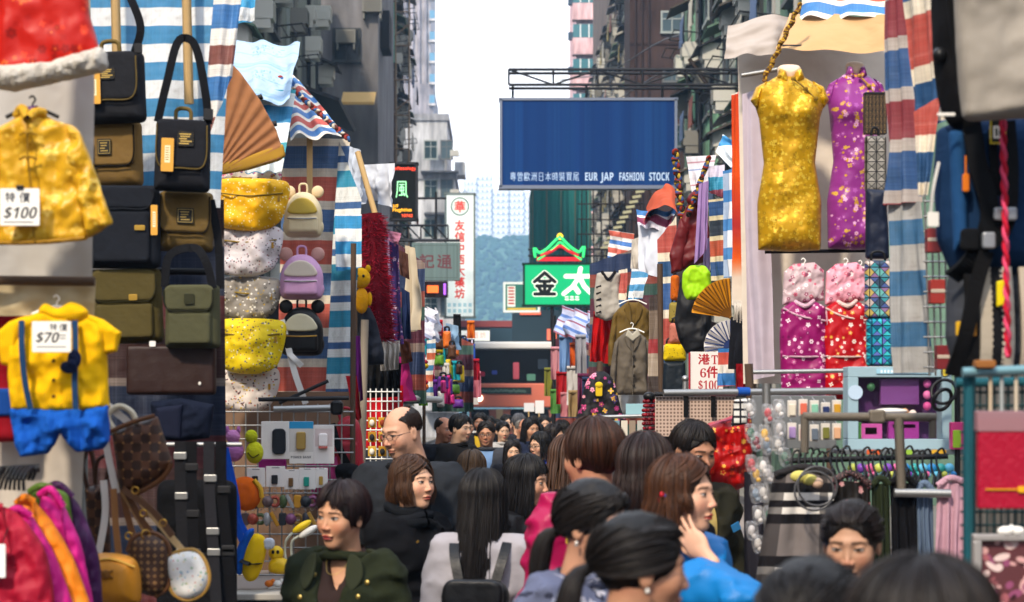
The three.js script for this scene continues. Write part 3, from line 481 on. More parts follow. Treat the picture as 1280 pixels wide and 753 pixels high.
{
const d = 40, a = at(515, 304, d), b = at(575, 351, d), w = b.x - a.x, h = a.y - b.y, s = T('shop_sign', 'grey green hanging shop sign with two dark red characters', 'sign', V((a.x + b.x) / 2, (a.y + b.y) / 2, -d));
const tex = canvasTex(256, 200, (g, W, H) => { g.fillStyle = '#5d6f6c'; g.fillRect(0, 0, W, H); seed(8); for (let i = 0; i < 50; i++) { g.fillStyle = `rgba(30,40,40,${rr(0.02, 0.08)})`; g.fillRect(rnd() * W, 0, rr(3, 20), H); } g.strokeStyle = '#45534f'; g.lineWidth = 4; g.strokeRect(14, 14, W - 28, H - 28); g.strokeStyle = '#5a2f33'; glyph(g, 'note', 42, 62, 76, 9); glyph(g, 'pass', 136, 62, 76, 9); });
part(s, 'panel', new THREE.BoxGeometry(w, h, 0.2), [mk(0x4d5b58), mk(0x4d5b58), mk(0x4d5b58), mk(0x4d5b58), mk(0xffffff, { map: tex, roughness: 0.6 }), mk(0x4d5b58)]);
part(s, 'arm', [rod(V(-2.6, h / 2 + 0.05, 0), V(w / 2, h / 2 + 0.05, 0), 0.03, 5), rod(V(-2.6, h / 2 + 0.5, 0), V(-w / 2, h / 2 + 0.05, 0), 0.02, 5)], darkSteel);
const t = T('sign_truss', 'dark steel truss crossing behind the grey green sign', 'truss', V(0, 0, 0)), zz = 50, R_ = 0.03;
part(t, 'chord', [rod(at(470, 282, zz), at(560, 282, zz), R_, 5), rod(at(470, 300, zz), at(560, 300, zz), R_, 5)], darkSteel);
for (let i = 0; i < 5; i++) part(t, 'brace', [rod(at(475 + i * 17, 282, zz), at(492 + i * 17, 300, zz), 0.02, 5), rod(at(492 + i * 17, 300, zz), at(492 + i * 17, 282, zz), 0.02, 5)], darkSteel);
part(t, 'bar', [rod(at(520, 248, zz), at(558, 248, zz), 0.03, 5), rod(at(545, 240, zz), at(545, 300, zz), 0.03, 5)], darkSteel);
}
{
const d = 34, a = at(489, 205, d), b = at(521, 275, d), w = b.x - a.x, h = a.y - b.y, s = T('neon_sign', 'black neon sign with red and yellow lettering and a green character', 'sign', V((a.x + b.x) / 2, (a.y + b.y) / 2, -d));
const tex = canvasTex(160, 340, (g, W, H) => {
g.fillStyle = '#0c0e0d'; g.fillRect(0, 0, W, H); g.fillStyle = '#ff4a30'; g.font = 'bold 27px sans-serif'; g.fillText('Reflexology', 4, 40, 152);
g.strokeStyle = '#8fe6a0'; glyph(g, 'wind', 30, 100, 74, 7, 110); g.fillStyle = '#ffb52a'; g.font = 'bold 26px sans-serif'; g.fillText('2/F', 8, 268); g.fillText('Plughthm', 8, 292, 142); g.fillStyle = '#ff5a34'; g.fillText('10742', 64, 326, 80);
});
part(s, 'panel', new THREE.BoxGeometry(w, h, 0.15), [blackPl, blackPl, blackPl, blackPl, mk(0xffffff, { map: tex, emissive: 0xffffff, emissiveMap: tex, emissiveIntensity: 0.5 }), blackPl]);
part(s, 'frame', [bx(w + 0.06, 0.04, 0.2, 0, h / 2), bx(w + 0.06, 0.04, 0.2, 0, -h / 2), bx(0.04, h, 0.2, -w / 2), bx(0.04, h, 0.2, w / 2)], darkSteel);
const n = T('neon_sign', 'small glowing orange sign panel below the grey green hanging sign', 'sign', at(540, 362, 50));
part(n, 'panel', bx(mp(40, 50), mp(20, 50), 0.15), mk(0x241a1c)); for (const g of [bx(mp(14, 50), mp(9, 50), 0.05, 0.02, 0, 0.1), bx(mp(5, 50), mp(12, 50), 0.05, -0.25, 0, 0.1)]) part(n, 'glow_bar', g, mk(0xff7a3a, { emissive: 0xff6a2a, emissiveIntensity: 0.5 }));
part(n, 'edge_bar', [bx(mp(3, 50), mp(14, 50), 0.05, 0.32, 0, 0.1)], mk(0x9a5ad0, { emissive: 0x8a4ac0, emissiveIntensity: 0.8 }));
}
// red canopy beam across the street end, shop front, teal posts
{
const d = 72, c = T('street_canopy', 'thin red edged canopy spanning the end of the street', 'canopy', V(0, 0, 0));
part(c, 'roof', bx(mp(118, d), 0.14, 2.4, at(628, 406, d).x, at(628, 406, d).y, -d), mk(0x7c3a3e)); part(c, 'fascia', bx(mp(118, d), 0.22, 0.06, at(628, 407, d).x, at(628, 407, d).y, -d + 1.23), mk(0x8a4a4c));
part(c, 'wall', bx(mp(150, d), mp(80, d), 0.3, at(630, 450, d).x, at(630, 446, d).y, -d - 2), mk(0x30495a, { roughness: 0.5 }));
part(c, 'post', [cyl(0.07, 0.07, 5, 8, at(688, 400, d).x, 2.6, -d + 0.8)], darkSteel);
const s = T('lit_sign', 'cream lit sign with orange marks above the bus', 'sign', at(592, 420, 69));
part(s, 'panel', new THREE.BoxGeometry(mp(40, 69), mp(15, 69), 0.2), [whitePl, whitePl, whitePl, whitePl, mk(0xffffff, { roughness: 0.5, emissive: 0xffffff, emissiveIntensity: 0.25, map: canvasTex(160, 64, (g, W, H) => { g.fillStyle = '#dfe0cc'; g.fillRect(0, 0, W, H); g.strokeStyle = '#d88a5a'; glyph(g, 'big', 36, 14, 30, 5); glyph(g, 'west', 74, 14, 30, 5); glyph(g, 'lane', 112, 14, 30, 5); }) }), whitePl]);
part(s, 'frame', [bx(mp(42, 69), 0.05, 0.24, 0, mp(7.5, 69)), bx(mp(42, 69), 0.05, 0.24, 0, -mp(7.5, 69))], darkSteel);
}
// ---------- bus ----------
{
const d = 60, b = T('double_decker_bus', 'double decker bus with brown red band closing off the street end', 'bus', at(641, 520, d).setY(0)), w = 2.62, red = mk(0xd4745c, { roughness: 0.35 }), L = 10.5;
part(b, 'body', [bx(w, 1.7, L, 0, 1.1, -L / 2), bx(w, 0.16, L, 0, 2.62, -L / 2)], mk(0x9c6254, { roughness: 0.4 }));
part(b, 'roof', [rbx(w, 0.22, L, 0.09, 0, 3.86, -L / 2 + 0.06)], mk(0xe4e4e4, { roughness: 0.35 }));
const dk = mk(0x0a0c10, { roughness: 0.3, specularIntensity: 0.25 }); part(b, 'upper_window', [rbx(w - 0.06, 1.04, 0.06, 0.1, 0, 3.22, 0.0)], dk); part(b, 'upper_side_window', [bx(w - 0.02, 1.0, L - 0.3, 0, 3.22, -L / 2 - 0.05)], glassM);
part(b, 'red_band', [rbx(w + 0.04, 0.72, 0.16, 0.12, 0, 2.36, 0.04)], red);
part(b, 'display', new THREE.BoxGeometry(1.7, 0.2, 0.04), mk(0xffffff, { roughness: 0.5, map: canvasTex(256, 32, (g, W, H) => { g.fillStyle = '#1c2a28'; g.fillRect(0, 0, W, H); g.fillStyle = '#6a8a80'; seed(2); for (let i = 0; i < 40; i++) g.fillRect(10 + i * 5.6, 8 + rnd() * 6, 3, 12); }) }), V(-0.3, 2.5, 0.13));
part(b, 'headlight', ell(0.1, 0.1, 0.05, -1.0, 2.28, 0.14), mk(0xffffff, { emissive: 0xfff4d8, emissiveIntensity: 2.5 }));
part(b, 'windscreen', [rbx(1.15, 1.3, 0.05, 0.08, 0.5, 1.3, 0.03)], dk); part(b, 'windscreen', [rbx(0.55, 1.3, 0.05, 0.08, -0.98, 1.3, 0.03)], dk); for (const [x, y, q, h, c] of [[-0.95, 3.0, 0.22, 0.14, 0xb0304a], [-0.55, 3.05, 0.16, 0.12, 0x3a4a9a], [0.1, 3.1, 0.18, 0.5, 0xc05a6a], [0.55, 2.9, 0.26, 0.2, 0x5a8a7a], [0.9, 3.3, 0.3, 0.3, 0x2a3440]]) part(b, 'seat_back', rbx(q, h, 0.03, 0.03, x, y, 0.035), mk(c));
part(b, 'pillar', bx(0.2, 1.5, 0.1, -0.4, 1.2, 0.02), mk(0xb59a7a)); part(b, 'bumper', bx(w + 0.04, 0.3, 0.2, 0, 0.4, 0.02), mk(0x3a3434));
for (const s of [-1, 1]) { const wh = part(b, 'wheel', rot(cyl(0.5, 0.5, 0.3, 20), 0, 0, PI / 2), blackPl, V(s * 1.12, 0.5, -1.6)); part(wh, 'hub', rot(cyl(0.2, 0.2, 0.32, 12), 0, 0, PI / 2), steel); part(b, 'wheel', rot(cyl(0.5, 0.5, 0.3, 20), 0, 0, PI / 2), blackPl, V(s * 1.12, 0.5, -8)); part(b, 'mirror', rbx(0.16, 0.34, 0.1, 0.04, s * 1.45, 1.9, 0.1), blackPl); }
for (const x of [-0.7, 0.35]) part(b, 'handrail', rod(V(x, 2.7, -0.4), V(x, 3.7, -0.4), 0.03, 6), mk(0xd8b030, { emissive: 0x201800 }));
}
// ---------- builders for hanging goods: outlines in photograph pixels at a thing's own distance, turned into metres ----------
function hang(name, label, category, px, py, d, group, turn = 0) { const t = T(name, label, category, at(px, py, d), group, turn); t.userData = { label, category, ...(group ? { group } : {}) }; C.set(t, [px, py, d]); return t; }
const C = new Map();
const loc = (t, x, y, dz = 0) => { const [px, py, d] = C.get(t); return V((x - px) * d / F, -(y - py) * d / F, dz); };
const poly2 = (t, poly) => poly.map(([x, y]) => { const v = loc(t, x, y); return [v.x, v.y]; });
function pz(t, name, poly, th, mat, o = {}, parent = t) { return part(parent, name, mv(puff(poly2(t, poly), th, o), 0, 0, o.dz ?? 0), mat); }
const bar = (t, name, pts, r, mat, parent = t, n = 6) => part(parent, name, pts.length === 2 ? rod(loc(t, ...pts[0]), loc(t, ...pts[1]), r, n) : tube(pts.map((p) => loc(t, ...p)), r, n), mat);
const belt = (t, name, pts, w, mat, th = 0.004, parent = t) => part(parent, name, strap(pts.map((p) => loc(t, ...p)), w, th), mat);
function plate(t, name, x0, y0, x1, y1, th, mat, dz, parent = t, r = 0.004) { const a = loc(t, x0, y0), b = loc(t, x1, y1), w = b.x - a.x, h = a.y - b.y, g = rbx(w, h, th, Math.min(r, w / 3, h / 3)), u = g.attributes.uv; for (let i = 0; i < u.count; i++) u.setXY(i, u.getX(i) / w + 0.5, u.getY(i) / h + 0.5); return part(parent, name, g, mat, V((a.x + b.x) / 2, (a.y + b.y) / 2, dz)); }
const card = (w, h, draw, o = {}) => mk(0xffffff, { map: canvasTex(w, h, draw), roughness: 0.6, ...o });
const pxr = (x0, y0, x1, y1, r) => rrect(x1 - x0, y1 - y0, r, (x0 + x1) / 2, (y0 + y1) / 2);
// a rectangle whose top is narrower or wider, slightly slumped
const bagShape = (x0, y0, x1, y1, tp = 0, r = 8) => { const w = x1 - x0, o = []; for (const [x, y] of pxr(x0, y0, x1, y1, r)) { const v = (y - y0) / (y1 - y0); o.push([x + ((x0 + x1) / 2 - x) * tp * (1 - v), y]); } return o; };
function hanger(t, x, y, w, dz = 0, mat = whitePl) { return part(t, 'hanger', [tube([loc(t, x - w / 2, y + w * 0.16, dz), loc(t, x - w * 0.2, y + w * 0.03, dz), loc(t, x, y, dz), loc(t, x + w * 0.2, y + w * 0.03, dz), loc(t, x + w / 2, y + w * 0.16, dz)], 0.006, 6), tube([loc(t, x, y, dz), loc(t, x + 1, y - w * 0.1, dz), loc(t, x + w * 0.06, y - w * 0.17, dz), loc(t, x, y - w * 0.24, dz), loc(t, x - w * 0.06, y - w * 0.2, dz)], 0.003, 5)], mat); }
// canvas shoulder bag with a front flap
function messenger(label, box, d, col, o = {}) {
const [x0, y0, x1, y1] = box, w = x1 - x0, h = y1 - y0, t = hang('shoulder_bag', label, 'bag', (x0 + x1) / 2, y1, d, o.group), m = canvasM(col), k = o.th ?? 0.055;
pz(t, 'body', bagShape(x0, y0, x1, y1, 0.04, w * 0.09), k, m, { r: 0.05, w: 0.1, seed: x0 });
const fy = y0 + h * (o.flap ?? 0.7), fm = o.flapCol ? canvasM(o.flapCol) : m;
if (o.flap !== 0) {
pz(t, 'flap', bagShape(x0 + w * 0.04, y0 + h * 0.02, x1 - w * 0.06, fy, -0.01, w * 0.13), 0.014, fm, { r: 0.012, w: 0.2, dz: k + 0.004, seed: y0 });
part(t, 'piping', tube([loc(t, x0 + w * 0.05, y0 + h * 0.1, k + 0.018), loc(t, x0 + w * 0.06, fy - h * 0.12, k + 0.019), loc(t, x0 + w * 0.14, fy - h * 0.01, k + 0.018), loc(t, (x0 + x1) / 2, fy, k + 0.02), loc(t, x1 - w * 0.16, fy - h * 0.01, k + 0.018), loc(t, x1 - w * 0.08, fy - h * 0.12, k + 0.019), loc(t, x1 - w * 0.07, y0 + h * 0.1, k + 0.018)], 0.0035, 5, 40), o.trim ?? canvasM(0x6b5a32));
}
if (o.pocket) { pz(t, 'pocket', bagShape(x0 + w * 0.1, fy + h * 0.02, x1 - w * 0.12, y1 - h * 0.06, 0, w * 0.06), 0.016, m, { r: 0.012, dz: k, seed: 4 }); }
for (const [n, a] of [['patch', o.patch], ['tag', o.tag]]) if (a) plate(t, n, x0 + w * a[0], y0 + h * a[1], x0 + w * a[2], y0 + h * a[3], 0.004, a[4], k + 0.024 + (n === 'tag' ? 0.006 : 0));
if (o.handle) part(t, 'handle', tube([loc(t, (x0 + x1) / 2 - w * 0.14, y0 + 4), loc(t, (x0 + x1) / 2 - w * 0.12, y0 - h * 0.14), loc(t, (x0 + x1) / 2 + w * 0.1, y0 - h * 0.14), loc(t, (x0 + x1) / 2 + w * 0.13, y0 + 4)], 0.009, 6), o.trim ?? canvasM(0x6b5a32));
if (o.strap) belt(t, 'strap', o.strap, o.sw ?? 0.032, canvasM(o.strapCol ?? 0x15161a), 0.006);
t.rotation.z = rr(-0.035, 0.035); t.rotation.y = rr(-0.12, 0.12);
for (const b of o.buckles ?? []) plate(t, 'buckle', b[0], b[1], b[2], b[3], 0.01, darkSteel, k + 0.012);
return t;
}
const tagTan = card(64, 128, (g, W, H) => { g.fillStyle = '#d49a3c'; g.fillRect(0, 0, W, H); g.fillStyle = '#e9d9b0'; g.fillRect(18, 28, 28, 66); g.fillStyle = '#8d6a2c'; for (let i = 0; i < 6; i++) g.fillRect(22, 36 + i * 9, 18, 3); });
const tagBlue = card(64, 128, (g, W, H) => { g.fillStyle = '#d8c48a'; g.fillRect(0, 0, W, H); g.fillStyle = '#5fb4c8'; g.fillRect(0, 30, W, 66); g.fillStyle = '#e8f0e8'; g.fillRect(14, 44, 36, 30); });
const patchDark = card(96, 80, (g, W, H) => { g.fillStyle = '#16140f'; g.fillRect(0, 0, W, H); g.strokeStyle = '#a98f4a'; g.lineWidth = 3; g.strokeRect(8, 8, W - 16, H - 16); g.fillStyle = '#a98f4a'; for (let i = 0; i < 4; i++) g.fillRect(20 + (i % 2) * 4, 18 + i * 13, 50 - (i % 3) * 8, 5); }), patchGold = card(96, 80, (g, W, H) => { g.fillStyle = '#1a1813'; g.fillRect(0, 0, W, H); g.fillStyle = '#b99a4e'; for (let i = 0; i < 5; i++) g.fillRect(10 + (i % 2) * 6, 10 + i * 13, 70 - (i % 3) * 12, 7); });
// small backpack with two round ears
function earBag(label, box, d, col, o = {}) {
const [x0, y0, x1, y1] = box, w = x1 - x0, h = y1 - y0, t = hang('backpack', label, 'backpack', (x0 + x1) / 2, y1, d, 'small backpacks with round ears in one column'), m = leather(col), cx = (x0 + x1) / 2;
pz(t, 'body', [[x0 + w * 0.06, y1 - h * 0.03], [x0, y1 - h * 0.3], [x0 + w * 0.04, y0 + h * 0.42], [x0 + w * 0.24, y0 + h * 0.2], [cx, y0 + h * 0.14], [x1 - w * 0.24, y0 + h * 0.2], [x1 - w * 0.04, y0 + h * 0.42], [x1, y1 - h * 0.3], [x1 - w * 0.06, y1 - h * 0.03], [cx, y1]], 0.055, m, { smooth: 1, r: 0.05, w: 0.06 });
for (const s of [-1, 1]) part(t, 'ear', (() => { const v = loc(t, cx + s * w * 0.37, y0 + h * 0.13, -0.01); return ell(w * 0.16 * d / F, w * 0.16 * d / F, 0.014, v.x, v.y, v.z, 10); })(), leather(o.ear ?? col));
pz(t, 'top_panel', [[x0 + w * 0.16, y0 + h * 0.56], [x0 + w * 0.18, y0 + h * 0.4], [cx - w * 0.12, y0 + h * 0.28], [cx + w * 0.12, y0 + h * 0.28], [x1 - w * 0.18, y0 + h * 0.4], [x1 - w * 0.16, y0 + h * 0.56]], 0.008, leather(o.panel ?? col), { smooth: 1, r: 0.008, dz: 0.056 });
pz(t, 'pocket', pxr(x0 + w * 0.1, y0 + h * 0.62, x1 - w * 0.1, y1 - h * 0.07, w * 0.08), 0.022, m, { r: 0.02, dz: 0.05 });
part(t, 'zip', [tube([loc(t, x0 + w * 0.12, y0 + h * 0.66, 0.072), loc(t, cx, y0 + h * 0.67, 0.078), loc(t, x1 - w * 0.12, y0 + h * 0.66, 0.072)], 0.0035, 5)], o.zip ?? steel);
for (const s of [-1, 1]) part(t, 'side_pouch', (() => { const v = loc(t, cx + s * w * 0.45, y1 - h * 0.2, 0); return ell(0.016, h * 0.12 * d / F, 0.024, v.x, v.y, v.z, 8); })(), m);
part(t, 'loop', tube([loc(t, cx - w * 0.1, y0 + h * 0.2), loc(t, cx - w * 0.08, y0), loc(t, cx + w * 0.08, y0), loc(t, cx + w * 0.1, y0 + h * 0.2)], 0.006, 6), m);
return t;
}
const seg2 = (a, b, n) => [...Array(n + 1)].map((_, i) => [mixn(a[0], b[0], i / n), mixn(a[1], b[1], i / n)]);
// shared cloth patterns
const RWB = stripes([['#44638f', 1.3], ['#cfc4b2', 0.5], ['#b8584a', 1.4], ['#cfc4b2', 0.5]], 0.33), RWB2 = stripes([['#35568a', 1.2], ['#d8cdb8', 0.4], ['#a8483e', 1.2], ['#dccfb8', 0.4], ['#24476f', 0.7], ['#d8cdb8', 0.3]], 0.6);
const BW = stripes([['#3c7fae', 1], ['#d9dde0', 1]], 0.155), BW2 = stripes([['#4d7fa8', 1], ['#ccc6bb', 1]], 0.17), TEAL = stripes([['#2f86a6', 1], ['#d8dcda', 0.9], ['#3a5d8e', 0.4], ['#d8dcda', 0.5]], 0.24);
const redTarp = tarpM(RWB), redTarp2 = tarpM(RWB2), blueTarp = tarpM(BW), blueTarp2 = tarpM(BW2), tealTarp = tarpM(TEAL);
const WHITE = cloth(0xb4b1ac), LILAC = cloth(0xb3a8b4);
// a one-piece cloth thing
const drape = (name, label, category, q, mat, o, group) => solo(name, label, category, sheetPx(q, o), mat, group);
function counter(label, x0, x1, z0, z1, h = 0.85) { const t = T('stall_counter', label, 'counter', V((x0 + x1) / 2, 0, (z0 + z1) / 2)), w = x1 - x0, d = Math.abs(z1 - z0); part(t, 'top', rbx(w, 0.04, d, 0.01, 0, h, 0), mk(0x8a8078)); part(t, 'skirt', [sheet(V(-w / 2, h - 0.02, d / 2), V(w / 2, h - 0.02, d / 2), V(w / 2, 0.05, d / 2), V(-w / 2, 0.05, d / 2), { amp: 0.03 })], cloth(0x4a5060)); for (const s of [-1, 1]) for (const q of [-1, 1]) part(t, 'leg', cyl(0.02, 0.02, h, 6, s * (w / 2 - 0.05), h / 2, q * (d / 2 - 0.05)), rust); return t; }
// ================= LEFT: nearest stall (about 5.6 m ahead) =================
counter('front left stall counter under the crimson and pink jackets', -2.4, -1.35, -5.5, -6.8); counter('left stall counter under the phone accessories', -2.2, -1.05, -9.0, -10.6, 0.95);
solo('stall_pole', 'steel pole lying across beneath the white sheet on the left edge', 'pole', [rod(at(-60, 350, 5.75), at(118, 352, 5.75), 0.014, 8)], rust);
drape('white_sheet', 'plain white sheet hanging behind the yellow silk jacket', 'cloth', [[-60, 60, 5.9], [118, 60, 5.9], [116, 352, 5.9], [-60, 352, 5.9]], WHITE, { amp: 0.014, folds: 3 });
drape('canvas_band', 'beige canvas band rolled along under the white sheet', 'cloth', [[-60, 348, 5.8], [120, 350, 5.8], [118, 396, 5.8], [-60, 394, 5.8]], cloth(0xb0a283), { amp: 0.012, folds: 4 });
drape('beige_sheet', 'beige sheet hanging below the yellow and blue romper', 'cloth', [[-50, 392, 6.0], [112, 392, 6.0], [98, 760, 6.0], [-50, 760, 6.0]], cloth(0xb9b0a4), { amp: 0.02, folds: 4, seed: 4 });
{
const t = hang('fur_jacket', 'red brocade child jacket hem with thick white fur trim, top left corner', 'jacket', 55, 110, 5.6);
const m = satin(0xffffff, { map: floral('#b31a10', ['#d23a1e', '#8e120c', '#c9561f', '#a8150f'], 70, 6, 17, 0.3) });
pz(t, 'body', [[4, -60], [105, -60], [112, 20], [128, 72], [60, 92], [-2, 100], [-4, 40], [0, -10]], 0.04, m, { r: 0.03, w: 0.25, seed: 3, ws: 9 });
const fur = pz(t, 'fur_trim', [[-6, 84], [60, 78], [126, 60], [134, 66], [136, 84], [128, 92], [70, 105], [20, 116], [-6, 112]], 0.05, mk(0xd9d2c6, { roughness: 1, bumpMap: rep(GRIT, 9), bumpScale: 0.02 }), { r: 0.04, w: 0.3, ws: 40, dz: 0.015 });
}
{
const t = hang('silk_jacket', 'yellow silk child jacket with stand collar and frog buttons on a black hanger', 'jacket', 70, 300, 5.6);
const m = satin(0xffffff, { map: floral('#c99a20', ['#d6ab33', '#b98a18', '#dcb648'], 60, 7, 20, 0.34), roughness: 0.36 });
pz(t, 'body', [[18, 148], [30, 140], [50, 137], [66, 150], [94, 158], [103, 172], [104, 230], [110, 300], [60, 306], [0, 307], [-14, 300], [-10, 230], [-14, 180], [0, 160]], 0.03, m, { r: 0.022, w: 0.75, seed: 2, ws: 11, cell: 0.007 });
pz(t, 'sleeve', [[84, 156], [102, 166], [114, 196], [126, 232], [143, 280], [112, 300], [102, 262], [88, 222]], 0.028, m, { r: 0.02, w: 0.9, ws: 16, seed: 6, dz: 0.02, cell: 0.006 });
pz(t, 'sleeve', [[0, 160], [-18, 170], [-40, 220], [-52, 270], [-24, 290], [-8, 250], [4, 210]], 0.028, m, { r: 0.02, w: 0.9, ws: 16, seed: 7, dz: 0.02 });
part(t, 'collar', [tube([loc(t, 22, 146, 0.01), loc(t, 30, 138, 0.03), loc(t, 40, 152, 0.055)], 0.014, 8), tube([loc(t, 56, 142, 0.01), loc(t, 48, 142, 0.03), loc(t, 40, 152, 0.055)], 0.014, 8)], m);
pz(t, 'lining', [[26, 136], [50, 134], [46, 146], [39, 156], [30, 148]], 0.012, satin(0x4a1d58), { r: 0.01, dz: 0.03 });
bar(t, 'placket', [[40, 158, 0.058], [41, 200, 0.062], [46, 250, 0.062], [48, 305, 0.055]], 0.003, satin(0x9a7212));
for (const y of [172, 202, 288]) part(t, 'frog_button', [tube([loc(t, 30, y, 0.056), loc(t, 40, y - 3, 0.066), loc(t, 52, y, 0.056)], 0.004, 6), ell(0.007, 0.007, 0.006, ...loc(t, 41, y - 2, 0.068).toArray(), 6)], satin(0xb98c1e));
bar(t, 'hem_trim', [[0, 305, 0.03], [60, 304, 0.045], [108, 299, 0.03]], 0.006, satin(0xa87b16));
hanger(t, 40, 136, 66, 0, blackPl);
const g = hang('price_tag', 'white card price tag reading $100 pinned on the yellow silk jacket', 'price tag', 34, 263, 5.6);
plate(g, 'card', 9, 240, 58, 286, 0.004, card(200, 184, (c, W, H) => { c.fillStyle = '#e9e6df'; c.fillRect(0, 0, W, H); c.strokeStyle = '#3a3c42'; glyph(c, 'spec', 28, 20, 48, 6); glyph(c, 'price', 100, 20, 50, 6); c.fillStyle = '#1c1d22'; c.font = 'italic bold 78px sans-serif'; c.fillText('$100', 14, 148, 168); c.fillRect(20, 164, 150, 5); }), 0.085);
part(g, 'clip', rbx(0.02, 0.012, 0.014, 0.003, 0, mp(24, 5.6), 0.085), blackPl);
}
{
const t = hang('romper', 'yellow and blue short sleeved child romper with a dark bow at its chest', 'romper', 75, 570, 5.75), y = cloth(0xe0ad08), b = cloth(0x1450a8);
pz(t, 'top', [[32, 396], [58, 388], [74, 396], [92, 386], [112, 394], [132, 412], [133, 470], [136, 512], [80, 516], [14, 514], [10, 470], [14, 412]], 0.036, y, { r: 0.02, w: 0.6, ws: 12, seed: 2, cell: 0.007 });
pz(t, 'sleeve', [[108, 392], [130, 400], [152, 416], [146, 440], [128, 444], [116, 420]], 0.022, y, { r: 0.015, w: 0.6, dz: 0.006 });
pz(t, 'sleeve', [[36, 394], [12, 402], [-4, 416], [2, 456], [18, 460], [26, 424]], 0.022, y, { r: 0.015, w: 0.6, dz: 0.006 });
pz(t, 'hood', [[50, 392], [58, 380], [74, 386], [92, 378], [112, 390], [100, 404], [70, 402]], 0.03, y, { smooth: 1, r: 0.03, dz: 0.02 });
pz(t, 'shorts', [[12, 510], [76, 512], [136, 506], [137, 552], [128, 562], [96, 566], [84, 552], [76, 540], [70, 556], [58, 568], [26, 572], [18, 556]], 0.036, b, { r: 0.022, w: 0.8, ws: 16, seed: 5, dz: 0.006 });
for (const [xa, xb] of [[32, 44], [98, 100]]) belt(t, 'shoulder_strap', [[xa, 402, 0.052], [xa + 2, 440, 0.066], [(xa + xb) / 2, 480, 0.066], [xb, 512, 0.06]], 0.016, cloth(0x1d3a5c));
part(t, 'bow', [ell(0.026, 0.018, 0.012, ...loc(t, 93, 460, 0.075).toArray(), 8), ell(0.02, 0.028, 0.012, ...loc(t, 99, 450, 0.07).toArray(), 8), ell(0.014, 0.014, 0.014, ...loc(t, 97, 456, 0.08).toArray(), 8)], cloth(0x1b2440));
for (const y2 of [452, 476, 496]) part(t, 'button', ell(0.006, 0.006, 0.004, ...loc(t, 73, y2, 0.066).toArray(), 6), mk(0x6b4a18));
hanger(t, 70, 384, 60, 0);
const g = hang('price_tag', 'white card price tag reading $70 pinned on the yellow and blue romper', 'price tag', 74, 423, 5.7);
plate(g, 'card', 50, 404, 98, 442, 0.004, card(200, 160, (c, W, H) => { c.fillStyle = '#e6e3dc'; c.fillRect(0, 0, W, H); c.strokeStyle = '#3a3c42'; c.fillStyle = '#22242a'; c.font = 'italic bold 74px sans-serif'; c.fillText('$70', 14, 110, 120); glyph(c, 'spec', 92, 12, 36, 4); glyph(c, 'price', 140, 12, 40, 4); c.fillRect(140, 70, 34, 5); c.fillRect(144, 86, 30, 5); c.fillRect(24, 130, 150, 5); }), 0.1);
}
{
const t = hang('red_shirt', 'dark red and blue child shirt hanging behind the romper at the left edge', 'shirt', 10, 550, 5.9), m = cloth(0x8d1220);
pz(t, 'body', [[-30, 380], [8, 376], [38, 392], [42, 430], [28, 440], [22, 480], [24, 552], [-30, 556]], 0.04, m, { r: 0.04, w: 0.3 });
pz(t, 'blue_hem', [[-30, 486], [22, 486], [20, 520], [-30, 522]], 0.012, cloth(0x16418a), { r: 0.01, dz: 0.036 }); hanger(t, 2, 376, 40, 0);
}
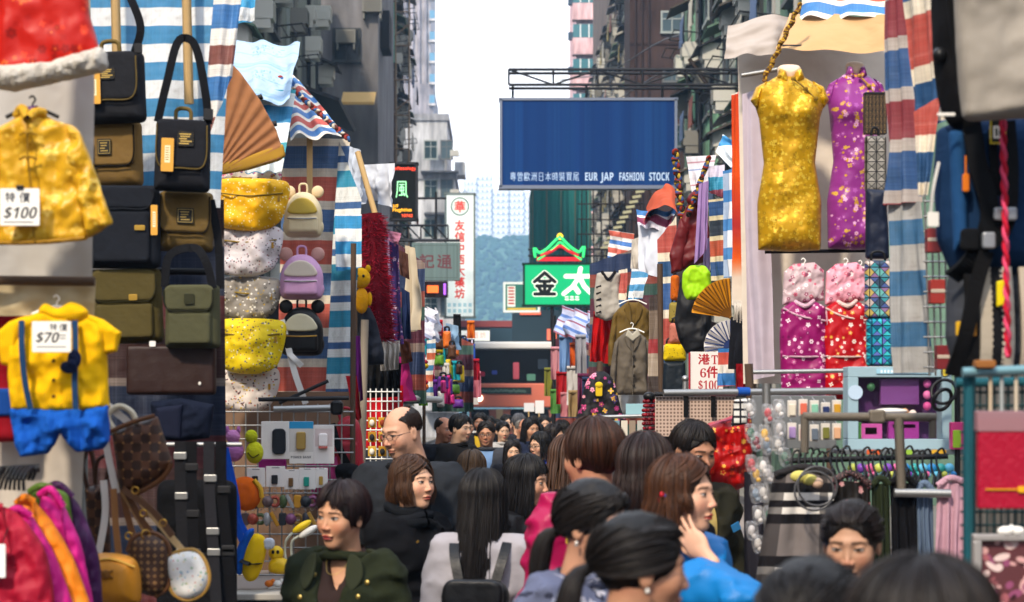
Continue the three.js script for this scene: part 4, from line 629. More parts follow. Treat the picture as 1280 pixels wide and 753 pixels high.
// rack of jackets at the bottom left
{
const t = hang('clothes_rail', 'dark rail with black hangers above the crimson and pink jackets', 'rail', 40, 590, 5.6);
bar(t, 'rail', [[-60, 592, 0], [44, 586, -0.05]], 0.013, darkSteel);
for (let i = 0; i < 7; i++) part(t, 'hook', tube([loc(t, -6 + i * 8, 612, 0.02 * i), loc(t, 0 + i * 7, 596, 0.02 * i), loc(t, 6 + i * 7, 584, 0.01 * i), loc(t, 14 + i * 6, 588, 0.01 * i), loc(t, 10 + i * 6, 600, 0.01 * i)], 0.005, 5), blackPl);
const J = [['dark purple jacket hanging rearmost on the bottom left rail', 0x3a1240, [[58, 610], [92, 622], [112, 660], [124, 700], [126, 770], [80, 770], [70, 660]], -0.22],
['green edged plum jacket second from the rear on the bottom left rail', 0x4f6a20, [[40, 612], [66, 610], [86, 622], [92, 700], [60, 760], [30, 700]], -0.16],
['bright magenta jacket on the bottom left rail between purple and orange', 0xc0167a, [[52, 616], [80, 634], [100, 676], [110, 720], [116, 770], [64, 770], [48, 680]], -0.1],
['orange jacket sleeve hanging in front of the magenta jacket', 0xe07c10, [[24, 626], [44, 628], [70, 660], [92, 700], [112, 752], [116, 775], [70, 775], [44, 700], [24, 650]], -0.04],
['hot pink jacket between the crimson and the orange jackets', 0xb80f70, [[10, 640], [40, 646], [66, 690], [86, 740], [94, 775], [30, 775], [16, 700]], 0.02],
['crimson red padded jacket foremost at the bottom left corner', 0x9c0c2a, [[-30, 640], [6, 634], [30, 650], [56, 690], [66, 775], [-30, 775]], 0.1]];
for (const [l, c, p, dz] of J) { const j = hang('rail_jacket', l, 'jacket', p[0][0], 620, 5.6 - dz, 'jackets on the bottom left rail'); pz(j, 'body', p, 0.035, satin(c, { roughness: 0.6 }), { smooth: 1, tension: 0.3, r: 0.035, w: 0.4, ws: 18, seed: p[0][0] }); part(j, 'collar', tube([loc(j, p[0][0] - 2, p[0][1] + 3, 0.01), loc(j, (p[0][0] + p[1][0]) / 2, p[0][1] - 4, 0.03), loc(j, p[1][0], p[1][1], 0.02)], 0.012, 6), satin(c)); bar(j, 'seam', [[p[1][0], p[1][1], 0.036], [(p[1][0] + p[2][0]) / 2 - 6, (p[1][1] + p[2][1]) / 2 + 20, 0.04], [p[2][0] - 8, p[2][1] + 60, 0.034]], 0.003, satin(c)); }
const g = hang('price_tag', 'white plastic tag on the crimson jacket at the left edge', 'price tag', 2, 700, 5.45); plate(g, 'card', -12, 680, 9, 722, 0.004, mk(0xe6e4e0), 0.02); part(g, 'cord', tube([loc(g, 4, 680, 0.02), loc(g, 8, 670, 0.02), loc(g, 10, 660, 0)], 0.0015, 4), blackPl);
}
// ================= LEFT: handbags (about 6.4 m) =================
const monoT = canvasTex(256, 256, (g, W, H) => { g.fillStyle = '#3b2519'; g.fillRect(0, 0, W, H); g.fillStyle = '#9a7444'; for (let i = 0; i < 8; i++) for (let j = 0; j < 8; j++) { const x = 16 + i * 32, y = 16 + j * 32; if ((i + j) % 2) { for (let k = 0; k < 4; k++) { g.beginPath(); g.ellipse(x + Math.cos(k * PI / 2) * 6, y + Math.sin(k * PI / 2) * 6, 4, 3, k * PI / 2, 0, 7); g.fill(); } } else { g.save(); g.translate(x, y); g.rotate(PI / 4); g.fillRect(-6, -6, 12, 12); g.fillStyle = '#3b2519'; g.fillRect(-3, -3, 6, 6); g.fillStyle = '#9a7444'; g.restore(); } } }, 6, 6);
const damT = canvasTex(128, 128, (g, W, H) => { g.fillStyle = '#4a2d1c'; g.fillRect(0, 0, W, H); g.fillStyle = '#2a170e'; for (let i = 0; i < 4; i++) for (let j = 0; j < 4; j++) if ((i + j) % 2) g.fillRect(i * 32, j * 32, 32, 32); g.fillStyle = '#8a6236'; for (let i = 0; i < 4; i++) for (let j = 0; j < 4; j++) g.fillRect(i * 32 - 4, j * 32 - 4, 7, 7); }, 9, 9);
const monoM = leather(0xffffff, { map: monoT, roughness: 0.5 }), damM = leather(0xffffff, { map: damT, roughness: 0.5 }), tanM = leather(0x9c6a38);
{
let t = hang('handbag', 'brown monogram handbag tilted and hung by white ribbon below the romper', 'handbag', 180, 620, 6.3, 'brown handbags below the left bags');
pz(t, 'body', [[140, 540], [196, 520], [216, 580], [206, 596], [160, 622], [150, 612]], 0.06, damM, { r: 0.05, w: 0.12 }); for (const l of [[[140, 540], [168, 528], [196, 520]]]) part(t, 'trim', tube(l.map((p) => loc(t, ...p, 0.04)), 0.008, 6), leather(0x5e3a1e)); part(t, 'trim', [tube([[160, 622], [186, 610], [206, 596], [216, 580]].map((p) => loc(t, ...p, 0.03)), 0.009, 6)], leather(0x5e3a1e));
part(t, 'handle', tube([[146, 542], [136, 520], [150, 508], [166, 516], [172, 530]].map((p) => loc(t, ...p, 0.02)), 0.01, 6), leather(0xc9bfa8));
t = hang('ribbon', 'white fabric ribbon looped from the rail down through the handbag straps', 'ribbon', 148, 600, 6.35);
for (const pts of [[[136, 505], [150, 516], [166, 532], [158, 540]], [[132, 520], [138, 560], [144, 590], [150, 616]], [[134, 600], [136, 640], [128, 690]]]) belt(t, 'strip', pts.map((p) => [...p, 0.06]), 0.022, cloth(0xc9c4c0), 0.003);
t = hang('tote_bag', 'dark brown checked tote hanging sideways left of the tan straps', 'handbag', 122, 690, 6.4, 'brown handbags below the left bags');
pz(t, 'body', [[106, 610], [134, 604], [138, 690], [112, 700]], 0.05, damM, { r: 0.04, w: 0.2 }); part(t, 'handle', [tube([[110, 612], [104, 580], [112, 560], [118, 580], [120, 606]].map((p) => loc(t, ...p, 0.01)), 0.008, 6), tube([[120, 606], [124, 575], [136, 570], [134, 606]].map((p) => loc(t, ...p, 0.02)), 0.007, 6)], leather(0x3b2416));
t = hang('pouch', 'ochre yellow leather pouch with a stamped emblem at the bottom left', 'handbag', 140, 752, 6.1);
pz(t, 'body', [[108, 700], [124, 692], [156, 694], [172, 706], [176, 742], [168, 756], [116, 756], [108, 740]], 0.07, leather(0xb8791c), { smooth: 1, r: 0.06, w: 0.08 }); part(t, 'zip', tube([[110, 706], [140, 698], [172, 708]].map((p) => loc(t, ...p, 0.05)), 0.005, 5), brass); part(t, 'emblem', [rot(rbx(0.05, 0.006, 0.005, 0.002), 0, 0, 0.5), rot(rbx(0.05, 0.006, 0.005, 0.002), 0, 0, -0.5), ell(0.012, 0.014, 0.004)].map((g) => mv(g, ...loc(t, 138, 716, 0.074).toArray())), leather(0x7a4c12));
t = hang('round_purse', 'round brown monogram purse hanging from tan straps', 'handbag', 184, 740, 6.2, 'brown handbags below the left bags');
pz(t, 'body', [[160, 690], [168, 672], [190, 666], [208, 676], [214, 700], [210, 734], [194, 746], [172, 738], [162, 716]], 0.05, monoM, { smooth: 1, r: 0.045, w: 0.08 }); part(t, 'rim', tube([[160, 690], [168, 672], [190, 666], [208, 676], [214, 700], [210, 734], [194, 746]].map((p) => loc(t, ...p, 0.015)), 0.008, 6), leather(0x5e3a1e)); part(t, 'ring', rot(new THREE.TorusGeometry(0.014, 0.003, 6, 14), 0, 0.6, 0).translate(...loc(t, 184, 668, 0.03).toArray()), brass);
t = hang('round_purse', 'white round purse with coloured print and gold rim beside the brown purse', 'handbag', 235, 748, 6.2);
pz(t, 'body', [[208, 700], [222, 690], [244, 688], [256, 700], [262, 724], [254, 742], [234, 750], [216, 740]], 0.04, leather(0xffffff, { map: floral('#d8d6d0', ['#c05a4a', '#4a8ab0', '#d0b040', '#5f9c6a'], 70, 4, 8, 0.14) }), { smooth: 1, r: 0.035 }); part(t, 'rim', tube([[208, 700], [222, 690], [244, 688], [256, 700], [262, 724], [254, 742], [234, 750], [216, 740], [208, 700]].map((p) => loc(t, ...p, 0.012)), 0.007, 6), leather(0xa8803c));
t = hang('strap_bundle', 'bundle of tan leather straps fanning down to the purses', 'straps', 190, 640, 6.35);
[[[150, 588], [158, 640], [172, 690]], [[146, 600], [170, 640], [190, 676]], [[152, 596], [180, 650], [216, 694]], [[158, 600], [200, 650], [236, 692]], [[148, 610], [150, 650], [154, 690]], [[160, 610], [196, 636], [222, 668]]].forEach((p, i) => belt(t, 'strap', p.map((q) => [...q, 0.02 * i]), 0.02, leather([0x7a4f2a, 0xb08a58, 0x6b4526, 0xc0a070, 0x8a5e34, 0x553720][i]), 0.005));
part(t, 'buckle', [[176, 612], [186, 640], [210, 652], [168, 668]].map(([x, y]) => mv(new THREE.TorusGeometry(0.011, 0.003, 6, 10), ...loc(t, x, y, 0.1).toArray())), brass);
}
{ // black strap set with buckles
const t = hang('strap_rail', 'steel rail holding four long black buckled straps left of the phone stand', 'rail', 248, 555, 7.6);
bar(t, 'rail', [[208, 556, 0], [302, 556, 0]], 0.01, steel);
[[226, 232], [240, 246], [262, 272], [277, 292]].forEach(([a, b], i) => { const s = belt(t, 'strap', [[a, 552, 0.02], [a, 600, 0.02], [(a + b) / 2, 680, 0.025], [b, 770, 0.02]], 0.042, canvasM([0x1a1a1d, 0x101013, 0x222226, 0x0d0d10][i]), 0.006); for (const y of [570 + i * 14, 620 + i * 22, 690]) part(s, 'buckle', mv(rbx(0.05, 0.028, 0.012, 0.006), ...loc(t, mixn(a, b, (y - 552) / 218), y, 0.028).toArray()), i % 2 ? darkSteel : steel); });
const n = hang('folded_trousers', 'dark navy folded trousers hanging above the black straps', 'trousers', 225, 550, 7.9); pz(n, 'body', [[188, 502], [226, 498], [268, 506], [262, 548], [226, 552], [192, 550]], 0.04, cloth(0x101626), { r: 0.03, w: 0.4, ws: 12 }); pz(n, 'fold', [[196, 510], [230, 506], [228, 550], [196, 548]], 0.02, cloth(0x171b2c), { r: 0.02, dz: 0.035 });
const bp = hang('dark_bag', 'black padded bag at the bottom behind the black straps', 'bag', 250, 770, 7.9); pz(bp, 'body', pxr(196, 600, 296, 780, 14), 0.06, canvasM(0x0b0b0d), { r: 0.05, w: 0.2 }); plate(bp, 'flap', 200, 690, 290, 760, 0.02, canvasM(0x131316), 0.07);
}
// ================= LEFT: canvas bag column (about 8.2 m) =================
drape('striped_tarp', 'blue and white striped tarpaulin behind the canvas shoulder bags', 'tarpaulin', [[112, -40, 8.5], [292, -40, 8.5], [275, 260, 8.5], [116, 260, 8.5]], blueTarp, { amp: 0.03, folds: 3, seed: 2 });
drape('striped_tarp', 'blue, white and rust tarpaulin strip hanging at a slant beside the rust fan sheet', 'tarpaulin', [[270, -40, 8.3], [306, -40, 8.3], [290, 96, 8.3], [250, 200, 8.3]], tarpM(stripes([['#3a6ea8', 1], ['#d9d6d0', 0.7], ['#7a4a44', 0.8], ['#d9d6d0', 0.5]], 0.3)), { amp: 0.025, folds: 2, seed: 5 });
drape('dark_backing', 'dark maroon and navy cloth hanging behind the olive bags', 'cloth', [[110, 250, 8.6], [280, 250, 8.6], [285, 760, 8.6], [110, 760, 8.6]], tarpM(stripes([['#33201f', 1.2], ['#6b5f58', 0.2], ['#1c2438', 1.2], ['#4a1f22', 0.8]], 0.6)), { amp: 0.03, folds: 4 });
for (const [x, l] of [[143, 'upright pale timber batten left of the two behind the black bags'], [232, 'upright pale timber batten right of the two behind the black bags']]) solo('timber_batten', l, 'batten', [rod(at(x, -40, 8.4), at(x + 4, 130, 8.4), 0.02, 4)], wood);
messenger('black canvas shoulder bag with tan tag, topmost of the left column', [97, 66, 184, 155], 8.1, 0x1f2024, { handle: 1, tag: [0.22, 0.32, 0.42, 0.76, tagTan], patch: [0.4, 0.26, 0.62, 0.42, patchGold], strap: [[172, 72, 0.03], [184, 40, 0.06], [168, -10, 0.06], [160, -40, 0]], buckles: [[176, 60, 186, 72]] });
messenger('black canvas shoulder bag with tan tag hung right of the topmost bag', [192, 150, 262, 240], 8.0, 0x1d1e23, { handle: 1, tag: [0.14, 0.3, 0.36, 0.76, tagTan], patch: [0.42, 0.2, 0.7, 0.4, patchGold], strap: [[258, 156, 0.04], [254, 120, 0.07], [236, 56, 0.09], [222, 54, 0.09], [206, 110, 0.08], [196, 156, 0.05]], buckles: [[252, 138, 264, 152]] });
messenger('khaki canvas shoulder bag with black patch and blue tag', [100, 152, 180, 235], 8.2, 0x6f5730, { trim: canvasM(0x1a1712), patch: [0.36, 0.3, 0.58, 0.54, patchDark], tag: [0.1, 0.36, 0.3, 0.84, tagBlue] });
messenger('plain black soft bag with small gold badge below the khaki bag', [108, 232, 201, 336], 8.05, 0x1b1e25, { trim: canvasM(0x23262c), patch: [0.68, 0.5, 0.82, 0.56, mk(0xa88638, { metalness: 0.6, roughness: 0.4 })], pocket: 1, flap: 0.3, tag: [0.9, 0.26, 0.99, 0.62, tagTan] });
messenger('khaki shoulder bag with square black patch right of the black soft bag', [196, 240, 266, 315], 8.15, 0x63502d, { trim: canvasM(0x2a2216), patch: [0.36, 0.3, 0.66, 0.56, patchDark], strap: [[262, 250, 0.03], [272, 300, 0.02], [276, 360, 0.0]] });
messenger('large olive brown canvas bag with pockets and gold badge', [115, 336, 205, 430], 8.1, 0x4e4526, { trim: canvasM(0x33301d), flap: 0.45, pocket: 1, patch: [0.56, 0.36, 0.68, 0.44, mk(0xa88638, { metalness: 0.6, roughness: 0.4 })] });
messenger('slim grey olive shoulder bag with long strap at the column edge', [206, 356, 276, 436], 8.0, 0x4a4a35, { trim: canvasM(0x2c2d22), flap: 0.42, pocket: 1, patch: [0.42, 0.16, 0.6, 0.32, canvasM(0x383929)], strap: [[270, 362, 0.05], [262, 330, 0.06], [248, 312, 0.05], [216, 320, 0.05], [208, 360, 0.04]] });
{
const t = hang('leather_folder', 'dark brown leather document case under the olive bags', 'bag', 215, 494, 8.05); pz(t, 'body', pxr(158, 431, 270, 494, 4), 0.03, leather(0x2a1814), { r: 0.014, w: 0.1 }); part(t, 'stud', ell(0.006, 0.008, 0.004, ...loc(t, 251, 480, 0.034).toArray(), 6), mk(0xd8d4cc)); plate(t, 'label_tab', 188, 427, 196, 434, 0.006, whitePl, 0.03);
solo('hanging_bar', 'black bar crossing behind the olive canvas bags', 'bar', rod(at(110, 338, 8.3), at(262, 340, 8.3), 0.016, 6), blackPl);
}
// ================= LEFT: pouches, eared backpacks and tarps (about 10 m) =================
{
const t = hang('rust_sheet', 'rust brown fan shaped sun sheet with a yellow border, lit from behind', 'tarpaulin', 300, 215, 9.3), poly = [[264, 220], [262, 160], [272, 96], [284, 74], [300, 90], [325, 125], [345, 162], [356, 194], [350, 200], [310, 212]];
part(t, 'cloth', mv(puff(poly2(t, poly), 0.012, { r: 0.01, w: 0.3, ws: 4, zb: 0.1, cell: 0.006, bend: (x, y) => { const q = loc(t, 262, 226); return 0.005 * Math.sin(Math.atan2(y - q.y, x - q.x) * 46); } }), 0, 0, 0), mk(0xb07a52, { phys: 1, transmission: 0.35, thickness: 0, roughness: 0.9, bumpMap: CR3, bumpScale: 0.01 }));
pz(t, 'border', [[264, 206], [300, 198], [340, 184], [354, 180], [357, 195], [350, 201], [310, 213], [265, 221]], 0.016, mk(0xa88030, { roughness: 0.9 }), { r: 0.012, w: 0.4, ws: 4, zb: 0.1 });
for (const p of [[[264, 180, -0.06], [300, 130, -0.06], [326, 118, -0.06]], [[264, 205, -0.06], [310, 160, -0.06], [344, 152, -0.06]], [[266, 150, -0.06], [296, 104, -0.06]]]) part(t, 'rib', tube(p.map((q) => loc(t, ...q)), 0.014, 5), darkSteel);
}
drape('white_canopy', 'white and blue tie dyed canopy sheet on the left stall roof', 'tarpaulin', [[286, 50, 10.6], [376, 56, 10.3], [362, 124, 9.9], [296, 128, 9.8]], mk(0xffffff, { roughness: 0.7, bumpMap: CR3, bumpScale: 0.02, map: canvasTex(256, 256, (g, W, H) => { g.fillStyle = '#9db3c6'; g.fillRect(0, 0, W, H); seed(9); for (let i = 0; i < 7; i++) { g.fillStyle = `rgba(110,150,190,${rr(0.1, 0.35)})`; g.fillRect(0, rr(0, H), W, rr(4, 22)); } for (let i = 0; i < 36; i++) { g.fillStyle = `rgba(70,120,160,${rr(0.1, 0.5)})`; g.beginPath(); g.ellipse(rr(90, 220), rr(20, 110), rr(3, 14), rr(2, 6), rr(0, 3), 0, 7); g.fill(); } }, 2.2, 2.2) }), { amp: 0.025, folds: 2, flat: 1 });
drape('blue_canopy', 'pale blue and teal striped canopy flap below the white canopy sheet', 'tarpaulin', [[300, 112, 9.95], [370, 112, 10.0], [352, 216, 9.9], [306, 216, 9.85]], tarpM(stripes([['#2c7fb0', 1], ['#d8e2e6', 1.2], ['#2f95a6', 1], ['#d4dcdc', 0.8]], 0.34)), { amp: 0.03, folds: 3, seed: 8 });
drape('blue_flap', 'short blue striped tarp corner flying above the rust sheet', 'tarpaulin', [[294, -30, 9.6], [320, -14, 9.6], [318, 26, 9.6], [292, 30, 9.6]], tarpM(stripes([['#3a96c8', 1], ['#dfe4e6', 0.8]], 0.14)), { amp: 0.02, folds: 2 });
drape('striped_canopy', 'red and blue striped canopy edge above the eared backpacks', 'tarpaulin', [[356, 98, 10.6], [372, 96, 10.6], [436, 172, 10.2], [362, 170, 10.0]], tarpM(stripes([['#b8493c', 1], ['#e0d8c8', 0.5], ['#3a6ea8', 1], ['#e0d8c8', 0.5]], 0.2)), { amp: 0.03, folds: 2, seed: 3, flat: 1 });
solo('twisted_edging', 'twisted red and blue rag edging along the sloping canopy', 'edging', (() => { const l = []; for (let i = 0; i < 34; i++) { const p = at(350 + i * 2.6, 98 + i * 2.3, 10.1); l.push(mv(rot(new THREE.TorusGeometry(0.009, 0.008, 6, 9), 0.6, i, 0.8), p.x, p.y, p.z)); } return paintEach(l, [0x9c4038, 0x3a5e90, 0xc8bca8, 0x5c3430]); })(), mk(0xffffff, { vertexColors: true, roughness: 0.9 }));
function paintEach(list, cols) { return merge(list.map((g, i) => { const c = lin(cols[i % cols.length]); return paint(g, () => c); })); }
drape('striped_tarp', 'red, white and blue striped tarpaulin behind the eared backpacks', 'tarpaulin', [[354, 172, 10.4], [438, 174, 10.4], [408, 500, 10.4], [346, 500, 10.4]], redTarp, { amp: 0.025, folds: 3, seed: 4 });
drape('striped_tarp', 'teal blue and white striped tarpaulin edge right of the eared backpacks', 'tarpaulin', [[424, 176, 10.3], [452, 250, 10.25], [438, 505, 10.25], [407, 505, 10.35]], tealTarp, { amp: 0.02, folds: 2, seed: 7 });
drape('blue_white_scrap', 'small bright blue and white cloth hanging over the teal striped edge', 'cloth', [[418, 268, 10.15], [452, 268, 10.15], [452, 334, 10.15], [420, 340, 10.15]], tarpM(stripes([['#2f8ac0', 1], ['#e4e6e4', 1]], 0.13)), { amp: 0.02, folds: 2 });
solo('timber_post', 'pale timber post rising behind the cream backpack', 'post', rbx(0.028, mp(132, 10.2), 0.03, 0.003, ...at(387, 228, 10.2).toArray()), wood);
{
const P = [['floral print pouch with bows peeking out under the rust sheet', [268, 202, 350, 240], '#d9d0c6', ['#b03040', '#d8a030', '#40508a', '#c06a80'], 60, 6, 13, 10.05],
['yellow pouch with white dots, uppermost full pouch of the column', [265, 224, 360, 289], '#e0a808', ['#f0e2b0', '#f3e8c8'], 60, 3, 6, 9.75],
['white pouch with small black squiggle print below the yellow pouch', [262, 282, 352, 346], '#cfc8cc', ['#3c3840', '#5a5058', '#9a6a70'], 80, 3, 7, 9.8],
['grey pouch with white and dark oval print in mid column', [275, 346, 350, 402], '#8a847c', ['#e0dcd2', '#3a3634', '#c0a038', '#e8e4da'], 70, 4, 9, 9.85],
['yellow pouch with dark and white dash print below the grey pouch', [272, 399, 356, 468], '#d8bc10', ['#4a4630', '#e8e2c0', '#3a4a78', '#b07a18'], 90, 3, 8, 9.75],
['cream pouch with dark and yellow figure print, lowest of the column', [270, 458, 348, 516], '#cfc4bc', ['#4a2c34', '#c8a81c', '#3a3438', '#b86a5a'], 80, 4, 8, 9.85]];
P.forEach(([l, b, bg, cols, n, r0, r1, d], i) => {
const t = hang('zip_pouch', l, 'pouch', (b[0] + b[2]) / 2, b[3], d, 'printed pouches in one column'), m = canvasM(0xffffff, { map: floral(bg, cols, n * 2, r0 * 0.9, r1 * 0.9, 0.24), roughness: 0.6 }), w = b[2] - b[0];
pz(t, 'body', [[b[0] + 3, b[1] + 2], [(b[0] + b[2]) / 2, b[1] - 1], [b[2] - 2, b[1] + 3], [b[2] + 1, b[1] + 24], [b[2] - w * 0.12, b[3] - 10], [(b[0] + b[2]) / 2 + 6, b[3]], [b[0] + w * 0.1, b[3] - 6], [b[0] - 2, b[1] + 28]], 0.045, m, { smooth: 1, tension: 0.4, r: 0.05, w: 0.55, ws: 8, seed: i + 1 });
part(t, 'zip', tube([[b[0] + 5, b[1] + 18], [(b[0] + b[2]) / 2, b[1] + 22], [b[2] - 5, b[1] + 19]].map((q) => loc(t, ...q, 0.046)), 0.004, 5), mk(0x8a7430)); part(t, 'zip_pull', rbx(0.012, 0.03, 0.004, 0.003, ...loc(t, b[2] - 10, b[1] + 26, 0.054).toArray()), brass);
});
}
earBag('cream quilted backpack with round ears, uppermost of the eared three', [355, 231, 403, 297], 9.9, 0xcdbd98, { panel: 0xb0983c, ear: 0xd0b890 });
earBag('lilac pink backpack with round rosy ears in the middle', [350, 309, 404, 375], 9.85, 0xc496bc, { panel: 0xcfc0ae, ear: 0xb88a80 });
{ const b = earBag('black backpack with round ears and cream panel, lowest of three', [350, 374, 404, 445], 9.85, 0x111112, { panel: 0xc8bfa0, ear: 0x0c0c0d, zip: brass }); }
{
const t = hang('ribbon', 'white plastic tape hanging slanted under the black eared backpack', 'ribbon', 365, 460, 9.8); belt(t, 'strip', [[352, 400, 0], [362, 440, 0.02], [370, 470, 0.02], [382, 505, 0]], 0.03, mk(0xd8d6d2), 0.003); belt(t, 'strip', [[362, 442, 0.03], [370, 450, 0.04], [378, 458, 0.03]], 0.026, mk(0xd8d6d2), 0.003);
const r = hang('display_rack', 'grey steel bar frame over the phone accessory packets', 'rack', 385, 512, 9.6); bar(r, 'bar', [[342, 512, 0], [424, 510, 0]], 0.018, steel); bar(r, 'bar', [[326, 500, 0.1], [438, 498, 0.1]], 0.012, darkSteel); bar(r, 'upright', [[438, 300, -0.2], [436, 760, -0.2]], 0.015, rust); bar(r, 'prop', [[346, 504, -0.1], [408, 476, -0.1]], 0.01, darkSteel);
const k = rbx(0.06, 0.07, 0.06, 0.02, ...loc(r, 421, 510).toArray()); part(r, 'end_cap', k, blackPl);
}
// phone accessory stand ---------------------------------------------------------------
{
const g = hang('wire_grid', 'steel wire grid wall holding the phone accessories', 'grid', 350, 640, 9.75);
for (let x = 262; x <= 440; x += 15) bar(g, 'wire', [[x, 505, 0], [x, 760, 0]], 0.004, steel, g, 5);
for (let y = 515; y <= 760; y += 17) bar(g, 'wire', [[262, y, 0.006], [442, y, 0.006]], 0.004, steel, g, 5);
drape('backing_cloth', 'brown cloth behind the wire grid of phone accessories', 'cloth', [[255, 490, 10.1], [450, 490, 10.1], [450, 770, 10.1], [255, 770, 10.1]], cloth(0x7a6250), { amp: 0.02 });
const box = (label, x0, y0, x1, y1, draw, group) => { const t = hang('phone_packet', label, 'packet', (x0 + x1) / 2, y1, 9.55, group); plate(t, 'card', x0, y0, x1, y1, 0.012, card(128, Math.round(128 * (y1 - y0) / (x1 - x0)), draw), 0.02); return t; };
let t = box('large white packet holding a black phone case', 327, 527, 362, 574, (c, W, H) => { c.fillStyle = '#ded9d2'; c.fillRect(0, 0, W, H); });
plate(t, 'phone_case', 341, 536, 358, 568, 0.016, mk(0x1c2127, { roughness: 0.4 }), 0.034, t, 0.03); plate(t, 'window', 330, 531, 339, 560, 0.003, clearPl, 0.03);
t = box('white packet with bright blue header and a gold charger', 362, 527, 392, 580, (c, W, H) => { c.fillStyle = '#c9c4bd'; c.fillRect(0, 0, W, H); c.fillStyle = '#2a8fc0'; c.fillRect(0, 0, W, H * 0.17); c.fillStyle = '#ddd8d0'; c.fillRect(0, H * 0.72, W, H * 0.28); c.fillStyle = '#3a3c42'; c.font = 'bold 17px sans-serif'; c.fillText('POWER BANK', 8, H * 0.87, 112); });
plate(t, 'charger', 371, 540, 383, 562, 0.02, mk(0xa88a4a, { roughness: 0.3, metalness: 0.4 }), 0.036, t, 0.01);
t = box('white packet with a small pink and white plug, right of the blue header one', 392, 532, 418, 580, (c, W, H) => { c.fillStyle = '#d9d3ce'; c.fillRect(0, 0, W, H); c.fillStyle = '#c8b8b4'; c.fillRect(10, 20, W - 20, 110); }); plate(t, 'plug', 399, 542, 410, 558, 0.02, mk(0xe8e0dc), 0.036, t, 0.01); plate(t, 'plug_ring', 399, 558, 410, 561, 0.02, mk(0xc06a60), 0.036);
[['small white packet of black plugs at the left end of the row', 309, 332, 585, 609, 0x202226], ['small white packet with a black key shaped case in the row', 333, 357, 583, 609, 0x26282c], ['small white packet with a bronze cube in the row', 356, 374, 587, 612, 0x6a4c2c], ['small white packet with a green cube in the row', 374, 395, 585, 612, 0x1d8a78], ['small white packet at the right end of the row', 395, 410, 585, 610, 0xa8883c]].forEach(([l, x0, x1, y0, y1, c]) => { const p = box(l, x0, y0, x1, y1, (q, W, H) => { q.fillStyle = '#dcd7d2'; q.fillRect(0, 0, W, H); q.fillStyle = '#8a8684'; q.fillRect(W * 0.3, 6, W * 0.4, 8); }, 'small white accessory packets in one row'); plate(p, 'gadget', mixn(x0, x1, 0.3), mixn(y0, y1, 0.42), mixn(x0, x1, 0.62), mixn(y0, y1, 0.85), 0.012, mk(c, { roughness: 0.4 }), 0.034); });
const mg = hang('phone_pouch', 'magenta phone pouch peeking between the upper and lower packets', 'pouch', 340, 588, 9.6); pz(mg, 'body', pxr(323, 573, 358, 590, 4), 0.016, leather(0x9a1a78), { r: 0.012 });
// key rings, two rows: hung singly
seed(44); const kr = [0x8a6a34, 0x3a3a40, 0xb48a3c, 0x6a5a5a, 0xa04a3a, 0x4a5a3a, 0x9a9a9a, 0xc08a2a, 0x303438, 0x7a4a6a];
const where = ['left end', 'second place', 'third place', 'fourth place', 'fifth place', 'sixth place', 'seventh place', 'eighth place', 'ninth place', 'right end'];
for (let r = 0; r < 2; r++) for (let i = 0; i < 10; i++) { const x = 306 + i * 9.4 + rr(-1, 1), y = 622 + r * 22, k = hang('key_ring', `small ${['bronze', 'black', 'gold', 'grey', 'red', 'olive', 'silver', 'amber', 'dark', 'plum'][(i + r * 3) % 10]} key ring at the ${where[i]} of the ${r ? 'lower' : 'upper'} key ring row`, 'key ring', x, y, 9.5, 'key rings under the packets'); const a = loc(k, x, y - 8); part(k, 'ring', mv(new THREE.TorusGeometry(0.009, 0.0018, 5, 10), a.x, a.y, 0), steel); const f = [ell(0.014, 0.022, 0.009, 0, 0, 0, 6), rbx(0.024, 0.04, 0.012, 0.006), mv(new THREE.TorusGeometry(0.014, 0.006, 6, 10), 0, 0, 0), rot(rbx(0.012, 0.05, 0.012, 0.004), 0, 0, 0.5), ell(0.019, 0.019, 0.016, 0, 0, 0, 6)][(i * 3 + r) % 5]; part(k, 'charm', mv(f.scale(1.5, 1.5, 1.5), 0, -0.02, 0), mk(kr[(i + r * 3) % 10], { roughness: 0.4, metalness: 0.3 })); }
const orange = hang('toy_pouch', 'orange and blue round plush pouch at the left of the wire grid', 'plush', 303, 636, 9.3); pz(orange, 'body', [[292, 602], [308, 596], [322, 604], [326, 622], [318, 636], [302, 638], [290, 624]], 0.05, cloth(0xc85a14), { smooth: 1, r: 0.05 }); part(orange, 'ring', tube([[318, 600], [326, 610], [328, 622]].map((q) => loc(orange, ...q, 0.03)), 0.012, 6), cloth(0xd0a030));
const ball = hang('toy_ball', 'yellow green smiling plush ball hanging left of the packets', 'plush', 317, 572, 9.3); part(ball, 'ball', ell(0.042, 0.052, 0.04, ...loc(ball, 318, 566).toArray()), cloth(0xb4b420)); part(ball, 'cap', ell(0.03, 0.032, 0.03, ...loc(ball, 314, 546).toArray()), cloth(0xa8ac1c)); part(ball, 'smile', tube([[311, 566], [317, 572], [325, 568]].map((q) => loc(ball, ...q, 0.042)), 0.003, 5), mk(0x4a4410));
const pk = hang('plush_toy', 'dusty pink plush toy hanging at the far left of the wire grid', 'plush', 292, 572, 9.3); part(pk, 'body', ell(0.048, 0.05, 0.04, ...loc(pk, 292, 564).toArray()), cloth(0xa868a0)); part(pk, 'head', ell(0.034, 0.032, 0.03, ...loc(pk, 291, 546).toArray()), cloth(0xb878a8)); for (const s of [-1, 1]) part(pk, 'ear', ell(0.01, 0.02, 0.01, ...loc(pk, 291 + s * 7, 538).toArray(), 6), cloth(0xa868a0));
}
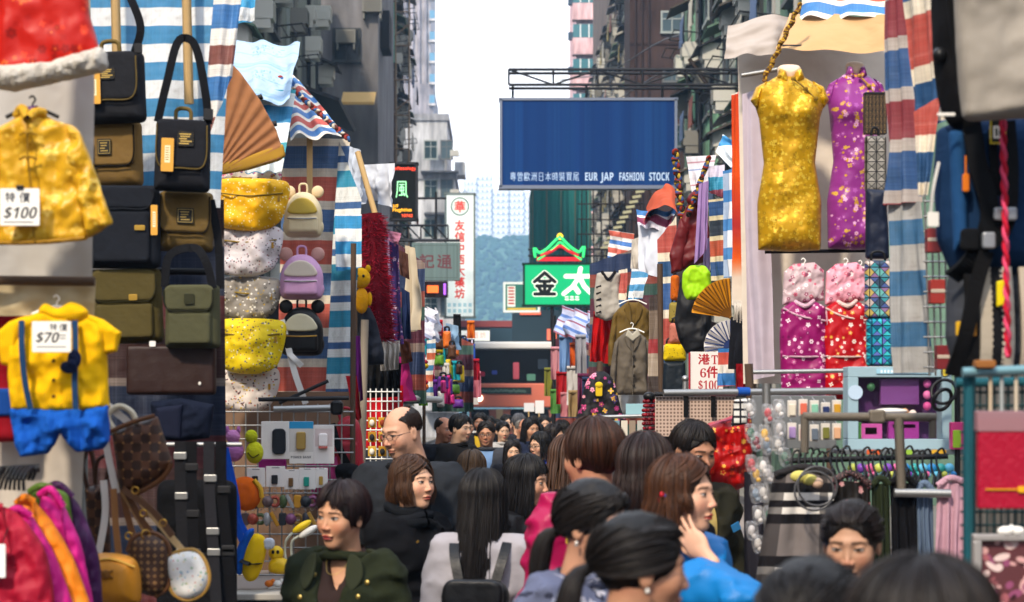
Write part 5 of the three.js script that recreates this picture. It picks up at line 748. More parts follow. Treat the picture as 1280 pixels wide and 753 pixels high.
{
// plush pack in yellow and blue on a long strap, lamps and toys on the counter
const t = hang('plush_pack', 'yellow and blue tube shaped plush bag on a long blue strap', 'plush bag', 318, 724, 9.0); pz(t, 'body', [[300, 706], [304, 684], [316, 668], [330, 672], [332, 692], [322, 722], [308, 726]], 0.05, cloth(0xd8b010), { smooth: 1, r: 0.05 }); pz(t, 'back', [[294, 712], [296, 688], [306, 666], [318, 662], [310, 690], [302, 718]], 0.05, cloth(0x1650a8), { smooth: 1, r: 0.04, dz: 0.01 }); belt(t, 'band', [[302, 700, 0.05], [314, 704, 0.066], [328, 704, 0.04]], 0.02, blackPl); part(t, 'cap', rbx(0.05, 0.05, 0.05, 0.02, ...loc(t, 336, 680).toArray()), mk(0xb8bcc4)); belt(t, 'strap', [[276, 560, 0.02], [286, 600, 0.03], [292, 640, 0.04], [304, 676, 0.04]], 0.03, cloth(0x1a50b4), 0.006); belt(t, 'strap', [[282, 560, 0], [296, 620, 0.02], [300, 650, 0.02], [312, 672, 0.03]], 0.024, cloth(0x1a50b4), 0.006);
const tray = hang('goods_tray', 'grey display tray of small toys in front of the wire grid', 'tray', 345, 740, 9.0); part(tray, 'board', rbx(mp(150, 9), 0.03, 0.4, 0.01, ...loc(tray, 350, 742).toArray()), mk(0x9a968e));
seed(77); const cols = [['orange', 0xc86a1c], ['white', 0xd8d6d0], ['pink', 0xc86a90], ['yellow', 0xd8b020], ['teal', 0x2a8a90], ['red', 0xb02a2a], ['green', 0x5a9a3a]];
cols.forEach(([n, c], i) => { const x = 336 + i * 11, k = hang('small_toy', `small ${n} trinket lying on the grey tray`, 'trinket', x, 730, 9.02, 'trinkets on the grey tray'); part(k, 'body', ell(0.02, 0.016, 0.016, 0, 0, 0, 8), mk(c, { roughness: 0.4 })); part(k, 'knob', ell(0.01, 0.011, 0.01, 0.018, 0.012, 0, 6), mk(c, { roughness: 0.4 })); });
const duck = hang('toy_lamp', 'yellow round toy lamp base on the tray below the bent necks', 'lamp', 352, 716, 9.05); pz(duck, 'base', [[338, 716], [336, 704], [346, 696], [362, 702], [368, 712], [360, 718]], 0.04, mk(0xd8b010, { roughness: 0.4 }), { smooth: 1, r: 0.03 }); part(duck, 'head', ell(0.035, 0.034, 0.03, ...loc(duck, 345, 692).toArray()), mk(0xd8b010, { roughness: 0.4 })); part(duck, 'face', [ell(0.007, 0.009, 0.004, ...loc(duck, 342, 690, 0.03).toArray(), 6), ell(0.007, 0.009, 0.004, ...loc(duck, 348, 690, 0.03).toArray(), 6)], blackPl);
for (const [n, x, c] of [['yellow', 372, 0xd8b818], ['white', 378, 0xdedcd6]]) { const l = hang('reading_lamp', `clip lamp with ${n} head on a pale bent neck`, 'lamp', x, 690, 9.1, 'bent neck clip lamps'); const o = n === 'white' ? 8 : 0; bar(l, 'neck', [[358 + o, 706, 0], [356 + o, 690, 0], [358 + o, 676, 0.02], [366 + o, 666 + o / 2, 0.03]], 0.006, mk(0xc8ccc0)); part(l, 'lamp_head', (() => { const v = loc(l, 378 + o, 658 + o * 0.8, 0.03); return mv(rot(ell(0.05, 0.017, 0.02), 0, 0, 0.55), v.x, v.y, v.z); })(), mk(c, { roughness: 0.35 })); }
}
{
const t = hang('backpack', 'red leather backpack with a black strap hanging right of the packets', 'backpack', 432, 590, 9.9); const m = leather(0x9c2230);
pz(t, 'body', [[420, 540], [424, 526], [438, 520], [450, 532], [454, 570], [452, 588], [424, 588], [416, 570]], 0.05, m, { smooth: 1, r: 0.05, w: 0.15 }); pz(t, 'pocket', pxr(422, 552, 448, 584, 6), 0.02, m, { r: 0.018, dz: 0.045 }); part(t, 'loop', tube([[426, 526], [424, 514], [432, 510], [440, 514], [438, 526]].map((q) => loc(t, ...q, 0.01)), 0.008, 6), m); belt(t, 'strap', [[416, 530, 0.07], [424, 556, 0.085], [438, 584, 0.085], [452, 604, 0.06]], 0.035, canvasM(0x101012), 0.008);
const p = hang('dark_bag', 'black soft bag under the red leather backpack', 'bag', 436, 610, 9.8); pz(p, 'body', [[420, 584], [444, 580], [460, 596], [456, 614], [430, 616]], 0.04, canvasM(0x0e0e11), { smooth: 1, r: 0.04, w: 0.3, dz: 0.05 });
drape('pink_cloths', 'magenta cloth strips hanging beneath the packets', 'cloth', [[380, 580, 9.85], [424, 570, 9.85], [440, 610, 9.8], [396, 640, 9.8]], cloth(0xa83a70), { amp: 0.03, folds: 5 });
drape('red_scarf', 'red scarf hanging beside the stall upright above the red backpack', 'scarf', [[432, 470, 10.0], [446, 470, 10.0], [452, 522, 10], [444, 530, 10]], cloth(0xa01c24), { amp: 0.03, folds: 2, nx: 12 });
drape('purple_scarf', 'purple and pink scarf hanging beside the red scarf', 'scarf', [[440, 420, 10.2], [450, 420, 10.2], [454, 500, 10.2], [444, 505, 10.2]], cloth(0x6a2470), { amp: 0.03, folds: 2, nx: 12 });
}
// ================= RIGHT: nearest goods (about 5.4 m ahead) =================
counter('front right stall counter beneath the teal frame', 1.1, 2.3, -5.0, -6.3); counter('right stall counter beneath the toy box', 1.05, 2.4, -7.2, -9.2);
{
const t = hang('canvas_sack', 'large pale grey canvas sack hanging upside over the blue backpack, top right corner', 'sack', 1240, 150, 5.2);
pz(t, 'body', [[1190, -70], [1310, -70], [1320, 60], [1310, 146], [1212, 152], [1204, 146], [1196, 60]], 0.06, cloth(0x8f887e), { r: 0.03, w: 0.4, ws: 6 });
const b = hang('black_backpack', 'black backpack hanging edge on behind the pale sack', 'backpack', 1180, 150, 5.5);
pz(b, 'body', [[1168, -60], [1206, -60], [1214, 60], [1212, 150], [1192, 160], [1176, 130], [1166, 60]], 0.08, canvasM(0x0e0e11), { smooth: 1, r: 0.07, w: 0.25 }); belt(b, 'strap', [[1180, -40, 0.09], [1186, 40, 0.1], [1196, 110, 0.1], [1208, 160, 0.06]], 0.04, canvasM(0x0a0a0c), 0.01); part(b, 'knob', ell(0.02, 0.022, 0.02, ...loc(b, 1170, 73, 0.05).toArray()), blackPl);
plate(b, 'side_clip', 1162, 148, 1184, 152, 0.006, whitePl, 0.1);
}
{
const t = hang('blue_backpack', 'big navy blue hiking backpack with black straps and silver buckles', 'backpack', 1230, 350, 5.6), m = canvasM(0x122c4c), k = canvasM(0x0c0d10);
pz(t, 'body', [[1172, 162], [1200, 150], [1290, 146], [1330, 170], [1330, 350], [1260, 344], [1190, 340], [1172, 300], [1168, 220]], 0.1, m, { r: 0.09, w: 0.15, ws: 7 });
for (const [x0, x1] of [[1176, 1196], [1218, 1236], [1276, 1296]]) pz(t, 'panel', [[x0, 170], [x1, 168], [x1 + 4, 300], [x0 + 6, 320]], 0.03, canvasM(0x1c436e), { r: 0.03, dz: 0.1, w: 0.1 });
belt(t, 'strap', [[1200, 150, 0.12], [1206, 210, 0.15], [1220, 280, 0.16], [1200, 330, 0.14], [1180, 350, 0.1]], 0.05, k, 0.014); belt(t, 'strap', [[1244, 160, 0.13], [1246, 230, 0.15], [1238, 290, 0.16], [1220, 310, 0.16]], 0.045, k, 0.014); belt(t, 'strap', [[1226, 170, 0.13], [1228, 220, 0.14], [1232, 252, 0.14]], 0.024, k, 0.008);
for (const [x0, y0, x1, y1] of [[1208, 298, 1224, 318], [1222, 268, 1250, 284]]) plate(t, 'buckle', x0, y0, x1, y1, 0.02, mk(0x8a8d92, { metalness: 0.5, roughness: 0.4 }), 0.185, t, 0.008);
part(t, 'side_buckle', rbx(0.05, 0.06, 0.03, 0.012, ...loc(t, 1196, 306, 0.16).toArray()), k);
const g = plate(t, 'yellow_tag', 1220, 154, 1240, 190, 0.006, card(80, 144, (c, W, H) => { c.fillStyle = '#d0b818'; c.fillRect(0, 0, W, H); c.fillStyle = '#17170f'; c.fillRect(8, 8, W - 16, H - 16); c.fillStyle = '#e8e4d8'; c.fillRect(16, 56, W - 32, 60); c.fillStyle = '#17170f'; c.fillRect(26, 66, 12, 40); c.fillRect(44, 76, 12, 30); }), 0.16);
part(t, 'orange_pull', [rbx(0.018, 0.05, 0.014, 0.006, ...loc(t, 1193, 236, 0.14).toArray()), cyl(0.003, 0.003, 0.05, 5, ...loc(t, 1193, 214, 0.14).toArray())], mk(0xc86a1c)); plate(t, 'white_tag', 1154, 268, 1168, 286, 0.004, mk(0xd8d6d0), 0.06); belt(t, 'tag_strap', [[1168, 206, 0.06], [1160, 240, 0.07], [1158, 268, 0.06]], 0.008, mk(0xc8c6c2), 0.002);
const r = hang('braided_cord', 'pink red braided cord hanging down the front of the blue backpack', 'cord', 1256, 300, 5.38);
for (let i = 0; i < 2; i++) part(r, 'strand', tube([...Array(34)].map((_, q) => loc(r, 1254 + q * 0.2 + Math.sin(q * 1.5 + i * PI) * 2, 150 + q * 9, 0.008 * Math.cos(q * 1.5 + i * PI))), 0.006, 6, 150), cloth(i ? 0xb81c34 : 0xd8486a));
const y = hang('yellow_clip', 'yellow plastic clip strip beside the braided cord', 'clip', 1251, 380, 5.42); pz(y, 'body', [[1246, 352], [1256, 350], [1258, 382], [1246, 384]], 0.008, mk(0xd8c410, { roughness: 0.4 }), { r: 0.006 });
}
{
const t = hang('grey_backpack', 'grey rucksack with black and cream straps below the blue backpack', 'backpack', 1240, 470, 5.6);
pz(t, 'body', [[1186, 345], [1300, 340], [1300, 480], [1196, 476], [1182, 420]], 0.09, canvasM(0x3a3d44), { r: 0.08, w: 0.2 });
[[1200, 0x101012], [1218, 0xa89f90], [1232, 0x15161a], [1244, 0xb0a698], [1268, 0xa89c8c], [1280, 0x121214]].forEach(([x, c], i) => belt(t, 'strap', [[x, 338, 0.11], [x + 1, 390, 0.13], [x + 2, 450, 0.12], [x, 480, 0.08]], 0.034, canvasM(c), 0.012)); belt(t, 'strap', [[1216, 320, 0.16], [1204, 360, 0.16], [1192, 420, 0.15], [1180, 470, 0.1]], 0.04, canvasM(0x0d0d0f), 0.012);
for (const [x, c] of [[1185, 0xc89a20], [1202, 0x9a6a2a]]) part(t, 'cord_end', [rbx(0.018, 0.04, 0.014, 0.005, ...loc(t, x, 414, 0.14).toArray())], mk(c)); plate(t, 'buckle', 1226, 370, 1240, 382, 0.016, blackPl, 0.15);
}
{ // teal frame with red folder and framed picture
const t = hang('steel_stand', 'teal painted steel frame with a wire back at the right edge', 'frame', 1215, 755, 5.0), teal = mk(0x1d5a66, { roughness: 0.5, metalness: 0.3, bumpMap: GR14, bumpScale: 0.002 });
bar(t, 'upright', [[1212, 462, 0], [1212, 800, 0]], 0.016, teal, t, 4); bar(t, 'top_rail', [[1200, 466, 0.03], [1310, 462, 0.03]], 0.013, mk(0x6a8f98, { roughness: 0.45, metalness: 0.4 }), t, 10); bar(t, 'back_rail', [[1206, 478, -0.1], [1310, 476, -0.1]], 0.014, teal);
for (let i = 0; i < 9; i++) bar(t, 'wire', [[1222 + i * 9, 480, -0.12], [1222 + i * 9, 760, -0.12]], 0.003, mk(0x2a4448, { metalness: 0.5 }), t, 4); for (let i = 0; i < 16; i++) bar(t, 'wire', [[1214, 490 + i * 17, -0.115], [1310, 490 + i * 17, -0.115]], 0.003, mk(0x2a4448, { metalness: 0.5 }), t, 4);
for (const [x, c] of [[1236, 0xb9a890], [1250, 0x9aa0a0], [1268, 0xc0b4a0]]) part(t, 'clip', [cyl(0.005, 0.005, 0.09, 6, ...loc(t, x, 492, 0.02).toArray())], mk(c)); part(t, 'rust_cap', rbx(0.05, 0.02, 0.04, 0.006, ...loc(t, 1226, 456, 0.04).toArray()), mk(0x8a5a30, { roughness: 0.8 }));
const r = hang('red_folder', 'dark crimson plastic covered folder with a gold line', 'folder', 1255, 640, 4.85); plate(r, 'cover', 1222, 524, 1318, 636, 0.03, mk(0x9a0f2c, { roughness: 0.4, bumpMap: CR3, bumpScale: 0.004 }), 0, r, 0.006); plate(r, 'sleeve', 1220, 514, 1318, 540, 0.036, mk(0xc8a0a8, { phys: 1, roughness: 0.25, transmission: 0.6, thickness: 0 }), 0); plate(r, 'gold_line', 1230, 611, 1318, 613, 0.004, mk(0xc88a1a), 0.018); plate(r, 'gold_knot', 1270, 608, 1290, 616, 0.006, mk(0xd8a020), 0.02);
const p = hang('framed_picture', 'silver framed picture of pink blossoms at the bottom right corner', 'picture', 1250, 755, 4.8), fr = mk(0xa9a4a0, { metalness: 0.5, roughness: 0.4 });
for (const [x0, y0, x1, y1] of [[1216, 668, 1320, 676], [1216, 676, 1226, 800]]) plate(p, 'frame', x0, y0, x1, y1, 0.03, fr, 0); plate(p, 'print', 1226, 676, 1320, 800, 0.008, mk(0xffffff, { roughness: 0.25, map: canvasTex(256, 340, (c, W, H) => { c.fillStyle = '#5a3438'; c.fillRect(0, 0, W, H); seed(15); for (let i = 0; i < 90; i++) { c.fillStyle = pick(['#9a5a60', '#c89a98', '#d8c0bc', '#7a4448', '#3a2226', '#8a4a6a']); c.beginPath(); c.ellipse(rnd() * W, rnd() * H, rr(8, 30), rr(6, 20), rnd() * 3, 0, 7); c.fill(); } }) }), -0.008);
part(p, 'ribbon_bow', [ell(0.02, 0.012, 0.01, ...loc(p, 1256, 664, 0.01).toArray(), 6), ell(0.02, 0.012, 0.01, ...loc(p, 1270, 664, 0.01).toArray(), 6), ell(0.009, 0.012, 0.01, ...loc(p, 1263, 662, 0.012).toArray(), 6)], whitePl);
}
// striped cloths of the near right stall -----------------------------------------
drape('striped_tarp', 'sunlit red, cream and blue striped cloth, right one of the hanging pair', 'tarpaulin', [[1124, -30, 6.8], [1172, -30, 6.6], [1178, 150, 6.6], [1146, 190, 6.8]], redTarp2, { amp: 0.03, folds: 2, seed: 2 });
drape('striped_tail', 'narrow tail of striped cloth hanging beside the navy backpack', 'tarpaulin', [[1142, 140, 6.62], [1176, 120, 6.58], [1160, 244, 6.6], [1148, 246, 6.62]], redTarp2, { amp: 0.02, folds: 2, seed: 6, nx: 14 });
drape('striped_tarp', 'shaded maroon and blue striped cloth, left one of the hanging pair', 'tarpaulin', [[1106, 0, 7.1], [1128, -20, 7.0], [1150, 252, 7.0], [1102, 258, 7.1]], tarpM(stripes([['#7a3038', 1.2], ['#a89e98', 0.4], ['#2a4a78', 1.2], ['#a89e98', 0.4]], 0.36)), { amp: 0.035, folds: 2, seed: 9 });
drape('blue_white_cloth', 'blue and grey white striped cloth hanging beside the holographic bags', 'tarpaulin', [[1112, 254, 7.1], [1152, 252, 7.0], [1170, 466, 7.0], [1118, 468, 7.1]], tarpM(stripes([['#355f84', 1], ['#9d9c9a', 1.05]], 0.18)), { amp: 0.03, folds: 2, seed: 4 });
{
const w = hang('wire_rack', 'steel wire rack edge with dark red boxes beside the blue and white cloth', 'rack', 1172, 465, 6.9); for (let i = 0; i < 4; i++) bar(w, 'wire', [[1160 + i * 8, 240, -0.05], [1166 + i * 8, 470, -0.05]], 0.0035, steel, w, 4); for (let i = 0; i < 12; i++) bar(w, 'wire', [[1158, 250 + i * 19, -0.045], [1194, 250 + i * 19, -0.045]], 0.0035, steel, w, 4);
[[1158, 286, 0x7a2a2a], [1162, 350, 0x8a2a24], [1170, 432, 0x6a1c20]].forEach(([x, y, c], i) => { const k = hang('goods_box', `dark red small box hanging ${['highest', 'midway', 'lowest'][i]} on the wire rack edge`, 'box', x + 8, y + 20, 6.85, 'dark red boxes on the wire rack edge'); plate(k, 'box', x, y, x + 18, y + 30, 0.05, mk(c, { roughness: 0.5 }), 0); plate(k, 'band', x, y + 12, x + 18, y + 17, 0.054, mk(0xa89a8a), 0); });
}
// ================= RIGHT: cheongsam stall (about 9.6 m) =================
drape('backdrop_sheet', 'tall white backdrop sheet behind the gold and purple cheongsams', 'cloth', [[922, 58, 9.95], [1112, 58, 9.95], [1112, 480, 9.95], [930, 480, 9.95]], cloth(0xd2c8ba), { amp: 0.02, folds: 3, seed: 3 });
drape('lilac_sheet', 'grey lilac sheet edge hanging left of the gold cheongsam', 'cloth', [[928, 118, 9.8], [957, 108, 9.75], [968, 470, 9.75], [936, 476, 9.8]], LILAC, { amp: 0.03, folds: 1.5, seed: 8 });
drape('cream_canopy', 'cream canopy cloth sagging above the cheongsams', 'tarpaulin', [[988, 18, 9.9], [1108, 20, 9.5], [1106, 64, 9.4], [970, 62, 9.6]], cloth(0xb8946a), { amp: 0.012, folds: 2, flat: 1 });
drape('striped_canopy', 'red, blue and white striped canopy above the cream canopy', 'tarpaulin', [[1010, -24, 9.9], [1108, -24, 9.6], [1108, 22, 9.5], [996, 22, 9.8]], tarpM(stripes([['#c0503c', 1], ['#e0d8cc', 0.6], ['#3a78b8', 1], ['#e0d8cc', 0.5]], 0.17)), { amp: 0.03, folds: 2, seed: 3, flat: 1 });
drape('loose_cloth', 'pale crumpled cloth at the top of the cheongsam stall post', 'cloth', [[912, 28, 9.8], [996, 18, 9.9], [974, 70, 9.7], [906, 72, 9.7]], cloth(0xa49a92), { amp: 0.03, folds: 1, flat: 1, seed: 12, vf: 2 });
solo('twisted_edging', 'twisted gold and brown fringe edging down the cheongsam stall post', 'edging', (() => { const l = []; for (let i = 0; i < 48; i++) { const p = at(1000 - i * 0.96 + Math.sin(i * 0.7) * 1.2, 6 + i * 2, 9.5); l.push(mv(rot(new THREE.TorusGeometry(0.008, 0.0065, 6, 8), 0.6, i, 0.8), p.x, p.y, p.z)); } return paintEach(l, [0x8a6a20, 0x4a3424, 0xb08a30, 0x6a4a2c]); })(), mk(0xffffff, { vertexColors: true, roughness: 0.9 }));
{
const r = hang('garment_rail', 'thin dark rail carrying the cheongsam hangers', 'rail', 1045, 58, 9.6); bar(r, 'rail', [[978, 58, 0], [1112, 58, 0]], 0.009, darkSteel); bar(r, 'post', [[930, 90, -0.1], [990, 80, -0.1]], 0.013, steel);
const r2 = hang('garment_rail', 'dark rail below the cheongsam hems carrying the small hangers', 'rail', 1040, 313, 9.6); bar(r2, 'rail', [[958, 314, -0.05], [1112, 312, -0.05]], 0.01, darkSteel);
}
const cheongsam = (name, label, d, mat, trim, O) => {                           // O: centre x, top y, widths
const { x, top, hem, sh, bust, waist, hip } = O, t = hang(name, label, 'dress', x, hem, d), H_ = hem - top;
pz(t, 'body', [[x - sh * 0.35, top + H_ * 0.1], [x - sh, top + H_ * 0.16], [x - sh - 4, top + H_ * 0.24], [x - bust, top + H_ * 0.32], [x - waist, top + H_ * 0.55], [x - hip, top + H_ * 0.75], [x - hip + 1, hem - 2], [x, hem], [x + hip - 1, hem - 2], [x + hip, top + H_ * 0.75], [x + waist, top + H_ * 0.55], [x + bust, top + H_ * 0.32], [x + sh + 4, top + H_ * 0.24], [x + sh, top + H_ * 0.16], [x + sh * 0.35, top + H_ * 0.1]], 0.095, mat, { r: 0.11, w: 0.18, ws: 7, seed: x, cell: 0.011, zb: 0.2, bend: (px, py) => 0.045 * [-1, 1].reduce((q, s) => { const v = loc(t, x + s * bust * 0.46, top + H_ * 0.3); return q + Math.exp(-(((px - v.x) / 0.05) ** 2) - ((py - v.y) / 0.055) ** 2); }, 0) });
for (const s of [-1, 1]) pz(t, 'cap_sleeve', [[x + s * sh * 0.7, top + H_ * 0.13], [x + s * (sh + 2), top + H_ * 0.16], [x + s * (sh + 9), top + H_ * 0.23], [x + s * (sh + 2), top + H_ * 0.27], [x + s * (sh - 4), top + H_ * 0.24]], 0.05, mat, { r: 0.04, w: 0.3, dz: 0.01 });
for (const s of [-1, 1]) pz(t, 'collar', [[x + s * sh * 0.44, top + H_ * 0.12], [x + s * sh * 0.33, top + H_ * 0.07], [x + s * sh * 0.14, top + H_ * 0.085], [x + s, top + H_ * 0.15], [x + s * sh * 0.2, top + H_ * 0.16]], 0.055, mat, { r: 0.03, w: 0.1, dz: 0.03, cell: 0.006 });
pz(t, 'mannequin_neck', [[x - sh * 0.3, top + H_ * 0.05], [x + sh * 0.28, top + H_ * 0.05], [x + sh * 0.34, top + H_ * 0.1], [x, top + H_ * 0.14], [x - sh * 0.34, top + H_ * 0.1]], 0.05, mk(0xd8bfa4, { roughness: 0.5 }), { smooth: 1, r: 0.05, w: 0 });
part(t, 'piping', tube([loc(t, x, top + H_ * 0.13, 0.092), loc(t, x + sh * 0.3, top + H_ * 0.17, 0.1), loc(t, x + sh * 0.75, top + H_ * 0.24, 0.085)], 0.005, 5), trim);
for (const [a, b] of [[0.02, 0.135], [0.4, 0.185], [0.72, 0.235]]) part(t, 'knot_button', ell(0.012, 0.01, 0.008, ...loc(t, x + sh * a, top + H_ * b, 0.105).toArray(), 6), trim);
return t;
};
const goldM = satin(0xffffff, { map: floral('#b98d14', ['#cfa628', '#9c760f', '#d8b840', '#a8820f'], 420, 3, 9, 0.36), roughness: 0.36, metalness: 0.3 });
const purpM = satin(0xffffff, { map: floral('#84307e', ['#b98a30', '#9a4a98', '#c8a048', '#d8a0c8'], 210, 3, 10, 0.4), roughness: 0.34 });
cheongsam('cheongsam', 'gold brocade cheongsam on a headless mannequin', 9.5, goldM, satin(0x8a6a12), { x: 987, top: 70, hem: 315, sh: 40, bust: 38, waist: 32, hip: 40 });
cheongsam('cheongsam', 'purple cheongsam with gold blossoms right of the gold one', 9.6, purpM, satin(0xb88a3a), { x: 1069, top: 66, hem: 313, sh: 31, bust: 32, waist: 27, hip: 35 });
const kidM = (bg, cols) => satin(0xffffff, { map: floral(bg, cols, 90, 5, 13, 0.3), roughness: 0.4 });
{
[['magenta child cheongsam with white blossoms on the left hanger', 1004, 0, kidM('#86105a', ['#d8a8c0', '#c05a90', '#e8d0d8', '#6a0c48']), 0xc8a0b0, 9.45], ['red child cheongsam with white blossoms on the right hanger', 1057, 1, kidM('#a80c18', ['#e0b8b8', '#c84038', '#e8d8d0', '#d8a040']), 0xd8b8b0, 9.45]].forEach(([l, x, i, m, tc, d]) => {
const t = hang('child_cheongsam', l, 'dress', x, 488, d, undefined);
pz(t, 'pink_under_top', [[x - 24, 340], [x - 12, 330], [x + 14, 328], [x + 26, 338], [x + 26, 376], [x - 26, 382]], 0.03, kidM(i ? '#d898a8' : '#b8a0a4', ['#e8d8d8', '#c05a70', '#8a4a60']), { r: 0.03, w: 0.4, ws: 16 });
pz(t, 'body', [[x - 12, 376], [x - 28, 386], [x - 30, 420], [x - 28, 500], [x + 29, 500], [x + 29, 420], [x + 27, 384], [x + 12, 376], [x, 384]], 0.05, m, { r: 0.05, w: 0.3, ws: 12, dz: 0.02 });
part(t, 'piping', [tube([loc(t, x - 27, 386, 0.05), loc(t, x - 8, 396, 0.074), loc(t, x + 26, 402, 0.06)], 0.005, 5), tube([loc(t, x + 27, 386, 0.045), loc(t, x + 30, 430, 0.05), loc(t, x + 29, 498, 0.05)], 0.005, 5), tube([loc(t, x - 28, 446, 0.06), loc(t, x, 447, 0.075), loc(t, x + 28, 446, 0.06)], 0.005, 5)], satin(tc)); part(t, 'collar', tube([loc(t, x - 12, 378, 0.04), loc(t, x, 384, 0.07), loc(t, x + 12, 377, 0.04)], 0.011, 6), satin(tc)); hanger(t, x, 334, 44, 0.01); if (i) hanger(t, x + 20, 334, 36, -0.03);
});
const b = hang('patterned_bag', 'black bag with gold figures beside the purple cheongsam', 'bag', 1093, 166, 9.3); plate(b, 'body', 1080, 116, 1108, 168, 0.04, leather(0xffffff, { map: floral('#15110f', ['#8a6a38', '#b09058', '#5a2a2a'], 40, 8, 18, 0.16) }), 0); plate(b, 'edge', 1080, 116, 1108, 119, 0.045, blackPl, 0);
const tri = canvasTex(128, 128, (g, W, H) => { g.fillStyle = '#181c24'; g.fillRect(0, 0, W, H); const L = [['#3a8a94', '#6ab0a8'], ['#8a6a90', '#b8a8a0'], ['#4a5a90', '#b8a05a'], ['#5a98a8', '#384a60']]; for (let i = 0; i < 2; i++) for (let j = 0; j < 2; j++) for (let k = 0; k < 4; k++) { g.fillStyle = L[(i * 2 + j + k) % 4][k % 2]; g.save(); g.translate(32 + i * 64, 32 + j * 64); g.rotate(k * PI / 2); g.beginPath(); g.moveTo(0, -3); g.lineTo(27, -29); g.lineTo(-27, -29); g.fill(); g.restore(); } }, 11, 11);
const tri2 = canvasTex(128, 128, (g, W, H) => { g.fillStyle = '#1a1a1c'; g.fillRect(0, 0, W, H); for (let i = 0; i < 2; i++) for (let j = 0; j < 2; j++) for (let k = 0; k < 4; k++) { g.fillStyle = ['#8a857c', '#6a665f', '#9c968c', '#77726a'][k]; g.save(); g.translate(32 + i * 64, 32 + j * 64); g.rotate(k * PI / 2); g.beginPath(); g.moveTo(0, -3); g.lineTo(27, -29); g.lineTo(-27, -29); g.fill(); g.restore(); } }, 11, 11);
const tri3 = canvasTex(128, 128, (g, W, H) => { g.fillStyle = '#0c2a38'; g.fillRect(0, 0, W, H); for (let i = 0; i < 2; i++) for (let j = 0; j < 2; j++) for (let k = 0; k < 4; k++) { g.fillStyle = ['#1a90a8', '#0e5a78', '#3ab8c0', '#5a6ab0'][(k + i) % 4]; g.save(); g.translate(32 + i * 64, 32 + j * 64); g.rotate(k * PI / 2); g.beginPath(); g.moveTo(0, -3); g.lineTo(27, -29); g.lineTo(-27, -29); g.fill(); g.restore(); } }, 11, 11);
[['grey triangle patterned bag under the black gold figured bag', [1081, 170, 1108, 240], tri2, 9.25], ['pearly triangle patterned bag over the turquoise one', [1081, 326, 1116, 398], tri, 9.0], ['turquoise triangle patterned bag, lowest of the patterned bags', [1083, 398, 1120, 458], tri3, 9.0]].forEach(([l, b, m, d]) => { const t = hang('patterned_bag', l, 'bag', (b[0] + b[2]) / 2, b[3], d); pz(t, 'body', pxr(...b, 3), 0.03, mk(0xffffff, { map: m, roughness: 0.3, metalness: 0.2 }), { r: 0.014, w: 0.08 }); part(t, 'handle', tube([loc(t, b[0] + 8, b[1] + 3), loc(t, b[0] + 10, b[1] - 10), loc(t, b[2] - 12, b[1] - 10), loc(t, b[2] - 9, b[1] + 3)], 0.006, 5), blackPl); });
const n = hang('dark_bag', 'navy black soft bag between the patterned bags', 'bag', 1096, 322, 9.1); pz(n, 'body', [[1082, 236], [1108, 238], [1112, 324], [1082, 324]], 0.035, leather(0x10182c), { r: 0.03, w: 0.3 });
}
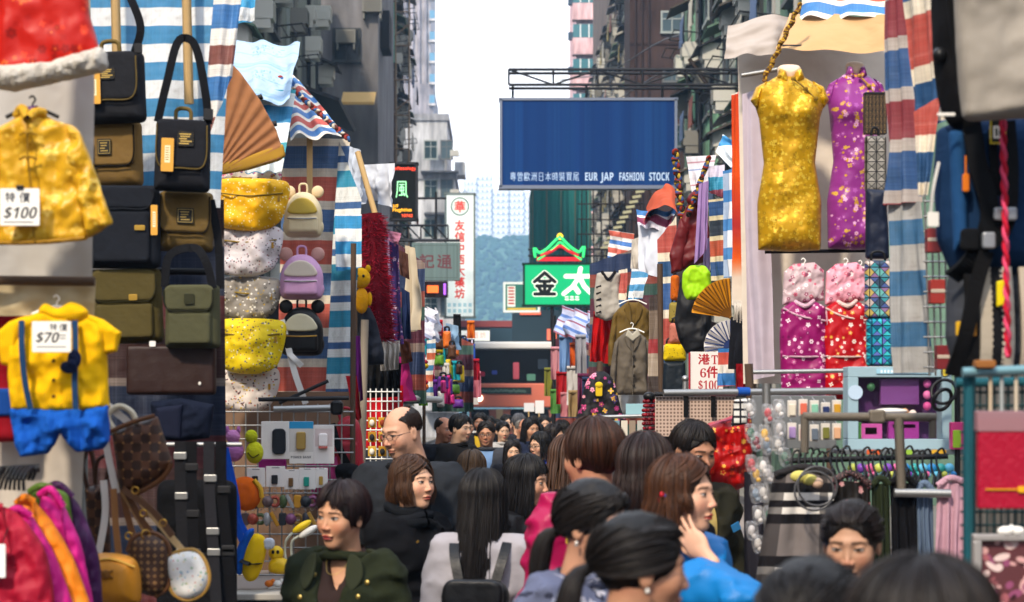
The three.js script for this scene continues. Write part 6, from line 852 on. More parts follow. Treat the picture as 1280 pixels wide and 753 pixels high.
// rails, doll set box, hangers ------------------------------------------------------
{
const r = hang('steel_rail', 'steel rail with a blue end cap in front of the child cheongsams', 'rail', 980, 487, 8.8); bar(r, 'rail', [[826, 492, 0.15], [1058, 489, 0]], 0.016, steel); part(r, 'blue_cap', rod(loc(r, 919, 490, 0.09), loc(r, 934, 490, 0.08), 0.019, 8), mk(0x1a4a9a)); bar(r, 'upper_rail', [[940, 465, -0.1], [1060, 463, -0.1]], 0.011, steel); bar(r, 'knuckle', [[936, 455, 0], [938, 500, 0]], 0.02, rust);
const t = hang('toy_box', 'pale blue windowed doll kitchen toy box', 'toy box', 1120, 562, 8.2), bl = mk(0x8fa9b4, { roughness: 0.45 });
for (const [x0, y0, x1, y1] of [[1057, 459, 1186, 472], [1057, 549, 1186, 562], [1057, 472, 1070, 549], [1174, 472, 1186, 549]]) plate(t, 'frame', x0, y0, x1, y1, 0.12, bl, 0);
plate(t, 'back', 1060, 462, 1184, 560, 0.01, mk(0x4a2a58), -0.05); plate(t, 'window', 1070, 472, 1174, 549, 0.003, clearPl, 0.055);
for (const [n, x0, y0, x1, y1, c] of [['shelf', 1078, 520, 1160, 524, 0xb88ab0], ['cabinet', 1100, 474, 1148, 506, 0x6a3a78], ['oven', 1076, 530, 1102, 549, 0xb04a90], ['fridge', 1110, 526, 1148, 549, 0x8a2a80], ['sofa', 1066, 528, 1076, 549, 0x5a9a4a], ['screen', 1080, 534, 1096, 544, 0x3a2430], ['drawer', 1114, 530, 1144, 536, 0xa85aa0]]) plate(t, n, x0, y0, x1, y1, 0.04, mk(c, { roughness: 0.4 }), 0);
for (const [x, y, c] of [[1158, 480, 0xc05a9a], [1158, 494, 0xd06aa0], [1158, 508, 0xc04a88], [1156, 522, 0xd8b0b8], [1130, 516, 0xd8a070], [1088, 484, 0x3a6a4a], [1140, 518, 0xe0d0c8]]) part(t, 'toy_part', ell(0.017, 0.018, 0.015, ...loc(t, x, y, 0.02).toArray(), 8), mk(c, { roughness: 0.4 }));
part(t, 'white_dishes', [ell(0.07, 0.012, 0.03, ...loc(t, 1112, 514, 0.03).toArray(), 8)], whitePl); part(t, 'round_label', mv(rot(cyl(0.03, 0.03, 0.004, 16), PI / 2), ...loc(t, 1066, 491, 0.064).toArray()), mk(0xb0c4d8)); part(t, 'yellow_badge', mv(rot(cyl(0.016, 0.016, 0.004, 12), PI / 2), ...loc(t, 1177, 466, 0.064).toArray()), mk(0xd8c040));
plate(t, 'title_strip', 1092, 462, 1160, 468, 0.004, card(256, 24, (c, W, H) => { c.fillStyle = '#8fbcd0'; c.fillRect(0, 0, W, H); c.fillStyle = '#dfe8ee'; seed(5); for (let i = 0; i < 14; i++) c.fillRect(20 + i * 16, 6, 9, 12); }), 0.064);
const g = hang('toy_box', 'small pink and green toy packet standing right of the doll kitchen box', 'toy box', 1196, 562, 8.0); plate(g, 'card', 1188, 528, 1204, 562, 0.04, mk(0xc83a78, { roughness: 0.4 }), 0); plate(g, 'panel', 1190, 538, 1200, 560, 0.02, mk(0x9ac038), 0.014);
const k = hang('display_shelf', 'grey metal shelf under the toy boxes', 'shelf', 1120, 566, 8.1); plate(k, 'board', 1050, 562, 1210, 568, 0.3, mk(0x6d7478, { metalness: 0.5, roughness: 0.5 }), -0.05); bar(k, 'post', [[1190, 440, 0.1], [1190, 800, 0.1]], 0.012, darkSteel); for (let i = 0; i < 3; i++) plate(k, 'edge_label', 1078 + i * 40, 562, 1096 + i * 40, 568, 0.004, mk([0xc85a30, 0x8ab040, 0xd0a030][i]), 0.103);
const b = hang('headset', 'black looped headset hanging at the toy box corner', 'headset', 1176, 500, 8.0); part(b, 'band', [mv(rot(new THREE.TorusGeometry(0.045, 0.008, 8, 20), 0.4, 0.5), ...loc(b, 1176, 500, 0.03).toArray()), mv(rot(new THREE.TorusGeometry(0.05, 0.007, 8, 20), -0.3, -0.5), ...loc(b, 1178, 490, 0.03).toArray())], blackPl);
}
{
const r = hang('hanger_rack', 'worn steel clothes rack with crossbar in front of the toy box', 'rack', 1080, 520, 7.4), w = mk(0x6f675c, { metalness: 0.6, roughness: 0.5, bumpMap: GR14, bumpScale: 0.002 });
bar(r, 'top_bar', [[1004, 521, 0], [1170, 522, 0]], 0.017, w, r, 10); bar(r, 'leg', [[1006, 518, 0], [1006, 566, 0]], 0.016, w); bar(r, 'leg', [[1123, 522, 0.01], [1126, 616, 0.02]], 0.018, w); bar(r, 'low_bar', [[1116, 616, 0.03], [1186, 617, 0.03]], 0.017, steel, r, 10); bar(r, 'leg', [[1166, 522, 0], [1166, 548, 0]], 0.014, w); part(r, 'clamp', rbx(0.06, 0.05, 0.05, 0.012, ...loc(r, 1096, 521).toArray()), w);
seed(61); bar(r, 'hook_bar', [[990, 578, -0.2], [1200, 572, -0.2]], 0.012, darkSteel);
for (let i = 0; i < 24; i++) { const x = 1000 + i * 8 + rr(-2, 2), y = 578 + rr(-4, 6); part(r, 'hanger', [tube([loc(r, x + 2, y + 14, -0.15), loc(r, x, y + 2, -0.18), loc(r, x + 3, y - 12, -0.2), loc(r, x + 9, y - 16, -0.2), loc(r, x + 13, y - 8, -0.2)], 0.0045, 5), tube([loc(r, x - 9, y + 30, -0.05 + rr(-0.06, 0.06)), loc(r, x + 2, y + 14, -0.15), loc(r, x + 12, y + 28, -0.26)], 0.006, 5)], blackPl); }
seed(19); const gc = [['lime', 0xa8b050], ['blue', 0x2a78b0], ['purple', 0x6a3a98], ['teal', 0x2a8a88], ['pink', 0xc05a88], ['sky blue', 0x5aa8c8]];
for (let i = 0; i < 12; i++) { const x = 1066 + i * 11, [n, c] = gc[(i * 2 + (i > 5)) % 6], k = hang('hair_ball', `${n} shiny bauble at the ${['left end', 'second spot', 'third spot', 'fourth spot', 'fifth spot', 'sixth spot', 'seventh spot', 'eighth spot', 'ninth spot', 'tenth spot', 'eleventh spot', 'right end'][i]} of the bauble row under the toy box`, 'bauble', x, 592, 7.9, 'shiny baubles under the toy box'); part(k, 'ball', [ell(0.02, 0.02, 0.02, 0, 0.02, 0, 8)], mk(c, { roughness: 0.25 })); part(k, 'gem', [ell(0.013, 0.013, 0.013, 0.014, -0.004, 0.012, 6), ell(0.012, 0.012, 0.012, -0.016, -0.006, 0.01, 6)], mk(gc[(i + 2) % 6][1], { roughness: 0.25 })); }
const L = [['black and grey plaid scarf hanging at the front of the hanger rack', [[968, 592], [1040, 590], [1048, 760], [938, 760]], null, 0.07], ['black top with pink blossoms on the hanger rack', [[1040, 600], [1088, 604], [1092, 700], [1046, 700]], satin(0xffffff, { map: floral('#15110f', ['#b06a70', '#8a4a50', '#c89898'], 40, 7, 14, 0.24) }), 0], ['dark olive top on the hanger rack', [[1090, 606], [1112, 604], [1118, 760], [1092, 760]], cloth(0x232a1a), -0.03], ['black top next to the steel rack leg', [[1112, 604], [1146, 604], [1150, 760], [1118, 760]], cloth(0x101014), -0.05], ['blue grey trousers hanging right of the rack leg', [[1146, 612], [1166, 612], [1170, 760], [1150, 760]], cloth(0x5a6a80), -0.06], ['dusty pink chiffon dress hanging furthest right on the rack', [[1172, 606], [1204, 600], [1206, 760], [1166, 760]], cloth(0xb08a98), -0.04]];
const plaid = mk(0xffffff, { roughness: 0.9, map: canvasTex(256, 256, (g, W, H) => { g.fillStyle = '#6f6866'; g.fillRect(0, 0, W, H); g.fillStyle = '#18171a'; for (const [y, h] of [[0, 20], [36, 14], [64, 20], [150, 22]]) g.fillRect(0, y, W, h); g.fillStyle = '#d0ccc6'; for (const [y, h] of [[20, 16], [50, 14], [172, 16]]) g.fillRect(0, y, W, h); g.fillStyle = 'rgba(30,28,30,.55)'; for (const [x, w2] of [[0, 30], [110, 18], [200, 30]]) g.fillRect(x, 0, w2, H); g.fillStyle = '#a04040'; g.fillRect(0, 226, W, 8); }, 2.6, 2.2), bumpMap: CR3, bumpScale: 0.01 });
L.forEach(([l, p, m, dz]) => { const t = hang('rack_garment', l, m ? 'clothing' : 'scarf', (p[0][0] + p[1][0]) / 2, 600, 7.35 - dz); part(t, 'cloth', sheet(...p.map(([x, y]) => loc(t, x, y, 0)), { amp: 0.03, folds: 3, seed: p[0][0] }), m ?? plaid); part(t, 'shoulder', tube([loc(t, p[0][0], p[0][1] + 2), loc(t, (p[0][0] + p[1][0]) / 2, p[0][1] - 8, 0), loc(t, p[1][0], p[1][1] + 2)], 0.014, 6), m ?? cloth(0x2a282a)); });
for (const [x, y, l] of [[1018, 614, 'clear round hoop hanging over the plaid scarf'], [1022, 608, 'thin dark hoop hanging behind the clear hoop']]) solo('hoop', l, 'hoop', mv(new THREE.TorusGeometry(0.07, 0.004, 6, 26), ...at(x, y, 7.15).toArray()), mk(0x4a4a4c, { roughness: 0.3 }));
const c = hang('hair_clip', 'yellow and white hair bow at the left end of the hanger rack', 'hair clip', 1036, 570, 7.2); part(c, 'bow', [ell(0.035, 0.022, 0.02, ...loc(c, 1000, 596).toArray(), 8), ell(0.03, 0.02, 0.02, ...loc(c, 1012, 600).toArray(), 8)], mk(0xb8b060)); part(c, 'knot', ell(0.022, 0.02, 0.02, ...loc(c, 1022, 604).toArray(), 8), mk(0xc8a890));
}
{ // plastic wrapped trinkets
seed(31); const cols = [0xb8b4b0, 0xa83038, 0xc8c4c0, 0x2a5a48, 0xc89a28, 0xb0acac, 0x7a1a30, 0x6a7a8a], nm = ['clear', 'red', 'white', 'green', 'gold', 'silver', 'crimson', 'blue grey'];
drape('dark_cloth', 'dark cloth hung behind the plastic wrapped trinkets down to the counter', 'cloth', [[930, 590, 8.0], [1010, 590, 8.0], [1010, 800, 8.0], [930, 800, 8.0]], cloth(0x23222a), { amp: 0.05, folds: 4 });
for (let i = 0; i < 27; i++) { const x = 943 + (i % 3) * 17 + rr(-6, 6), y = 516 + Math.floor(i / 3) * 21 + rr(-7, 7), t = hang('wrapped_trinket', `${nm[i % 8]} trinket in crinkled plastic, ${['top', 'second', 'third', 'fourth', 'fifth', 'sixth', 'seventh', 'eighth', 'lowest'][Math.floor(i / 3)]} row, ${['left', 'middle', 'right'][i % 3]} column`, 'trinket', x, y, 7.6, 'plastic wrapped trinkets'); pz(t, 'wrap', [[x - 8, y - 10], [x - 2, y - 13], [x + 6, y - 11], [x + 9, y], [x + 6, y + 10], [x - 5, y + 10]], 0.025, mk(0xffffff, { phys: 1, transmission: 0.93, thickness: 0, roughness: 0.2 }), { smooth: 1, r: 0.02, w: 0.7, ws: 60, seed: i, cell: 0.004 }); part(t, 'trinket', [ell(0.014, 0.02, 0.012, 0, 0.004, 0, 6), ell(0.01, 0.01, 0.01, 0.008, -0.018, 0.004, 6)], mk(cols[i % 8], { roughness: 0.35 })); }
const p = hang('hanging_post', 'grey steel post behind the plastic wrapped trinkets', 'post', 962, 640, 7.8); bar(p, 'post', [[958, 480, 0], [962, 800, 0]], 0.018, steel); plate(p, 'grey_panel', 948, 494, 1056, 562, 0.02, mk(0x6d7072, { roughness: 0.5, metalness: 0.3 }), -0.2);
seed(73); const gn = ['ivory', 'coral', 'mint', 'navy', 'gold', 'lilac', 'scarlet', 'slate', 'olive', 'peach'], gc = [0xc8c0ae, 0xc8604a, 0x7ab098, 0x24305a, 0xb88a28, 0x9a80b0, 0xa81420, 0x5a6470, 0x6a6a30, 0xc89a78];
for (let i = 0; i < 10; i++) { const x = 990 + (i % 5) * 14, y = 512 + Math.floor(i / 5) * 26 + rr(-3, 3), k = hang('goods_packet', `small ${gn[i]} goods packet on the grey panel left of the doll kitchen box`, 'packet', x, y + 11, 7.75, 'goods packets on the grey panel'); plate(k, 'card', x - 5.5, y - 10, x + 5.5, y + 11, 0.02, mk(0xc4beb6, { roughness: 0.5 }), 0); plate(k, 'goods', x - 4, y - 5, x + 4, y + 9, 0.02, mk(gc[i], { roughness: 0.4 }), 0.014); part(k, 'hook', rod(loc(k, x, y - 10), loc(k, x, y - 14, -0.05), 0.003, 4), steel); }
const b = hang('floral_bag', 'red shiny floral fabric bundle left of the plastic wrapped trinkets', 'cloth bundle', 897, 600, 8.9); pz(b, 'body', [[880, 536], [905, 524], [936, 516], [940, 560], [934, 606], [900, 612], [878, 590]], 0.09, satin(0xffffff, { map: floral('#9a0a0a', ['#c8381c', '#6a0606', '#d8a040', '#b81414'], 90, 5, 14, 0.3) }), { smooth: 1, r: 0.08, w: 0.5, ws: 10 }); bar(b, 'pink_edge', [[880, 536, 0.04], [906, 526, 0.06], [936, 518, 0.04]], 0.008, satin(0xc05a70));
const c = hang('check_cloth', 'black and white checked cloth folded over the steel rail', 'cloth', 924, 520, 8.6); pz(c, 'body', [[918, 500], [938, 498], [934, 530], [914, 534]], 0.02, canvasM(0xffffff, { map: canvasTex(64, 64, (g) => { g.fillStyle = '#c8c6c0'; g.fillRect(0, 0, 64, 64); g.fillStyle = '#1a1a20'; for (let i = 0; i < 4; i++) { g.fillRect(0, i * 16, 64, 5); g.fillRect(i * 16, 0, 4, 64); } }, 8, 8) }), { r: 0.015, w: 0.5 });
}
// ================= RIGHT: scarves and jackets stall (about 12.5 m) =================
drape('orange_scarf', 'long orange and rust scarf with white fringed end, left of the lilac sheet', 'scarf', [[914, 118, 11.2], [932, 112, 11.1], [937, 390, 11.1], [913, 380, 11.2]], mk(0xffffff, { roughness: 0.9, bumpMap: CR3, bumpScale: 0.01, map: canvasTex(64, 256, (g, W, H) => { const G = g.createLinearGradient(0, 0, 0, H); G.addColorStop(0, '#b83c1c'); G.addColorStop(0.35, '#c84a14'); G.addColorStop(0.6, '#a02c28'); G.addColorStop(0.75, '#c8521c'); G.addColorStop(0.84, '#c8b8a8'); G.addColorStop(1, '#d8d0c4'); g.fillStyle = G; g.fillRect(0, 0, W, H); }, 6, 0.82) }), { amp: 0.03, folds: 2, seed: 2 });
solo('scarf_ring', 'red plastic ring hook at the top of the orange scarf', 'ring', mv(rot(new THREE.TorusGeometry(0.024, 0.006, 6, 14), 0, 0.4), ...at(928, 118, 11).toArray()), mk(0xc02a3a, { roughness: 0.4 }));
drape('blue_check_tarp', 'blue and white checked tarp strip beside the orange scarf', 'tarpaulin', [[904, 214, 11.6], [922, 210, 11.5], [922, 345, 11.5], [906, 348, 11.6]], tarpM(canvasTex(128, 128, (g) => { g.fillStyle = '#d8dade'; g.fillRect(0, 0, 128, 128); g.fillStyle = '#4a82b8'; g.fillRect(0, 0, 128, 52); g.fillStyle = 'rgba(40,90,150,.35)'; g.fillRect(0, 0, 40, 128); }, 6, 6)), { amp: 0.02, folds: 2 });
drape('striped_tarp', 'dark, cream and rust broad striped tarp left of the blue check strip', 'tarpaulin', [[886, 250, 12], [906, 248, 11.9], [908, 350, 11.9], [890, 352, 12]], tarpM(stripes([['#26303a', 1], ['#cbbd98', 0.3], ['#a84a30', 1], ['#cbbd98', 0.35], ['#2a4a78', 0.9], ['#cbbd98', 0.3]], 0.36)), { amp: 0.02, folds: 1.5 });
drape('white_scrap', 'white and blue plastic sheet corner sticking up above the scarves', 'cloth', [[895, 190, 11.8], [904, 168, 11.8], [922, 180, 11.7], [918, 214, 11.7]], tarpM(stripes([['#d8e4ee', 1.4], ['#3a8ac8', 0.6]], 0.2)), { amp: 0.02, folds: 2 });
drape('white_cloth', 'white cloth with faint red writing stripes above the lilac scarf', 'cloth', [[858, 196, 12.4], [896, 194, 12.3], [884, 240, 12.3], [866, 242, 12.4]], tarpM(stripes([['#d8d4dc', 1.4], ['#b88a98', 0.15], ['#d8d8e0', 0.6], ['#8a9ac0', 0.15]], 0.14)), { amp: 0.03, folds: 2 });
drape('teal_scrap', 'teal and white scrap tied at the stall corner right of the white cloth', 'cloth', [[884, 208, 12.2], [906, 206, 12.2], [904, 248, 12.1], [886, 240, 12.2]], tarpM(stripes([['#b8b0c0', 1], ['#2a7a98', 1], ['#6a2a38', 0.7]], 0.22)), { amp: 0.03, folds: 2, seed: 11 });
solo('twisted_edging', 'twisted gold, red and black rag edging down the jacket stall corner', 'edging', (() => { const l = []; for (let i = 0; i < 40; i++) { const p = at(844 + i * 0.25 + Math.sin(i) * 1.5, 190 + i * 2.2, 12.3); l.push(mv(rot(new THREE.TorusGeometry(0.013, 0.011, 6, 9), 0.6, i, 0.8), p.x, p.y, p.z)); } for (let i = 0; i < 26; i++) { const p = at(886 - i * 1.0, 198 + i * 2.8, 12.2); l.push(mv(rot(new THREE.TorusGeometry(0.011, 0.009, 6, 9), 0.6, i, 0.8), p.x, p.y, p.z)); } return paintEach(l, [0x7a2a20, 0x2a2420, 0xa88a30, 0x3a4a78]); })(), mk(0xffffff, { vertexColors: true, roughness: 0.9 }));
drape('lilac_scarf', 'lilac scarf hanging pointed in front of the maroon jacket', 'scarf', [[874, 230, 12.0], [886, 226, 12.0], [884, 312, 12], [868, 330, 12]], cloth(0x9478a8), { amp: 0.03, folds: 2, seed: 6, nx: 16 });
drape('lilac_scarf', 'narrow lilac scarf hanging between the yellow jacket and the gold fan', 'scarf', [[880, 300, 12.1], [890, 296, 12.1], [884, 390, 12.1], [876, 400, 12.1]], cloth(0x9a86b0), { amp: 0.02, folds: 2, seed: 7, nx: 14 });
drape('dark_trousers', 'black trousers hanging under the white fringed scarf end', 'trousers', [[914, 396, 11.3], [936, 398, 11.2], [938, 462, 11.2], [912, 462, 11.3]], cloth(0x15161c), { amp: 0.03, folds: 2 });
drape('red_cloth', 'dark red cloth hanging below the black trousers beside the rail', 'cloth', [[920, 455, 11.2], [938, 455, 11.2], [940, 492, 11.2], [920, 492, 11.2]], cloth(0x7a0c14), { amp: 0.03, folds: 2 });
drape('striped_tarp', 'small red, white and blue tarp piece right of the red numbered sign', 'tarpaulin', [[898, 436, 11.5], [920, 436, 11.4], [920, 482, 11.4], [898, 484, 11.5]], tarpM(stripes([['#b84a3c', 1], ['#d8d2c8', 0.7], ['#2a68a8', 1]], 0.19)), { amp: 0.02, folds: 2 });
solo('fringe', 'white fringe threads of the orange scarf', 'fringe', (() => { const l = []; seed(3); for (let i = 0; i < 26; i++) { const x = 918 + i * 0.85; l.push(tube([at(x, 376, 11.1), at(x + rr(-1, 1), 388, 11.08), at(x + rr(-2, 2), 400 + rr(-4, 4), 11.1)], 0.004, 4, 5)); } return l; })(), cloth(0xcfc6ba)).userData.kind = 'stuff';
{
const fan = (label, cx, cy, r, a0, a1, d, m, m2) => { const t = hang('folding_fan', label, 'fan', cx, cy, d), n = 14, R_ = mp(r, d); for (let i = 0; i < n; i++) { const b0 = mixn(a0, a1, i / n), b1 = mixn(a0, a1, (i + 1) / n), z = i % 2 ? 0.008 : -0.008, g = new THREE.BufferGeometry(), P = (a, q, zz) => [Math.cos(a) * q, Math.sin(a) * q, zz]; g.setAttribute('position', new THREE.Float32BufferAttribute([...P(b0, R_ * 0.28, -z), ...P(b1, R_ * 0.28, z), ...P(b1, R_, z), ...P(b0, R_, -z)], 3)); g.setIndex([0, 1, 2, 0, 2, 3]); g.setAttribute('uv', new THREE.Float32BufferAttribute([0, 0, 1, 0, 1, 1, 0, 1], 2)); g.computeVertexNormals(); part(t, 'leaf', g, m); part(t, 'rib', rod(V(0, 0, 0), V(Math.cos(b0) * R_ * 0.98, Math.sin(b0) * R_ * 0.98, 0.006), 0.004, 4), m2); } part(t, 'pivot', ell(0.012, 0.012, 0.012, 0, 0, 0.01, 6), brass); return t; };
fan('golden yellow folding fan with dark ribs hanging above the white fan', 914, 398, 50, rad(92), rad(172), 11.9, mk(0xb87a14, { roughness: 0.6 }), mk(0x6a4210));
fan('white folding fan with blue ribs under the golden fan', 914, 434, 34, rad(62), rad(200), 11.85, mk(0xc8c4c0, { roughness: 0.6 }), mk(0x2a3a6a));
}
{
const t = hang('wind_jacket', 'maroon hooded wind jacket hanging with sleeve spread', 'jacket', 852, 340, 12.3), m = satin(0x5e1418, { roughness: 0.5 }); pz(t, 'body', [[862, 250], [874, 246], [884, 262], [888, 300], [886, 326], [860, 336], [838, 344], [842, 310], [850, 276]], 0.06, m, { r: 0.06, w: 0.5, ws: 8 }); pz(t, 'hood', [[858, 252], [868, 238], [880, 240], [886, 256], [872, 264]], 0.05, m, { smooth: 1, r: 0.05, dz: 0.02 }); pz(t, 'sleeve', [[850, 272], [836, 320], [840, 342], [852, 340], [862, 290]], 0.04, m, { r: 0.04, w: 0.4, dz: 0.03 });
const j = hang('sport_jacket', 'black sports jacket with a fluorescent yellow green chest', 'jacket', 865, 440, 12.1), k = satin(0x15161a, { roughness: 0.6 }), y = satin(0x9ad010, { roughness: 0.6 });
pz(j, 'body', [[858, 340], [876, 336], [888, 346], [890, 376], [888, 440], [858, 442], [848, 424], [843, 402], [847, 372], [850, 352]], 0.06, k, { r: 0.05, w: 0.45, ws: 8 }); pz(j, 'chest', [[853, 342], [862, 333], [880, 333], [888, 344], [887, 372], [858, 377], [852, 362]], 0.045, y, { r: 0.03, w: 0.5, dz: 0.04, cell: 0.006, smooth: 1, tension: 0.2 });
}
{
const t = hang('price_sign', 'white card sign with red characters, 6 and $100, over the pegboard', 'sign', 884, 486, 11.8);
plate(t, 'card', 863, 440, 904, 488, 0.008, card(200, 240, (c, W, H) => { c.fillStyle = '#d8d2cc'; c.fillRect(0, 0, W, H); c.strokeStyle = '#a01824'; c.fillStyle = '#a01824'; glyph(c, 'port', 50, 14, 66, 9); c.font = 'bold 78px serif'; c.fillText('T', 128, 78, 40); c.fillText('6', 56, 160); glyph(c, 'item', 100, 92, 70, 10); c.fillText('$100', 46, 236, 130); }), 0); part(t, 'edge', rbx(0.01, mp(46, 11.8), 0.02, 0.003, ...loc(t, 862, 464).toArray()), mk(0xa02030));
const p = hang('pegboard', 'beige perforated display panel with two black straps', 'panel', 870, 545, 11.0); plate(p, 'board', 819, 496, 920, 546, 0.02, mk(0xffffff, { roughness: 0.7, map: canvasTex(256, 128, (g, W, H) => { g.fillStyle = '#b9a294'; g.fillRect(0, 0, W, H); g.fillStyle = '#6d5a50'; for (let i = 0; i < 23; i++) for (let j = 0; j < 11; j++) { g.beginPath(); g.arc(6 + i * 11, 6 + j * 11.5, 3.4, 0, 7); g.fill(); } }) }), 0);
for (const x of [857, 891]) belt(p, 'strap', [[x, 490, 0.03], [x, 506, 0.03], [x, 522, 0.028]], 0.026, canvasM(0x121214), 0.006); bar(p, 'rail', [[818, 493, 0.03], [925, 492, 0.03]], 0.014, darkSteel); part(p, 'knob', [cyl(0.014, 0.018, 0.09, 8, ...loc(p, 856, 484, 0.03).toArray()), ell(0.02, 0.02, 0.02, ...loc(p, 856, 474, 0.03).toArray(), 6)], steel); plate(p, 'lower_board', 819, 546, 925, 640, 0.02, mk(0x3a3030), -0.02);
}
// bags column between jackets and the sign
{
[['orange perforated tote bag hanging left of the sports jacket', [838, 344, 850, 376], 0xb85a14, 12.5], ['tan dotted pouch below the orange tote', [836, 378, 850, 404], 0x8a7a3a, 12.5], ['pink red dotted pouch above the yellow pouch', [836, 404, 860, 430], 0xb06a5a, 12.4], ['bright yellow dotted pouch in the column beside the black bag', [829, 430, 858, 452], 0xc8ac14, 12.4], ['dark blue black shiny bag under the yellow dotted pouch', [828, 452, 858, 492], 0x131c24, 12.4]].forEach(([l, b, c, d], i) => { const t = hang('pouch', l, 'pouch', (b[0] + b[2]) / 2, b[3], d); pz(t, 'body', bagShape(...b, 0.1, 4), 0.04, i < 4 ? canvasM(0xffffff, { map: floral('#' + c.toString(16).padStart(6, '0'), ['#3a3020', '#' + c.toString(16).padStart(6, '0')], 60, 4, 7, 0.16) }) : leather(c), { r: 0.035, w: 0.2 }); part(t, 'handle', tube([loc(t, b[0] + 4, b[1] + 2), loc(t, b[0] + 6, b[1] - 6), loc(t, b[2] - 6, b[1] - 6), loc(t, b[2] - 4, b[1] + 2)], 0.006, 5), blackPl); });
solo('stall_post', 'dark pole between the khaki coat and the pouches', 'pole', rod(at(825, 330, 12.6), at(828, 640, 12.6), 0.02, 6), rust);
drape('striped_tarp', 'red, blue and white stall tarp behind the pouches', 'tarpaulin', [[822, 300, 13], [846, 270, 12.9], [850, 470, 12.9], [826, 480, 13]], redTarp2, { amp: 0.03, folds: 2 });
}
// ================= RIGHT: coats stall (about 16 m) =================
drape('white_tarp', 'white tarp sheet hanging at the coats stall corner', 'tarpaulin', [[798, 280, 16], [832, 284, 15.8], [826, 350, 15.8], [800, 338, 16]], cloth(0xc8ccd6), { amp: 0.04, folds: 2 });
drape('rust_canopy', 'rounded rust red canopy over the coats stall', 'tarpaulin', [[810, 262, 16.4], [846, 240, 16.2], [848, 268, 15.6], [806, 282, 15.8]], cloth(0xa84a30), { amp: 0.04, folds: 1, sag: -0.12, flat: 1 });
drape('blue_stripe_flap', 'blue and maroon striped flap under the rust red canopy', 'tarpaulin', [[796, 264, 16], [846, 262, 15.9], [838, 288, 15.8], [798, 284, 15.9]], tarpM(stripes([['#2a68a8', 1], ['#d8d8dc', 0.3], ['#7a2a4a', 0.9], ['#c8c4d0', 0.5]], 0.2)), { amp: 0.04, folds: 2, flat: 1 });
drape('striped_tarp', 'narrow maroon and blue striped tarp right of the white tarp sheet', 'tarpaulin', [[826, 290, 15.9], [842, 286, 15.8], [838, 372, 15.8], [824, 372, 15.9]], redTarp2, { amp: 0.03, folds: 2, seed: 5 });
drape('striped_tarp', 'red and blue wavy striped tarp left of the white tarp sheet', 'tarpaulin', [[764, 288, 18], [790, 292, 17.8], [788, 336, 17.8], [762, 330, 18]], tarpM(stripes([['#c05a4a', 1], ['#d8d4d0', 0.7], ['#3a68a8', 0.8], ['#d8d4d0', 0.7]], 0.15)), { amp: 0.06, folds: 1.5, flat: 1 });
drape('beige_scrap', 'beige cloth scrap tied beside the wavy striped tarp', 'cloth', [[790, 300, 17], [800, 296, 17], [812, 336, 17], [788, 336, 17]], cloth(0xb8b0a4), { amp: 0.03, folds: 2 });
drape('blue_white_tarp', 'blue and white striped tarp piece above the khaki coat', 'tarpaulin', [[790, 336, 16.5], [812, 338, 16.4], [804, 372, 16.4], [786, 376, 16.5]], tarpM(stripes([['#4a90c0', 1], ['#d8dce0', 1]], 0.11)), { amp: 0.03, folds: 2 });
drape('rust_check_tarp', 'maroon and grey checked tarp strip left of the khaki coat', 'tarpaulin', [[774, 338, 17], [784, 336, 16.9], [786, 396, 16.9], [770, 394, 17]], redTarp2, { amp: 0.03, folds: 2, seed: 8 });
const coat = (label, o, d, mat, kind = 'coat') => { const { x, y, w, h } = o, t = hang(kind, label, kind === 'vest' ? 'vest' : 'coat', x, y + h, d); pz(t, 'body', [[x - w * 0.16, y], [x - w * 0.42, y + h * 0.12], [x - w * 0.44, y + h * 0.5], [x - w * 0.46, y + h], [x + w * 0.46, y + h], [x + w * 0.42, y + h * 0.5], [x + w * 0.42, y + h * 0.12], [x + w * 0.16, y]], 0.07, mat, { r: 0.06, w: 0.4, ws: 8, seed: x }); if (!o.nosleeve) for (const s of [-1, 1]) pz(t, 'sleeve', [[x + s * w * 0.34, y + h * 0.08], [x + s * w * 0.5, y + h * 0.18], [x + s * w * 0.62, y + h * 0.6], [x + s * w * 0.62, y + h * 0.9], [x + s * w * 0.48, y + h * 0.9], [x + s * w * 0.42, y + h * 0.5]], 0.05, mat, { r: 0.04, w: 0.4, dz: 0.01 }); for (const s of [-1, 1]) pz(t, 'lapel', [[x + s * w * 0.12, y - h * 0.02], [x + s * w * 0.24, y + h * 0.1], [x + s * w * 0.16, y + h * 0.24], [x + s * 1, y + h * 0.34], [x + s * w * 0.06, y + h * 0.1]], 0.014, mat, { r: 0.01, dz: 0.068 }); bar(t, 'placket', [[x, y + h * 0.3, 0.07], [x, y + h * 0.6, 0.08], [x, y + h, 0.07]], 0.005, mat); for (let i = 0; i < 4; i++) part(t, 'button', ell(0.012, 0.012, 0.006, ...loc(t, x + 1.5, y + h * (0.4 + i * 0.15), 0.078).toArray(), 6), mk(0x2a2620)); hanger(t, x, y - 3, w * 0.7, 0); return t; };
coat('khaki coat with wide lapels hanging highest at the coats stall', { x: 791, y: 378, w: 50, h: 90 }, 16, cloth(0x5e4a22));
{ const t = coat('grey brown shirt and buttoned vest hanging before the khaki coat', { x: 790, y: 414, w: 44, h: 80 }, 15.6, cloth(0x5b5348)); pz(t, 'collar', [[784, 412], [790, 418], [797, 411], [800, 420], [790, 428], [781, 421]], 0.016, cloth(0xa09a8a), { r: 0.012, dz: 0.075 }); }
drape('white_shirt_tail', 'white shirt tails hanging below the grey brown vest', 'shirt', [[772, 486, 15.8], [812, 486, 15.8], [814, 524, 15.8], [770, 520, 15.8]], WHITE, { amp: 0.05, folds: 3 });
